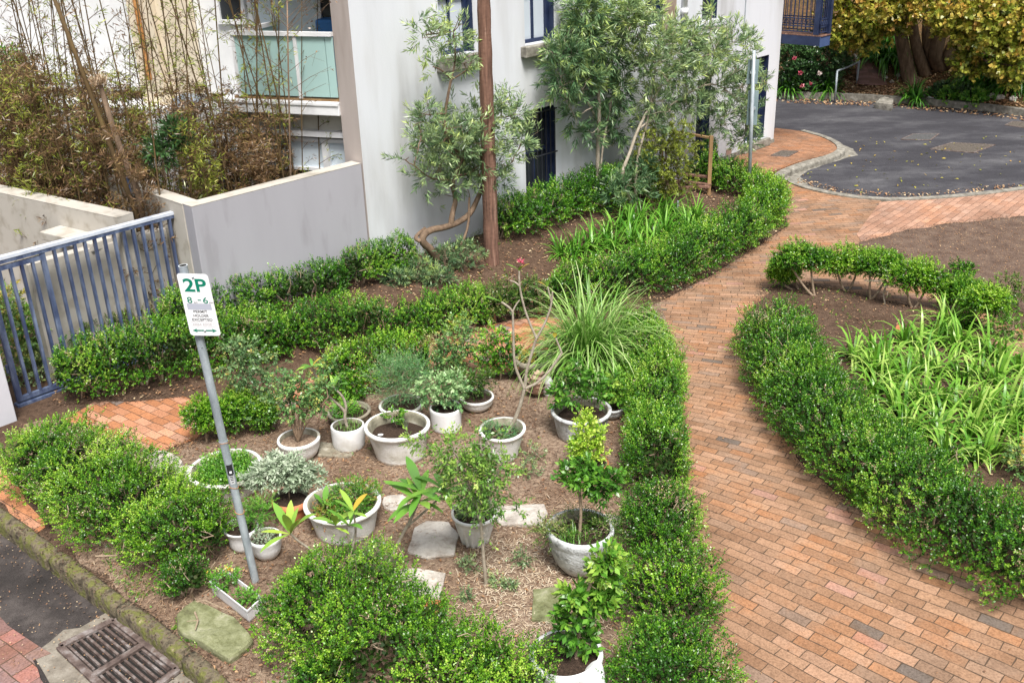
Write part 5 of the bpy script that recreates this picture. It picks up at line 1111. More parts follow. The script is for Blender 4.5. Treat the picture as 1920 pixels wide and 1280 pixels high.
for i, (x, y, rx, ry, yb) in enumerate(((780, 505, 36, 22, 525), (835, 478, 30, 22, 505), (872, 480, 34, 26, 505), (820, 520, 32, 16, 535), (745, 520, 24, 12, 535))):
    b4 = GS(x, yb); plant('groundcover_shrub', 'low dark narrow-leaved shrub at the foot of the bent tree', 'shrub', b4, [([b4, b4+[0, 0, .08]], .008, .006)], blobs_px(b4, [(x, y, rx, ry)]), 110, .08, 9, .085, .013, OLED, 421+i, nb=10, r0=.006, up=.8, ang=45, group='low shrubs under the bent tree')
# tall oleander, left one
b = GS(1122, 385); bt = lambda x, y, d=0.: V(x, y, b, d)
tr = [([b-[0, 0, .05], bt(1120, 300), bt(1124, 200), bt(1120, 120), bt(1105, 50), bt(1090, -20)], .040, .014), ([b-[0, 0, .04], bt(1128, 280), bt(1145, 200), bt(1160, 110)], .022, .010), ([bt(1122, 230), bt(1085, 160), bt(1070, 90)], .018, .008), ([bt(1122, 190), bt(1150, 130), bt(1150, 60)], .014, .007)]
bl_ = blobs_px(b, [(1090, 55, 40, 50), (1060, 110, 34, 38), (1050, 165, 26, 26), (1100, 150, 36, 36), (1075, 215, 18, 34), (1135, 100, 40, 46), (1150, 170, 34, 50), (1100, 20, 36, 34), (1140, 40, 40, 36), (1110, 250, 20, 20), (1092, -10, 26, 26), (1162, 240, 20, 30), (1030, 95, 12, 14)])
plant('oleander_tree', 'tall oleander with upright pale stems in front of the white wall', 'tree', b, tr, bl_, 1050, .16, 12, .15, .023, OLED, 441, bark=GBARK, nb=50, r0=.014, ang=42, lump=.55, shell=.3, up=.1, tip=.5, ntw=120, droopy=.15, stemn='trunk', foln='crown', gapf=.28)
# second oleander with wide crown
b = GS(1192, 392); bt = lambda x, y, d=0.: V(x, y, b, d)
tr = [([b-[0, 0, .05], bt(1162, 330), bt(1180, 290), bt(1196, 240), bt(1240, 160)], .036, .018), ([b-[0, 0, .04], bt(1192, 300), bt(1215, 230), bt(1230, 120)], .028, .012), ([bt(1200, 240), bt(1280, 180), bt(1340, 150), bt(1385, 190)], .020, .009), ([bt(1230, 170), bt(1300, 110), bt(1360, 95)], .018, .008)]
bl_ = blobs_px(b, [(1190, 50, 46, 40), (1240, 75, 52, 44), (1290, 80, 50, 44), (1340, 95, 44, 42), (1380, 80, 26, 34), (1405, 110, 18, 34), (1210, 130, 50, 38), (1280, 140, 56, 40), (1340, 160, 46, 34), (1390, 165, 34, 34), (1230, 190, 36, 26), (1400, 215, 28, 36), (1350, 220, 30, 22), (1200, 10, 30, 26), (1290, 200, 40, 22), (1225, 225, 26, 22), (1395, 260, 20, 20), (1430, 150, 12, 12), (1336, 22, 12, 12), (1180, 20, 24, 24)])
plant('oleander_tree', 'wide-crowned oleander with pale tangled twigs over the stake frame', 'tree', b, tr, bl_, 1900, .15, 12, .135, .020, OLE, 451, bark=GBARK, nb=130, r0=.014, ang=42, lump=.6, shell=.3, up=.35, tip=.5, ntw=300, stemn='trunk', foln='crown', gapf=.42, twr=.0045)
b = GS(1175, 400); bl_ = blobs_px(b, [(1170, 345, 34, 26), (1200, 320, 26, 30), (1150, 365, 22, 22), (1205, 360, 24, 20)])
plant('oleander_shrub', 'young oleander shrub with blue green leaves at the foot of the tall ones', 'shrub', b, [([b, V(1172, 370, b)], .014, .010)], bl_, 190, .11, 11, .14, .022, OLED, 461, nb=16, r0=.009, ang=48, up=.8, tip=.25)
b = GS(1252, 378); bl_ = blobs_px(b, [(1250, 250, 40, 34), (1245, 300, 42, 44), (1270, 330, 36, 36), (1235, 340, 36, 30), (1290, 275, 26, 26), (1215, 270, 26, 34)])
plant('bronze_shrub', 'young broad-leaved bronze and lime shrub inside the stake frame', 'shrub', b, [([b-[0, 0, .03], V(1250, 340, b), V(1248, 270, b)], .022, .012)], bl_, 620, .08, 9, .060, .030, BRON, 471, bark=BARK, nb=30, r0=.010, ang=60, lump=.3, up=.0, tip=.45, tone=(0, .6))
VN = None
# strap leaves in the back bed
rg = np.random.RandomState(9)
ids = [(1062, 470), (1085, 455), (1110, 450), (1135, 435), (1165, 420), (1150, 455), (1185, 440), (1200, 410), (1220, 430), (1235, 400), (1255, 425), (1270, 395), (1290, 412), (1310, 392), (1210, 455), (1175, 400), (1245, 380)]
for i, (x, y) in enumerate(ids):
    strapclump('fresh green strap-leaf clump in the back bed below the oleanders', GS(x, y+16), 500+i, L=.48, W=.032, n=60, droop=2.3, mat=STRAPD, group='strap-leaf clumps in the back bed', tb=.42)
ids = [(1610, 668), (1655, 660), (1705, 640), (1762, 622), (1800, 640), (1850, 655), (1640, 720), (1690, 700), (1745, 690), (1795, 700), (1850, 705), (1900, 690), (1680, 760), (1730, 745), (1780, 755), (1835, 760), (1890, 750), (1700, 800), (1755, 800), (1810, 810), (1865, 800), (1915, 800), (1770, 845), (1830, 850), (1940, 740), (1785, 600), (1930, 850), (1650, 690), (1960, 690), (1990, 800), (2010, 730), (2040, 860), (2060, 780), (2000, 900), (2110, 850), (2100, 930), (2180, 920)]
for i, (x, y) in enumerate(ids):
    strapclump('arching yellow green strap-leaf clump in the bed right of the curved path', G(x, y+12), 530+i, L=.52, W=.035, n=66, mat=STRAP, group='strap-leaf clumps in the right bed', tb=.38, droop=3.1)
for i, (x, y, rx, ry) in enumerate(((1800, 505, 20, 12), (1880, 610, 34, 26), (1905, 780, 26, 24), (1925, 860, 34, 40), (1810, 600, 20, 16), (1892, 545, 30, 34))):
    b4 = G(x, y+ry); plant('garden_shrub', ('small green seedling on the edge of the bare dirt', 'leafy green shrub at the right edge behind the strap leaves', 'low dark leafy shrub among the strap leaves at the right edge', 'pale dry-leaved shrub inside the broad hedge at the right edge', 'low shrub behind the first strap leaves', 'wispy red-tipped shrub at the edge of the bare dirt')[i], 'shrub', b4, [([b4, b4+[0, 0, .1]], .01, .007)], blobs_px(b4, [(x, y, rx, ry), (x+rx*.6, y+4, rx*.6, ry*.6)]), 130, .07, 8, .04, .022, (BOX, CIT, CIT, ROSE, BOX, BOXD)[i], 570+i, nb=16, r0=.007, tone=(.3, .8) if i == 3 else (0, .5))
# ------------------------------------------------------------------ autumn tree, camellia and planting on the bank
b = GB(1712, 150); bt = lambda x, y, d=0.: V(x, y, b, d)
tr = [([b-[0, 0, .12], b+[.9, .15, -.12], b+[1.85, .05, -.14]], .22, .16), ([b-[0, 0, .2], bt(1700, 120), bt(1690, 70), bt(1680, 0), bt(1665, -80)], .20, .11), ([b+[.5, .1, -.2], bt(1724, 110), bt(1712, 60), bt(1705, -40)], .17, .1), ([b+[1.3, .2, -.2], bt(1748, 115), bt(1765, 60), bt(1785, -40)], .22, .12), ([b+[1.8, .0, -.2], bt(1768, 120), bt(1790, 70), bt(1850, 0)], .14, .08), ([b+[.9, .3, -.2], bt(1735, 90), bt(1740, 20)], .13, .1)]
bl_ = blobs_px(b, [(1580, 20, 40, 36, -1), (1620, 50, 44, 38, -1.2), (1660, 15, 50, 40, -1.5), (1590, 70, 26, 20, -1), (1720, 8, 46, 30, -1.8), (1680, 40, 20, 18, -1.5), (1790, 30, 44, 34, -2), (1850, 40, 50, 50, -2.2), (1910, 60, 40, 60, -2.2), (1815, 90, 20, 34, -2), (1840, 110, 34, 26, -2.2), (1900, 125, 34, 22, -2.4), (1600, -50, 60, 40, -1), (1720, -50, 70, 46, -1), (1850, -50, 80, 50, -1), (1945, 20, 40, 60, -2), (1640, 85, 16, 12, -1.2)])
plant('autumn_tree', 'large multi-trunked tree with yellow and orange autumn leaves behind the cul-de-sac', 'tree', b, tr, bl_, 3600, .22, 8, .12, .10, AUT, 601, bark=BARK, nb=60, r0=.05, ang=70, lump=.3, up=-.1, tip=.3, tone=(.05, .75), ntw=60, twr=.01, stemn='trunk', foln='crown', gapf=.10)
b = GB(1520, 172); bl_ = blobs_px(b, [(1500, 110, 36, 34), (1545, 105, 46, 36), (1572, 118, 20, 34, 1.2), (1480, 140, 22, 30), (1530, 150, 44, 20), (1490, 85, 26, 14)])
rt = plant('camellia_bush', 'dark glossy camellia bush with a few pink flowers behind the iron balcony', 'shrub', b, [([b-[0, 0, .1], V(1512, 140, b), V(1505, 110, b)], .06, .03), ([b-[0, 0, .1], V(1540, 140, b), V(1555, 110, b)], .05, .03)], bl_, 1300, .14, 8, .09, .05, CAM_, 611, bark=BARK, nb=30, r0=.03, ang=60, lump=.25, tip=.3)
rg = np.random.RandomState(12)
for x, y, s_ in ((1501, 137, 5), (1519, 157, 6), (1504, 161, 5), (1489, 110, 4), (1536, 138, 4)):
    p = V(x, y, b, -.9); n = 14; D = nrm(rg.normal(size=(n, 3))+[0, -.8, .4]); Vt, F = leafquads(np.repeat(p[None], n, 0), D, rg.normal(size=(n, 3)), np.full(n, .075), np.full(n, .06)); npmesh('flower', Vt, F, PETAL, rt, rg.uniform(.1, .5, n) if x != 1536 else np.full(n, .95))
def bushes(lst, mat, name, label, group, seed, L=.5, n=60, W=.05):
    for i, (x, y) in enumerate(lst):
        strapclump(label, GB(x, y), seed+i, L=L, W=W, n=n, mat=mat, group=group, tb=.15, droop=3.0, name=name)
bushes([(1472, 165), (1478, 172), (1545, 172), (1552, 166), (1560, 172), (1466, 172)], STRAPD, 'strap_leaf_clump', 'deep green strap-leaf clump under the camellia bush', 'strap-leaf clumps under the camellia', 620, L=.7)
bushes([(1636, 108), (1652, 112), (1668, 120), (1640, 92), (1660, 95), (1676, 102), (1690, 118), (1648, 78)], STRAPD, 'strap_leaf_clump', 'deep green strap-leaf clump on the slope beside the hill path', 'strap-leaf clumps by the hill path', 640, L=.9)
bushes([(1712, 188), (1716, 184)], STRAPD, 'strap_leaf_clump', 'strap-leaf tuft standing on the far kerb in the leaf litter', 'tufts on the far kerb', 655, L=.6)
bushes([(1822, 150), (1838, 155), (1855, 160), (1872, 158), (1890, 165), (1905, 160), (1925, 168), (1850, 145), (1880, 145), (1910, 148), (1940, 155), (1835, 142)], STRAPD, 'strap_leaf_clump', 'deep green strap-leaf clump above the rock edge at the top right', 'strap-leaf clumps above the rocks', 660, L=.9, n=80)
for i, (x, y) in enumerate(((1765, 172), (1785, 180), (1802, 176), (1830, 184))):
    b4 = GB(x, y+8); plant('bank_shrub', 'small dark leafy shrub in the litter below the autumn tree', 'shrub', b4, [([b4, b4+[0, 0, .2]], .02, .01)], blobs_px(b4, [(x, y, 20, 12)]), 110, .14, 8, .10, .05, CIT if i % 2 else CAM_, 680+i, nb=8, r0=.01, group='small shrubs on the bank')
rg = np.random.RandomState(15)   # dark evergreen mass behind the trunks
for i, (x, y, rx, ry, d) in enumerate(((1640, 40, 60, 40, 3), (1740, 60, 60, 60, 2.5), (1700, 100, 40, 30, 2.5), (1800, 90, 60, 50, 3), (1880, 60, 70, 60, 3), (1560, 60, 60, 40, 3), (1500, 50, 50, 50, 2.5), (1810, 130, 30, 20, 1.5), (1730, 110, 40, 30, 2.5))):
    b0 = GB(1712, 150); q4 = V(x, y+ry*.6, b0, d+1.2); b4 = np.array([q4[0], q4[1], float(bank_z(q4[:1], q4[1:2])[0])-.3]); plant('evergreen_bush', 'dark evergreen bush filling the bank behind the autumn tree', 'shrub', b4, [([b4, V(x, y, b4)], .05, .03)], blobs_px(b4, [(x, y, rx, ry)]), 330, .25, 8, .15, .07, CAM_, 700+i, nb=12, r0=.02, lump=.3, group='evergreens behind the autumn tree')
# ------------------------------------------------------------------ potted plants
def leafy(root, b, blobs, n, ln, k, L, W, mat, seed, **kw):
    return plant(None, None, None, b, kw.pop('trunks', []), blobs, n, ln, k, L, W, mat, seed, root=root, **kw)
X = lambda x, y, s=2.844, ox=780, oy=450: (ox+x/s, oy+y/s)
# big white tub with herbs, left
rt, c, r_, h_ = pot(426, 878, 146, 948, 'tub', POT, 'largest rough white tub full of bright herbs, behind the leaning pole', soil=.62)
leafy(rt, c, [(c+[0, 0, .05], np.array([r_*.78, r_*.78, .09]))], 520, .08, 8, .030, .020, HERB, 801, nb=10, r0=.004, up=.9, ntw=20, tip=.3); turf(rt, c+[.05, -.05, .0], r_*.7, 500, .16, .006, HERB, 802, tb=.5)
# rosemary behind the big bare tub
rt, c, r_, h_ = pot(752, 758, 84, 796, 'bowl', POT, 'feathery dark green rosemary bush in a white pot')
bl_ = blobs_px(c, [(748, 715, 52, 40), (735, 700, 30, 26), (775, 710, 34, 36), (750, 740, 44, 22), (760, 690, 34, 20)])
leafy(rt, c, bl_, 700, .20, 18, .028, .0045, ROSM, 803, nb=30, r0=.008, up=1.3, ntw=40, ang=48, tip=.3, outw=.7, lump=.2)
# bare soil tub
rt, c, r_, h_ = pot(745, 797, 122, 877, 'tub', POT, 'big rough white tub of bare dark soil with one small seedling', soil=.72)
leafy(rt, c+[-.02, .10, 0], [(c+[-.03, .12, .12], np.array([.09, .06, .05]))], 26, .06, 7, .05, .024, CIT, 804, nb=6, r0=.004, ntw=10)
mb = MB()
for i in range(4): mb.tube([c+[.08, .02, 0], c+[.08+.02*i-.03, .02, .13]], .002, 4)
mb.build('dry_twig', SAGE, rt)
mb = MB(); mb.blob(c+[-.16, -.05, .012], (.028, .018, .01), 5); mb.build('white_pebble', POTS, rt, smooth=True)
# rose in round bowl
rt, c, r_, h_ = pot(558, 823, 80, 869, 'bowl', POT, 'rose with woody brown stems in a white round bowl', soil=.80, soilmat=MULCH)
tr = [([c, V(x1, y1, c, d), V(x2, y2, c, d*2)], .013, .007) for x1, y1, x2, y2, d in ((545, 790, 525, 765, 0), (552, 785, 540, 740, .05), (560, 780, 565, 735, .08), (568, 785, 590, 745, 0), (575, 790, 615, 745, -.05))]
leafy(rt, c, blobs_px(c, [(545, 745, 32, 26), (575, 725, 34, 24), (595, 750, 26, 22), (560, 765, 26, 16), (530, 720, 24, 18), (612, 722, 16, 14)]), 260, .09, 8, .042, .026, ROSE, 805, trunks=tr, nb=26, r0=.007, bark=BARK, lump=.4, tip=.3, tone=(0, .6), ntw=60, gapf=.15)
# frangipani in small cylinder
rt, c, r_, h_ = pot(652, 799, 59, 851, 'cyl', POTS, 'little smooth white cylinder pot with a forked young frangipani')
Y = lambda x, y: V(320+x/3.556, 560+y/3.556, c)
addstem([([c-[0, 0, .03], Y(1160, 800), Y(1165, 740), Y(1172, 720), Y(1150, 650), Y(1085, 590)], .017, .010), ([Y(1160, 760), Y(1150, 735), Y(1090, 680), Y(1040, 640), Y(990, 560), Y(945, 460)], .014, .008)], rt, 'stem', GBARK)
paddles(rt, [(Y(1085, 585), (-.2, 0, .5)), (Y(942, 455), (0, 0, .5))], np.random.RandomState(806), .17, .048, 7, yellow=.18)
turf(rt, c, r_*.8, 160, .07, .004, GRASSM, 807)
rt, c, r_, h_ = pot(657, 772, 80, 802, 'bowl', POTU, 'mossy wide bowl with sparse green seedlings behind the small cylinder pot', soil=.7)
leafy(rt, c, [(c+[-.08, 0, .06], np.array([.13, .10, .06]))], 70, .08, 7, .045, .018, HERB, 808, nb=8, r0=.004, ntw=14); turf(rt, c, r_*.7, 60, .14, .005, STRAPD, 809)
# right-hand cylinder and bowl
rt, c, r_, h_ = pot(836, 765, 59, 817, 'cyl', POTS, 'smooth white cylinder pot of mixed leafy shoots left of the bowl')
leafy(rt, c, blobs_px(c, [(828, 730, 36, 26), (850, 715, 22, 20), (805, 722, 20, 18), (840, 750, 26, 10)]), 190, .09, 8, .055, .028, ROSM, 810, nb=20, r0=.006, ntw=40, lump=.4, gapf=.1, tip=.4, tone=(.2, .8))
rt, c, r_, h_ = pot(893, 745, 66, 774, 'bowl', POT, 'low white bowl with a dark bushy plant and yellow tips')
leafy(rt, c, blobs_px(c, [(885, 722, 32, 20), (905, 712, 20, 16), (865, 715, 18, 16)]), 220, .08, 9, .034, .016, BOXD, 811, nb=18, r0=.005, ntw=30, tone=(0, .4))
# cone pot with tall bare frangipani
rt, c, r_, h_ = pot(942, 806, 90, 870, 'cone', POT, 'tall nearly bare frangipani with grey forked branches in a tapering white pot', soil=.8)
q = lambda x, y, d=0.: V(*X(x, y), c, d)
addstem([([c+[.02, 0, -.02], q(515, 985), q(550, 900), q(572, 820), q(580, 785)], .020, .015), ([q(578, 790), q(545, 720), q(522, 650), q(520, 520), q(516, 380)], .015, .010), ([q(516, 385), q(500, 360), q(455, 330)], .011, .009), ([q(516, 380), q(530, 350), q(553, 318)], .009, .006),
         ([q(580, 790), q(588, 700), q(615, 610), q(643, 520)], .016, .012), ([q(643, 525), q(600, 430), q(568, 330), q(550, 230), q(550, 165)], .012, .008), ([q(552, 245), q(530, 225), q(500, 215)], .009, .007), ([q(643, 525), q(690, 440), q(722, 350), q(728, 275)], .012, .008), ([q(722, 330), q(712, 290), q(702, 250)], .009, .007),
         ([q(582, 790), q(650, 762), q(720, 690), q(778, 598)], .015, .011), ([q(776, 600), q(765, 570), q(746, 525)], .011, .008)], rt, 'stem', GBARK)
rg = np.random.RandomState(812); ps = []
for x, y, dx, dy, L_, t_ in ((550, 160, -.7, .5, .12, .35), (550, 160, .6, .5, .10, .97), (455, 330, -.9, .5, .14, .3), (455, 330, -.2, .8, .08, .75), (700, 250, -.7, .6, .09, .97), (700, 250, .1, .9, .07, .4), (575, 280, .3, .8, .08, .93), (498, 213, -.5, .5, .08, .85), (553, 318, -.4, .8, .06, .4), (740, 520, .0, 1, .05, .9), (550, 165, .1, .3, .06, .5)):
    V_, F = strips(q(x, y)[None], np.array([[dx, -.15, dy]]), np.array([L_*1.15]), np.array([.045]), np.array([.2]), 6, .12, PADDLE); ps.append((V_, F, np.full(6, t_)))
a, b_, t_ = cat3(ps); npmesh('leaves', a, b_, FRAN, rt, t_, smooth=True)
n = 12; D = nrm(rg.normal(size=(n, 3))+[0, 0, .6]); Vt, F = leafquads(np.repeat(q(560, 120)[None], n, 0), D, rg.normal(size=(n, 3)), np.full(n, .05), np.full(n, .02)); npmesh('flower', Vt, F, PETAL, rt, rg.uniform(0, .4, n))
leafy(rt, c, [(c+[-.08, 0, .05], np.array([.11, .12, .06])), (c+[.08, -.03, .03], np.array([.06, .08, .04]))], 160, .07, 10, .022, .008, ROSM, 813, nb=10, r0=.004, ntw=16)
# urn
rt, c, r_, h_ = pot(999, 672, 68, 724, 'urn', POTU, 'old grey brown stone urn with a little yellow green succulent', fl=22, soil=.86)
leafy(rt, c+[-.05, 0, 0], [(c+[-.06, 0, .04], np.array([.07, .06, .04]))], 60, .05, 7, .035, .022, ROSE, 814, nb=6, r0=.004, ntw=8, tone=(.5, 1)); turf(rt, c+[.08, 0, 0], .03, 14, .10, .012, STRAPD, 815)
# arching grass
rt, c, r_, h_ = pot(1098, 690, 112, 717, 'bowl', POT, 'huge fountain of arching pale green grass in a wide white bowl')
rg = np.random.RandomState(816); ps = []
for j in range(9):
    cc = c+np.array([rg.normal()*r_*.3, rg.normal()*r_*.3, -.02]); ps.append(fan(rg, cc, 92, 1.12, .025, 3.7, .46, K=11, arch=.85, r=.05, fold=.2, prof=lambda t: (1-t)**.6*(.5+t*.9) if t < .5 else (1-t)**.6*.95))
a, b_, t_ = cat3(ps); npmesh('leaves', a, b_, GRASSM, rt, t_, smooth=True)
turf(rt, c, r_*.8, 200, .22, .007, STRAW, 817, name='dry_leaves', tb=.6, droop=.9)
# big weathered grey tub
rt, c, r_, h_ = pot(1092, 770, 112, 836, 'tub', POTG, 'big weathered grey tub with a young citrus and bare soil', soil=.72)
tr = [([c-[0, 0, .02], V(1078, 760, c), V(1070, 735, c)], .010, .006), ([c-[0, 0, .02], V(1088, 750, c), V(1105, 730, c)], .008, .005)]
leafy(rt, c, blobs_px(c, [(1072, 730, 26, 22), (1100, 712, 24, 20), (1060, 712, 14, 12), (1115, 735, 18, 14), (1085, 690, 12, 10), (1045, 745, 12, 12)]), 120, .08, 7, .075, .034, CIT, 818, trunks=tr, nb=20, r0=.005, ntw=40, lump=.35, gapf=.15, tone=(0, .35))
rt, c, r_, h_ = pot(1146, 762, 56, 788, 'bowl', POTG, 'grey bowl with an upright leafy plant, right of the weathered tub')
leafy(rt, c, blobs_px(c, [(1140, 742, 24, 16), (1160, 735, 20, 18), (1150, 720, 20, 14)]), 70, .09, 7, .08, .036, CIT, 819, nb=10, r0=.005, ntw=16, up=1.2)
# bright lime shrub in terracotta
rt, c, r_, h_ = pot(1106, 868, 70, 900, 'terra', TERRA, 'lime green upright shrub in a terracotta pot above the citrus')
leafy(rt, c, blobs_px(c, [(1098, 828, 20, 20), (1096, 798, 14, 16), (1108, 852, 26, 12), (1118, 815, 10, 16), (1084, 842, 12, 12), (1100, 782, 7, 10)]), 330, .08, 9, .035, .020, leafmat('lime_leaf', [(.12, .30, .02), (.22, .45, .03), (.34, .58, .05), (.46, .66, .07), (.6, .72, .15)]), 820, nb=20, r0=.006, ntw=30, up=1., tone=(.1, .6))
# fluted cone pot under the weeping shrub
rt, c, r_, h_ = pot(890, 962, 86, 1030, 'cone', POT, 'tapering white pot standing behind the slim weeping shrub', cat='plant pot', name='planter', fl=14)
leafy(rt, c, [(c+[.0, 0, .06], np.array([.12, .10, .06]))], 90, .08, 8, .045, .018, OLE, 821, nb=8, r0=.004, ntw=10)
# standard citrus in grey bowl
rt, c, r_, h_ = pot(1086, 990, 124, 1082, 'bowl', POTG, 'small standard citrus in a blue grey weathered bowl with trailing greenery', soil=.80)
tr = [([c-[0, 0, .02], V(1090, 960, c), V(1086, 920, c), V(1088, 905, c)], .014, .009)]
leafy(rt, c, blobs_px(c, [(1090, 898, 30, 20), (1125, 905, 30, 20), (1145, 895, 16, 14), (1075, 880, 16, 12), (1100, 875, 22, 10), (1130, 925, 16, 12)]), 190, .07, 8, .060, .028, CIT, 822, trunks=tr, nb=20, r0=.007, ntw=30, tone=(0, .4))
leafy(rt, c, [(c+[-.20, -.02, .04], np.array([.13, .10, .08])), (c+[.18, .0, .05], np.array([.13, .14, .08])), (c+[.0, .15, .05], np.array([.16, .07, .06])), (c+[-.27, .03, .06], np.array([.09, .06, .06]))], 420, .08, 9, .022, .011, BOXD, 823, nb=24, r0=.004, foln='trailing_leaves', stemn='trailing_stems', tone=(0, .5), ntw=40, gapf=.1)
turf(rt, c+[-.05, -.08, 0], r_*.4, 90, .13, .005, STRAPD, 824)
# bottom pot with citrus and bag
rt, c, r_, h_ = pot(1060, 1226, 137, 1316, 'bowl', POTS, 'smooth white bowl at the bottom edge with a leaning young citrus', soil=.84, soilmat=POTSOIL)
p0 = V(1078, 1245, c, 0); tr = [([p0-[0, 0, .06], V(1085, 1190, c), V(1096, 1150, c), V(1100, 1110, c), V(1118, 1070, c), V(1120, 1045, c)], .017, .007)]
leafy(rt, c, blobs_px(c, [(1076, 1180, 24, 20), (1066, 1155, 20, 16), (1090, 1205, 22, 12), (1088, 1125, 28, 16), (1118, 1125, 26, 18), (1075, 1112, 16, 12), (1140, 1062, 26, 24), (1125, 1090, 22, 16), (1135, 1040, 20, 12), (1115, 1150, 14, 12)]), 210, .07, 8, .075, .036, CIT, 825, trunks=tr, nb=26, r0=.007, ntw=40, tone=(.1, .55), tip=.4)
# bag over the rim
mb = MB(); bp = [V(x, y, c, d) for x, y, d in ((1120, 1238, -.1), (1098, 1256, -.12), (1086, 1285, -.2), (1092, 1330, -.3), (1140, 1330, -.3), (1136, 1275, -.2), (1132, 1248, -.12))]
ctr = np.mean(bp, 0)+np.array([0, -.05, .06]); n = len(bp); ring2 = [p*.5+ctr*.5+np.array([0, -.012, .01]) for p in bp]
bk = [p+np.array([0, .04, -.01]) for p in bp]
mb.add(bp+ring2+[ctr]+bk, [(i, (i+1) % n, n+(i+1) % n, n+i) for i in range(n)]+[(n+i, n+(i+1) % n, 2*n) for i in range(n)]+[(i, 2*n+1+i, 2*n+1+(i+1) % n, (i+1) % n) for i in range(n)])
bgo = mb.build('plastic_bag', PLAST, smooth=True); sb = bgo.modifiers.new('s', 'SUBSURF'); sb.levels = 2; sb.render_levels = 2; tag(bgo, 'crumpled white plastic bag hanging over the rim of the bottom pot', 'bag')
# terracotta with sage
rt, c, r_, h_ = pot(543, 935, 72, 987, 'terra', TERRA, 'silvery sage bush spilling over a terracotta pot')
leafy(rt, c, blobs_px(c, [(540, 885, 38, 18), (505, 885, 26, 16), (570, 890, 24, 14), (520, 872, 32, 12), (485, 898, 22, 14), (550, 898, 30, 12), (592, 896, 14, 10), (540, 866, 34, 10)]), 430, .07, 9, .055, .020, SAGE, 826, nb=30, r0=.006, ntw=30, up=.4, ang=65, tip=.3, tone=(.1, .6))
# bell pot with fern, small round bowl
rt, c, r_, h_ = pot(452, 990, 66, 1038, 'bell', POTS, 'flared white pot with ferny green leaves just behind the pole foot')
leafy(rt, c, blobs_px(c, [(475, 962, 30, 20), (492, 952, 20, 16), (455, 975, 20, 10)]), 200, .10, 14, .026, .008, HERB, 827, nb=14, r0=.004, ntw=30, up=.6, flat=.3)
rt, c, r_, h_ = pot(497, 1008, 62, 1053, 'bowl', POTS, 'small smooth round white bowl with pale succulents beside the pole')
leafy(rt, c, [(c+[0, 0, .02], np.array([r_*.7, r_*.7, .03]))], 150, .03, 7, .016, .010, SAGE, 828, nb=4, r0=.003, ntw=6)
# big tub right of sage
rt, c, r_, h_ = pot(645, 942, 146, 1024, 'tub', POT, 'wide rough white tub with dense green and reddish ground herbs', soil=.66)
leafy(rt, c, [(c+[.08, .05, .08], np.array([r_*.62, r_*.6, .13])), (c+[-.1, -.05, .04], np.array([r_*.4, r_*.5, .06]))], 620, .07, 9, .024, .014, leafmat('red_edged_leaf', [(.05, .16, .02), (.09, .26, .03), (.15, .36, .04), (.30, .26, .06), (.42, .18, .06)]), 829, nb=20, r0=.004, ntw=20, tone=(0, .55), tip=.25)
paddles(rt, [(c+[-.16, -.02, .08], (0, 0, .5))], np.random.RandomState(830), .15, .05, 5, name='broad_leaves', tb=.2)
# tiny empty terracotta
rt, c, r_, h_ = pot(812, 1138, 38, 1156, 'terra', TERRA, 'tiny empty orange terracotta pot at the hedge edge', cat='plant pot', name='planter', soil=.3, inner=TERRA)
# two white pots hidden in the bottom hedge
rt, c, r_, h_ = pot(850, 1205, 46, 1232, 'bowl', POTS, 'white pot nearly buried in the bottom hedge', cat='plant pot', name='planter')
# trough
tc = [G(x, y, .13) for x, y in ((392, 1092), (424, 1069), (492, 1118), (462, 1150))]
U1 = nrm((tc[3]-tc[0])+(tc[2]-tc[1])); W1 = nrm((tc[1]-tc[0])+(tc[2]-tc[3])); lu = .52; lw_ = .17; ct = np.mean(tc, 0); ct = np.array([ct[0], ct[1], .02])
rt = empty('flower_trough', ct, 'long white plastic trough with yellow flowers at the foot of the pole', 'trough')
def TR(u, w_, z): return ct+U1*u*lu/2+W1*w_*lw_/2+np.array([0, 0, z])
mb = MB(); rings = [(.86, 0), (.92, .02), (.985, .105), (1.04, .108), (1.04, .125), (.93, .125), (.90, .06)]; cn = [(-1, -1), (1, -1), (1, 1), (-1, 1)]; vs = []
for f_, z in rings: vs += [TR(a*(1-(1-f_)*.35), b_*f_, z) for a, b_ in cn]
mb.add(vs, [(i*4+k, i*4+(k+1) % 4, (i+1)*4+(k+1) % 4, (i+1)*4+k) for i in range(len(rings)-1) for k in range(4)]+[(3, 2, 1, 0)]); mb.build('trough', PLAST, rt, bevel=.006)
mb = MB(); g_ = [TR(-.97+1.94*i/12, -.9+1.8*j/5, .085+.008*math.sin(i*2.3+j*1.7)) for i in range(13) for j in range(6)]; mb.add(g_, [(i*6+j, (i+1)*6+j, (i+1)*6+j+1, i*6+j+1) for i in range(12) for j in range(5)]); mb.build('soil', MULCH, rt, smooth=True)
pc = TR(-.55, 0, .10); leafy(rt, pc, [(pc+[0, 0, .05], np.array([.09, .09, .06]))], 130, .05, 7, .026, .014, HERB, 832, nb=8, r0=.003, ntw=10)
leafy(rt, TR(.6, .1, .1), [(TR(.6, .1, .14), np.array([.08, .06, .04]))], 70, .05, 7, .026, .014, HERB, 8321, nb=6, r0=.003, ntw=6, foln='small_leaves', stemn='small_stems')
rg = np.random.RandomState(833); n = 16; ps = []
for i in range(n):
    p = pc+np.array([rg.normal()*.05, rg.normal()*.05, .10+rg.uniform(0, .05)]); m_ = 6; D = nrm(rg.normal(size=(m_, 3))*.6+[0, 0, .5]); Vt, F = leafquads(np.repeat(p[None], m_, 0), D, rg.normal(size=(m_, 3)), np.full(m_, .016), np.full(m_, .012)); ps.append((Vt, F, np.full(m_, rg.uniform(0, 1))))
a, b_, t_ = cat3(ps); npmesh('flowers', a, b_, YEL, rt, t_)
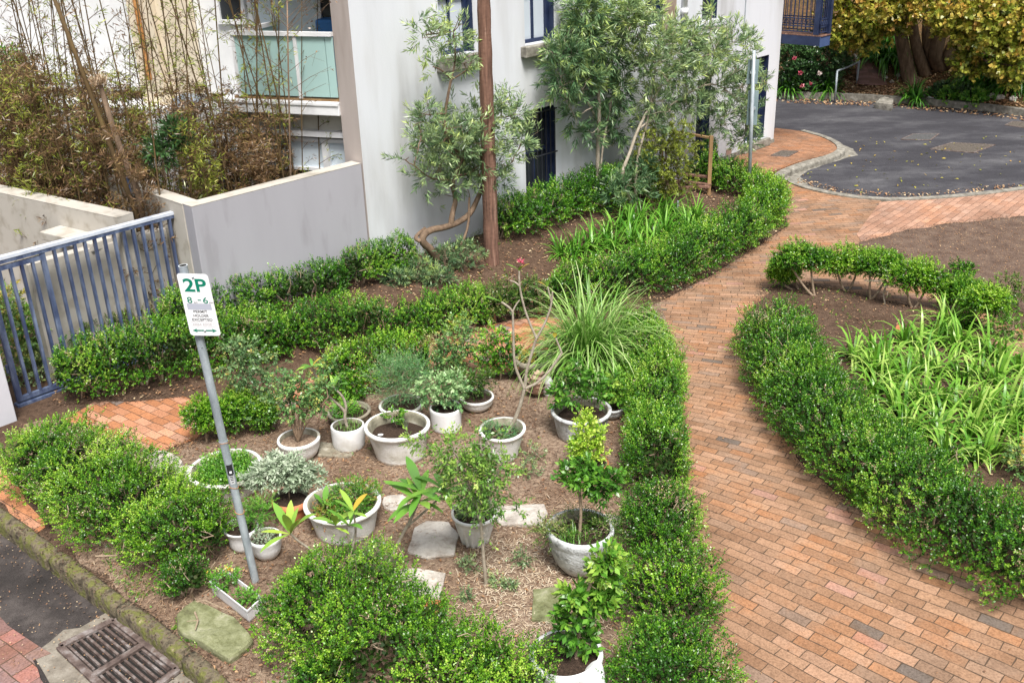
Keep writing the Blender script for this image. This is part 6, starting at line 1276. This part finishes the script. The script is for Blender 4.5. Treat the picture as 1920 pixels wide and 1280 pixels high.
# ------------------------------------------------------------------ plants rooted in the mulch
b = G(507, 806); tr = [([b, V(500, 770, b), V(485, 730, b)], .013, .007), ([b, V(480, 760, b), V(455, 700, b), V(432, 655, b)], .012, .006), ([b, V(510, 770, b), V(520, 735, b)], .010, .005)]
plant('rose_bush', 'pale green rose bush between the pole and the white rose bowl', 'shrub', b, tr, blobs_px(b, [(465, 662, 40, 22), (440, 655, 20, 18), (455, 700, 30, 20), (505, 690, 26, 22), (490, 725, 34, 26), (470, 765, 28, 26), (425, 690, 16, 18), (510, 760, 22, 20)]), 330, .09, 8, .042, .026, leafmat('rose_leaf_pale', [(.07, .15, .06), (.11, .22, .08), (.17, .30, .12), (.26, .38, .14), (.5, .42, .12)]), 840, bark=STEMG, nb=30, r0=.007, lump=.4, gapf=.12, ntw=80)
b = G(845, 705); plant('rose_bush', 'leafy rose bush with yellowing leaves behind the white cylinder pot', 'shrub', b, [([b, V(850, 670, b), V(855, 640, b)], .012, .008), ([b, V(835, 670, b), V(830, 640, b)], .010, .007)], blobs_px(b, [(860, 640, 40, 34), (840, 670, 36, 26), (880, 670, 34, 26), (870, 612, 26, 16), (815, 690, 22, 20), (850, 690, 30, 14)]), 380, .09, 8, .042, .026, ROSE, 841, nb=30, r0=.007, lump=.4, gapf=.1, ntw=60, tone=(0, .6))
b = G(938, 712); plant('rose_bush', 'rose bush with dark thin stems just left of the stone urn', 'shrub', b, [([b, V(940, 690, b), V(935, 650, b)], .012, .008)], blobs_px(b, [(935, 650, 32, 26), (955, 670, 22, 20), (915, 672, 20, 20), (925, 625, 20, 12), (945, 688, 22, 12)]), 260, .09, 8, .042, .026, BOX, 842, nb=30, r0=.007, lump=.4, gapf=.1, ntw=60)
b = G(806, 705); plant('flower_spikes', 'pale yellow green flower spikes rising behind the rosemary', 'plant', b, [], blobs_px(b, [(800, 655, 20, 28), (822, 665, 14, 22), (790, 640, 10, 16)]), 110, .16, 12, .018, .010, leafmat('spike_leaf', [(.16, .26, .05), (.30, .42, .08), (.45, .52, .14), (.58, .58, .24), (.66, .62, .36)]), 843, nb=14, r0=.004, up=3, ntw=50, outw=.2)
for i, (x, y, rx, ry, yb) in enumerate(((620, 705, 34, 30, 760), (650, 720, 28, 26, 765))):
    b = G(x, yb-8); plant('rose_bush', ('small green bush right of the frangipani above the mossy bowl', 'small green bush behind the mossy bowl')[i], 'shrub', b, [([b, b+[0, 0, .15]], .010, .007)], blobs_px(b, [(x, y, rx, ry), (x+10, y+16, rx*.7, ry*.6)]), 200, .08, 8, .038, .024, BOX if i else ROSE, 844+i, nb=16, r0=.006, lump=.3, ntw=30)
# weeping shrub on a slim trunk
b = G(912, 1100); bt = lambda x, y, d=0.: V(x, y, b, d)
tr = [([b-[0, 0, .03], bt(908, 1060), bt(903, 1000), bt(900, 950), bt(905, 880), bt(900, 820)], .016, .007), ([bt(903, 990), bt(885, 930), bt(870, 880), bt(850, 845)], .009, .005), ([bt(903, 960), bt(925, 910), bt(940, 870)], .008, .005)]
plant('weeping_shrub', 'slim young tree with drooping light green leaves in the middle of the mulch', 'tree', b, tr, blobs_px(b, [(870, 880, 46, 40), (905, 900, 44, 44), (850, 840, 40, 24), (900, 835, 34, 26), (935, 885, 34, 26), (880, 922, 30, 18), (905, 960, 14, 14), (908, 1000, 7, 10), (830, 860, 26, 14), (790, 830, 24, 12), (945, 862, 18, 10), (925, 950, 18, 16), (970, 955, 12, 8)]), 520, .09, 8, .045, .018, leafmat('weeping_leaf', [(.06, .16, .03), (.11, .25, .04), (.18, .35, .06), (.30, .47, .08), (.44, .56, .14)]), 850, nb=60, r0=.006, bark=GBARK, lump=.4, gapf=.2, droopy=.25, up=0, ntw=160, twr=.0022, stemn='trunk', foln='crown')
# leaning frangipanis
b = G(708, 1090); bt = lambda x, y, d=0.: V(x, y, b, d)
rt = empty('frangipani', b, 'leaning young frangipani with long pale stems and glossy paddle leaves', 'tree')
addstem([([b-[0, 0, .05], bt(735, 1040), bt(758, 995), bt(770, 975), bt(786, 935)], .014, .010), ([bt(766, 985), bt(785, 968), bt(812, 945), bt(830, 925)], .010, .008)], rt, 'stem', GBARK)
paddles(rt, [(bt(788, 925), (0, 0, .4)), (bt(833, 918), (.2, 0, .4)), (bt(786, 940), (0, 0, 0))], np.random.RandomState(851), .30, .075, 9, el=(-.1, 1.1), tb=.3)
b = G(640, 1085); bt = lambda x, y, d=0.: V(x, y, b, d)
rt = empty('frangipani', b, 'short frangipani cutting with bright lime paddle leaves left of the leaning one', 'tree')
addstem([([b-[0, 0, .05], bt(663, 1050), bt(655, 1020), bt(650, 990)], .011, .008), ([bt(660, 1030), bt(668, 1000), bt(664, 965)], .011, .008), ([b, bt(600, 1040), bt(560, 1015), bt(545, 1000)], .010, .008), ([bt(664, 1010), bt(690, 1005)], .009, .008)], rt, 'stem', GBARK)
paddles(rt, [(bt(545, 1000), (-.1, 0, .4))], np.random.RandomState(852), .27, .070, 8, el=(-.2, 1.2), tb=.5, name='leaves')
paddles(rt, [(bt(628, 985), (0, 0, .5)), (bt(662, 962), (0, 0, .5)), (bt(655, 985), (-.3, 0, .1))], np.random.RandomState(853), .21, .058, 5, el=(-.1, 1.2), tb=.4, yellow=.12)
b = G(706, 1070); plant('asparagus_fern', 'soft fine-leaved dark green fern beside the leaning frangipani', 'plant', b, [], blobs_px(b, [(700, 1042, 36, 26), (722, 1056, 26, 20), (685, 1050, 22, 20)]), 420, .12, 16, .014, .003, ROSM, 854, nb=14, r0=.004, up=.5, ntw=60, outw=.6)
for i, (x, y, rx, ry) in enumerate(((975, 1045, 16, 14), (930, 1090, 10, 8), (958, 1098, 8, 8), (880, 1060, 16, 14), (990, 880, 24, 14), (1000, 850, 30, 14), (875, 1120, 8, 6))):
    b = G(x, y+ry); plant('seedling', 'small leafy seedling coming up through the straw mulch', 'plant', b, [([b, b+[0, 0, .05]], .004, .003)], blobs_px(b, [(x, y, rx, ry)]), 34, .06, 7, .032, .014, OLE, 860+i, nb=5, r0=.003, ntw=8, group='seedlings in the mulch')
for i, (x, y, yb) in enumerate(((600, 800, 812), (420, 815, 825), (995, 790, 800))):
    pass
# scalloped clay ornament and little white jar
b = G(1008, 742); mb = MB(); rg = np.random.RandomState(870); root = empty('scalloped_ornament', b, 'pinkish scalloped shell-like garden ornament left of the weathered tub', 'ornament')
for i in range(5):
    vs = []; n = 28; R0 = .13-.018*i; cz = .05+.045*i; ox = .02*math.sin(i*2)
    for j in range(5):
        for k in range(n): a = 6.283*k/n; rr = R0*(.3+.7*j/4)*(1+.13*math.cos(7*a)*(j/4)); vs.append((b[0]+ox+rr*math.cos(a), b[1]+rr*math.sin(a), cz+.045*(j/4)**2+.01*math.cos(7*a)*j/4))
    mb.add(vs, [(j*n+k, (j+1)*n+k, (j+1)*n+(k+1) % n, j*n+(k+1) % n) for j in range(4) for k in range(n)])
mb.tube([b, b+[0, 0, .25]], .05, 10)
mb.build('scalloped_tiers', nmat('pink_clay', [(.3, (.36, .22, .16)), (.6, (.58, .44, .35)), (.8, (.68, .60, .52))], scale=14, bump=.5), root, smooth=True)
b = G(1028, 742); mb = MB(); mb.lathe(b, [(.001, 0), (.045, .0), (.06, .04), (.055, .09), (.03, .13), (.045, .15), (.05, .18), (.03, .22), (.001, .235)], 20); tag(mb.build('white_jar', POTS, smooth=True), 'small rounded white ornament jar beside the scalloped ornament', 'ornament')
# dry twig bits on the slab and kerb
rg = np.random.RandomState(880)
for lb, px in (('pale dry twig lying across the mossy slab', [(358, 1128), (385, 1128), (420, 1140), (440, 1146)]), ('dead curly branch under the kerbside hedge', [(180, 1045), (230, 1042), (262, 1050), (300, 1075), (325, 1062)]), ('fallen twig at the edge of the hedge beside the trough', [(366, 1150), (372, 1165), (366, 1180)])):
    mb = MB(); P = [G(x, y, .10)+np.array([0, 0, rg.uniform(-.01, .02)]) for x, y in px]; mb.tube(P, np.linspace(.008, .004, len(P)), 6)
    for p in P[1:-1]: mb.tube([p, p+np.array([rg.normal()*.05, rg.normal()*.05, .02])], [.004, .002], 4)
    tag(mb.build('dry_twig', TWIG), lb, 'twig')
# ------------------------------------------------------------------ bamboo
def bamboo(name, h, seed, label, group, nleaf, brown, r_=.013, start=.3, blen=.45, twig_n=2, bare=.0):
    rg = np.random.RandomState(seed); root = empty(name, (0, 0, 0), label, 'bamboo', group); mb = MB(); n = int(h/.24)
    lean = rg.normal(size=2)*.05; crv = rg.normal(size=2)*.03
    P = np.array([[lean[0]*z+crv[0]*z*z*.4, lean[1]*z+crv[1]*z*z*.4, z] for z in np.linspace(-.1, h, n)]); rad = np.linspace(r_, r_*.3, n)
    rr = []; PP = []
    for i in range(n): PP += [P[i]-[0, 0, .01], P[i], P[i]+[0, 0, .01]]; rr += [rad[i], rad[i]*1.25, rad[i]]
    mb.tube(PP, rr, 6); mb.build('culm', CULM, root, smooth=True)
    tw = MB(); tips = []; dirs = []
    for i in range(int(n*start), n):
        for j in range(twig_n):
            if rg.uniform() < bare: continue
            a = rg.uniform(0, 6.28); L = blen*rg.uniform(.5, 1.2)*(1.1-.6*i/n); d = np.array([math.cos(a)*.75, math.sin(a)*.75, rg.uniform(.4, 1.)]); d /= np.linalg.norm(d); p0 = P[i]; p1 = p0+d*L*.5; p2 = p1+(d+np.array([0, 0, -.15]))*L*.5
            tw.tube([p0, p1, p2], [.004, .003, .0015], 4, False)
            for q in range(4):
                t = rg.uniform(.35, 1); pp = p0+(p2-p0)*t; d2 = nrm(d+rg.normal(size=3)*.7); L2 = L*.35*rg.uniform(.4, 1); tw.tube([pp, pp+d2*L2], [.0022, .001], 3, False); tips.append(pp+d2*L2*rg.uniform(.5, 1)); dirs.append(d2)
    tw.build('twig_sprays', CULM, root)
    tips = np.array(tips); dirs = np.array(dirs); m = nleaf; ix = rg.choice(len(tips), m); B = tips[ix]+rg.normal(size=(m, 3))*.025
    D = nrm(dirs[ix]+rg.normal(size=(m, 3))*.6+[0, 0, -.35]); zt_ = B[:, 2]/h
    Vt, F = leafquads(B, D, rg.normal(size=(m, 3)), .075*rg.uniform(.6, 1.3, m), .012*rg.uniform(.7, 1.3, m)); T = np.clip(rg.uniform(0, .8, m)*.8+.2*zt_, 0, 1)
    npmesh('leaves', Vt, F, BAMB if brown else BAMG, root, T); return root
def copytree(o, par=None):
    c = o.copy(); C.collection.objects.link(c); c.parent = par
    for ch in o.children: copytree(ch, c)
    return c
LB = {0: ('thin tall bamboo culm with sparse yellow green leaves behind the walls', 'tall leafy bamboo culms behind the walls'), 1: ('bushy dry brown bamboo shoot filling the thicket behind the walls', 'dry brown bamboo in the thicket'), 2: ('bushy yellow green bamboo shoot in the thicket behind the walls', 'yellow green bamboo in the thicket'), 3: ('tall bare bamboo culm with brown drooping leaf bits behind the walls', 'tall brown bamboo culms behind the walls')}
var = {0: [bamboo('bamboo', 5.0+.3*i, 900+i, *LB[0], 300, False, start=.22, twig_n=1) for i in range(3)], 3: [bamboo('bamboo', 5.0+.3*i, 910+i, *LB[3], 90, True, start=.4, twig_n=1) for i in range(3)],
       1: [bamboo('bamboo', 2.7+.2*i, 920+i, *LB[1], 900, True, r_=.009, start=.25, twig_n=4, blen=.42) for i in range(3)], 2: [bamboo('bamboo', 2.8+.25*i, 930+i, *LB[2], 800, False, r_=.009, start=.3, twig_n=4, blen=.42) for i in range(3)]}
used = {k: [False]*3 for k in var}; rg = np.random.RandomState(99)
def kr(px):
    lo = .62 if px > 213 else .62+2.3*(1-px/213.); hi = lo+2.2 if px < 380 else np.interp(px, [380, 640], [2.0, .45]); return lo, max(hi, lo+.05)
cnt = [(1, 112, -40, 450, 1.4), (2, 24, -30, 230, 1.3), (2, 8, 300, 560, 1.), (1, 6, 420, 520, 1.0), (0, 24, 60, 560, 1.), (3, 30, 0, 520, 1.)]
for kind, n, a, b_, _ in cnt:
    for i in range(n):
        px = rg.uniform(a, b_); lo, hi = kr(px); k = rg.uniform(lo, hi); u = FC.uz(px+rg.uniform(0, 60), 330, -k)[0]; p = FC.P(u, -k, 0)
        j = rg.randint(3)
        if not used[kind][j]: o = var[kind][j]; used[kind][j] = True
        else: o = copytree(var[kind][j])
        s_ = rg.uniform(.85, 1.12); zsc = s_*(1. if kind in (0, 3) else np.interp(px, [0, 250, 430, 560], [.98, .90, .80, .70]))
        o.location = (p[0], p[1], -.1); o.rotation_euler = (rg.normal()*.05, rg.normal()*.05, rg.uniform(0, 6.28)); o.scale = (s_, s_, zsc)
# two thick leaning culms and a big bare one
for i, (pts, lb, r0) in enumerate((([(255, 400), (200, 255), (160, 150), (95, -20)], 'thick pale leaning bamboo trunk crossing the thicket', .035), ([(258, 360), (215, 250), (185, 150)], 'dark leaning dead stalk with a broken fuzzy top', .045), ([(545, 330), (541, 150), (538, -20)], 'single dark slender sapling with wide bare twigs before the aqua balcony', .014))):
    base = FC.P(FC.uz(pts[0][0], pts[0][1], -.9)[0], -.9, 0) if i < 2 else FC.P(FC.uz(pts[0][0], pts[0][1], -.5)[0], -.5, 0)
    P = [np.array([base[0], base[1], -.1])]+[V(x, y, base) for x, y in pts]; rt = empty('bamboo' if i != 2 else 'sapling', base, lb, 'bamboo' if i != 2 else 'tree'); mb = MB(); mb.tube(P, np.linspace(r0, r0*.6, len(P)), 8); mb.build('stem', CULM if i == 0 else BARK, rt, smooth=True)
    rg2 = np.random.RandomState(950+i)
    if i == 1: turf(rt, P[-1]-[0, 0, .05], .08, 160, .16, .008, STRAW, 951, name='frayed_top', tb=.7)
    if i == 2:
        mb = MB(); tp = []
        for j in range(16):
            t = rg2.uniform(.25, .98); p0 = P[1]+(P[-1]-P[1])*t; a = rg2.choice([-1, 1]); e = p0+np.array([a*rg2.uniform(.3, .6), rg2.uniform(-.1, .1), rg2.uniform(.2, .5)]); mb.tube([p0, (p0+e)/2+[0, 0, .02], e], [.004, .003, .0015], 4, False); tp.append(e); tp.append((p0+e)/2)
            for _ in range(3): q = p0+(e-p0)*rg2.uniform(.3, .9); mb.tube([q, q+rg2.normal(size=3)*.09], [.002, .001], 3, False)
        mb.build('twig_sprays', BARK, rt); tp = np.array(tp); ix = rg2.choice(len(tp), 60); Vt, F = leafquads(tp[ix]+rg2.normal(size=(60, 3))*.03, nrm(rg2.normal(size=(60, 3))), rg2.normal(size=(60, 3)), np.full(60, .045), np.full(60, .018)); npmesh('leaves', Vt, F, BAMB, rt, rg2.uniform(0, 1, 60))
for i, (x, y, rx, ry, m_) in enumerate(((20, 150, 30, 50, CIT), (300, 285, 26, 26, CAM_), (330, 250, 20, 24, CAM_))):
    b = V(x, y+ry, LW.P(-3, -3, 0) if i == 0 else FC.P(-13.2, -1.2, 0)); plant('green_shrub', ('bright green bush poking in at the left edge beside the bamboo', 'dark green leafy plant low in the bamboo', 'upper green leafy plant among the bamboo culms')[i], 'shrub', np.array([b[0], b[1], 0]), [], blobs_px(b, [(x, y, rx*(1 if i == 0 else .7), ry*(1 if i == 0 else .6))]), 160 if i == 0 else 60, .14, 8, .12, .030, m_, 960+i, nb=10, r0=.008)
# greenery behind the gate
for i, (x, y, rx, ry) in enumerate(((30, 640, 40, 50), (75, 600, 40, 44), (60, 700, 40, 40), (10, 580, 30, 40), (120, 590, 30, 24), (85, 660, 34, 40))):
    b = GT.P(-.2+.35*i*.9, -.55-.12*(i % 3), 0); b = V(x, y+ry, b); b = np.array([b[0], b[1], 0.]); bb = GT.P(GT.uz(x, y, -.6)[0], -.6, 0)
    plant('courtyard_plant', 'pale green leafy plant growing behind the open bars of the gate', 'plant', bb, [], blobs_px(bb, [(x, y, rx, ry)]), 200, .12, 9, .06, .022, (ROSE, STRAPD, OLE)[i % 3], 970+i, nb=14, r0=.006, tone=(.1, .8), lump=.4, group='plants behind the gate')
# ------------------------------------------------------------------ loose stuff on the ground
def flat(rg, P, L, W, tone, mat, name, z, tilt=.15, kind='stuff', curl=.0):
    n = len(P); a = rg.uniform(0, 6.283, n); D = np.c_[np.cos(a), np.sin(a), rg.normal(size=n)*tilt]; S = np.c_[-np.sin(a), np.cos(a), rg.normal(size=n)*tilt]
    B = np.c_[P, z]-D*L[:, None]*.5; Vt, F = leafquads(B, D, S, L, W, fold=curl); return tag(npmesh(name, Vt, F, mat, None, tone), kind=kind)
rg = np.random.RandomState(1000); n = 52000; P = scatter(rg, [tuple(p) for p in mulchpoly], n); p3 = np.c_[P, np.zeros(n)]
pale = np.clip(.5+.5*snoise(p3, .9, 90)+.35*snoise(p3, 3, 91), 0, 1); hot = G(1000, 1090)[:2]; pale = np.clip(pale*.6+.75*np.exp(-((P-hot)**2).sum(1)/1.3)-.06, 0, 1)
keep = rg.uniform(size=n) < (.28+.75*pale); P = P[keep]; pale = pale[keep]; n = len(P)
flat(rg, P, rg.uniform(.03, .09, n), rg.uniform(.003, .0065, n), np.clip(pale*.8+rg.normal(size=n)*.18, 0, 1), STRAW, 'straw_mulch', .026+rg.uniform(0, .012, n), .12)
P = scatter(rg, [tuple(p) for p in mulchpoly], 4500); n = len(P); flat(rg, P, rg.uniform(.015, .045, n), rg.uniform(.010, .024, n), rg.uniform(0, .75, n), LITTER, 'bark_chips', .024+rg.uniform(0, .01, n), .3, curl=.2)
def litter(poly, n, name, z0, mat=LITTER, L=(.02, .05), tr=(0, 1.), zf=None):
    P = scatter(rg, [tuple(p) for p in poly], n); z = z0+rg.uniform(0, .01, n) if zf is None else zf(P)+rg.uniform(.01, .04, n)
    return flat(rg, P, rg.uniform(*L, n), rg.uniform(L[0]*.5, L[1]*.6, n), rg.uniform(*tr, n), mat, name, z, .3, curl=.2)
backp = gp([(100, 758), (330, 748), (560, 690), (760, 640), (960, 600), (1240, 566), (1330, 522), (1478, 428), (1470, 400), (1440, 345), (1330, 322), (900, 445), (600, 560), (95, 700)])
litter(backp, 8000, 'leaf_litter', .024, tr=(.1, .95), L=(.02, .05), zf=lambda P: berm(P[:, 0], P[:, 1])+.012); litter(rbed, 3200, 'leaf_litter', .026, tr=(0, .9), L=(.015, .04)); litter(dirtp, 9000, 'dirt_crumbs', .026, tr=(0, .8), L=(.008, .028))
litter(road, 230, 'fallen_leaves', .014, mat=AUT, L=(.03, .08), tr=(.4, 1)); edge = gp([(1480, 345), (1570, 366), (1700, 374), (1920, 355), (1920, 345), (1700, 364), (1580, 356), (1500, 335)]); litter(edge, 330, 'fallen_leaves', .016, L=(.02, .07), tr=(.2, 1))
kf = [tuple(p[:2]) for p in kerbfar]; near = [(p[0], p[1]-.7) for p in kf]; litter(kf+near[::-1], 900, 'fallen_leaves', .014, L=(.04, .10), tr=(.2, .95))
far_ = [(p[0], p[1]+2.4) for p in kf]; litter([(p[0], p[1]+.2) for p in kf]+far_[::-1], 7000, 'fallen_leaves', 0, L=(.04, .11), tr=(.1, .9), zf=lambda P: bank_z(P[:, 0], P[:, 1]))
litter([tuple(p) for p in pathpoly], 420, 'path_debris', .012, L=(.01, .03), tr=(0, .8)); litter([tuple(p+[0, 0, 0]) for p in gp([(0, 1000), (400, 1300), (0, 1300)], STZ)], 260, 'street_debris', STZ+.02, L=(.008, .02), tr=(.2, 1))
def weeds(poly, n, seed, name, mat=HERB, L=.03, W=.016, z=.02, ln=.06):
    r2 = np.random.RandomState(seed); P = scatter(r2, [tuple(p) for p in poly], n); q = np.c_[P, berm(P[:, 0], P[:, 1])+z]; k = snoise(q, 2.2, seed) > .05; q = q[k]
    A = np.c_[r2.normal(size=(len(q), 2))*.6, np.full(len(q), .8)]; Vt, F, T = shoots(r2, q, A, ln, 7, L, W, 65, tonemix=(.1, .7)); return tag(npmesh(name, Vt, F, mat, None, T), kind='stuff')
weeds(gp([(1250, 560), (1330, 520), (1400, 480), (1480, 424), (1440, 400), (1340, 470), (1240, 520)]), 800, 71, 'ground_cover', BOX, .026, .014)
weeds(gp([(1500, 862), (1600, 955), (1700, 1012), (1800, 1055), (1925, 1090), (1920, 1050), (1700, 960), (1560, 870), (1450, 760), (1412, 680), (1405, 690)]), 900, 72, 'ground_cover', BOX, .020, .011)
weeds(mulchpoly, 900, 73, 'small_weeds', HERB, .018, .009, ln=.04); weeds(backp, 1500, 74, 'small_weeds', BOX, .022, .010)
weeds(gp([(640, 545), (760, 500), (900, 500), (940, 470), (1050, 440), (1000, 420), (880, 440), (700, 480)]), 900, 75, 'ground_cover', OLE, .04, .01, ln=.10); weeds(rbed, 900, 76, 'small_weeds', BOX, .02, .01)
weeds(gp([(200, 1085), (350, 1215), (470, 1310), (560, 1290), (440, 1190), (330, 1120), (200, 1030)]), 420, 77, 'small_weeds', BOX, .018, .009, ln=.05)

def edgelitter(poly, n, name, z, sd=.07, mat=LITTER, L=(.01, .035), tr=(0, .8)):
    """crumbs and leaves that have drifted along the border of a bed"""
    q = dense([tuple(p) for p in poly], .05); P = q[rg.randint(len(q), size=n)]+rg.normal(size=(n, 2))*sd; n = len(P)
    return flat(rg, P, rg.uniform(*L, n), rg.uniform(L[0]*.5, L[1]*.6, n), rg.uniform(*tr, n), mat, name, z+rg.uniform(0, .008, n), .25, curl=.2)
SOILCR = leafmat('soil_crumb', [(.04, .025, .016), (.07, .045, .03), (.11, .07, .045), (.18, .12, .08), (.3, .2, .12)], trans=0, rough=.95)
edgelitter(rbed, 5200, 'soil_crumbs', .016, .06, SOILCR, (.01, .03)); edgelitter(rbed, 1200, 'leaf_litter', .022, .09)
edgelitter(gp([(1240, 562), (1330, 521), (1400, 478), (1465, 430), (1470, 400), (1440, 345)]), 2600, 'soil_crumbs', .016, .06, SOILCR, (.01, .03))
edgelitter(gp([(1258, 700), (1275, 800), (1290, 900), (1306, 1000), (1320, 1100), (1326, 1200), (1326, 1290)]), 1800, 'soil_crumbs', .016, .05, SOILCR, (.008, .025))
edgelitter(gp([(100, 758), (200, 757), (330, 745), (560, 684), (760, 632), (960, 592)]), 2200, 'soil_crumbs', .018, .05, SOILCR, (.01, .03)); edgelitter(gp([(300, 850), (372, 830), (410, 805), (500, 780), (640, 748), (800, 705)]), 1300, 'bark_chips', .022, .06)
edgelitter(dirtp, 2600, 'dirt_crumbs', .024, .06, SOILCR, (.01, .03)); edgelitter([p+[0, 0, 0] for p in KL[:6]], 1500, 'soil_crumbs', .02, .05, SOILCR, (.01, .03)); edgelitter([p+[-.13, -.10, 0] for p in KL[:6]], 260, 'gutter_litter', STZ+.012, .03, SOILCR, (.01, .03), (.2, 1))
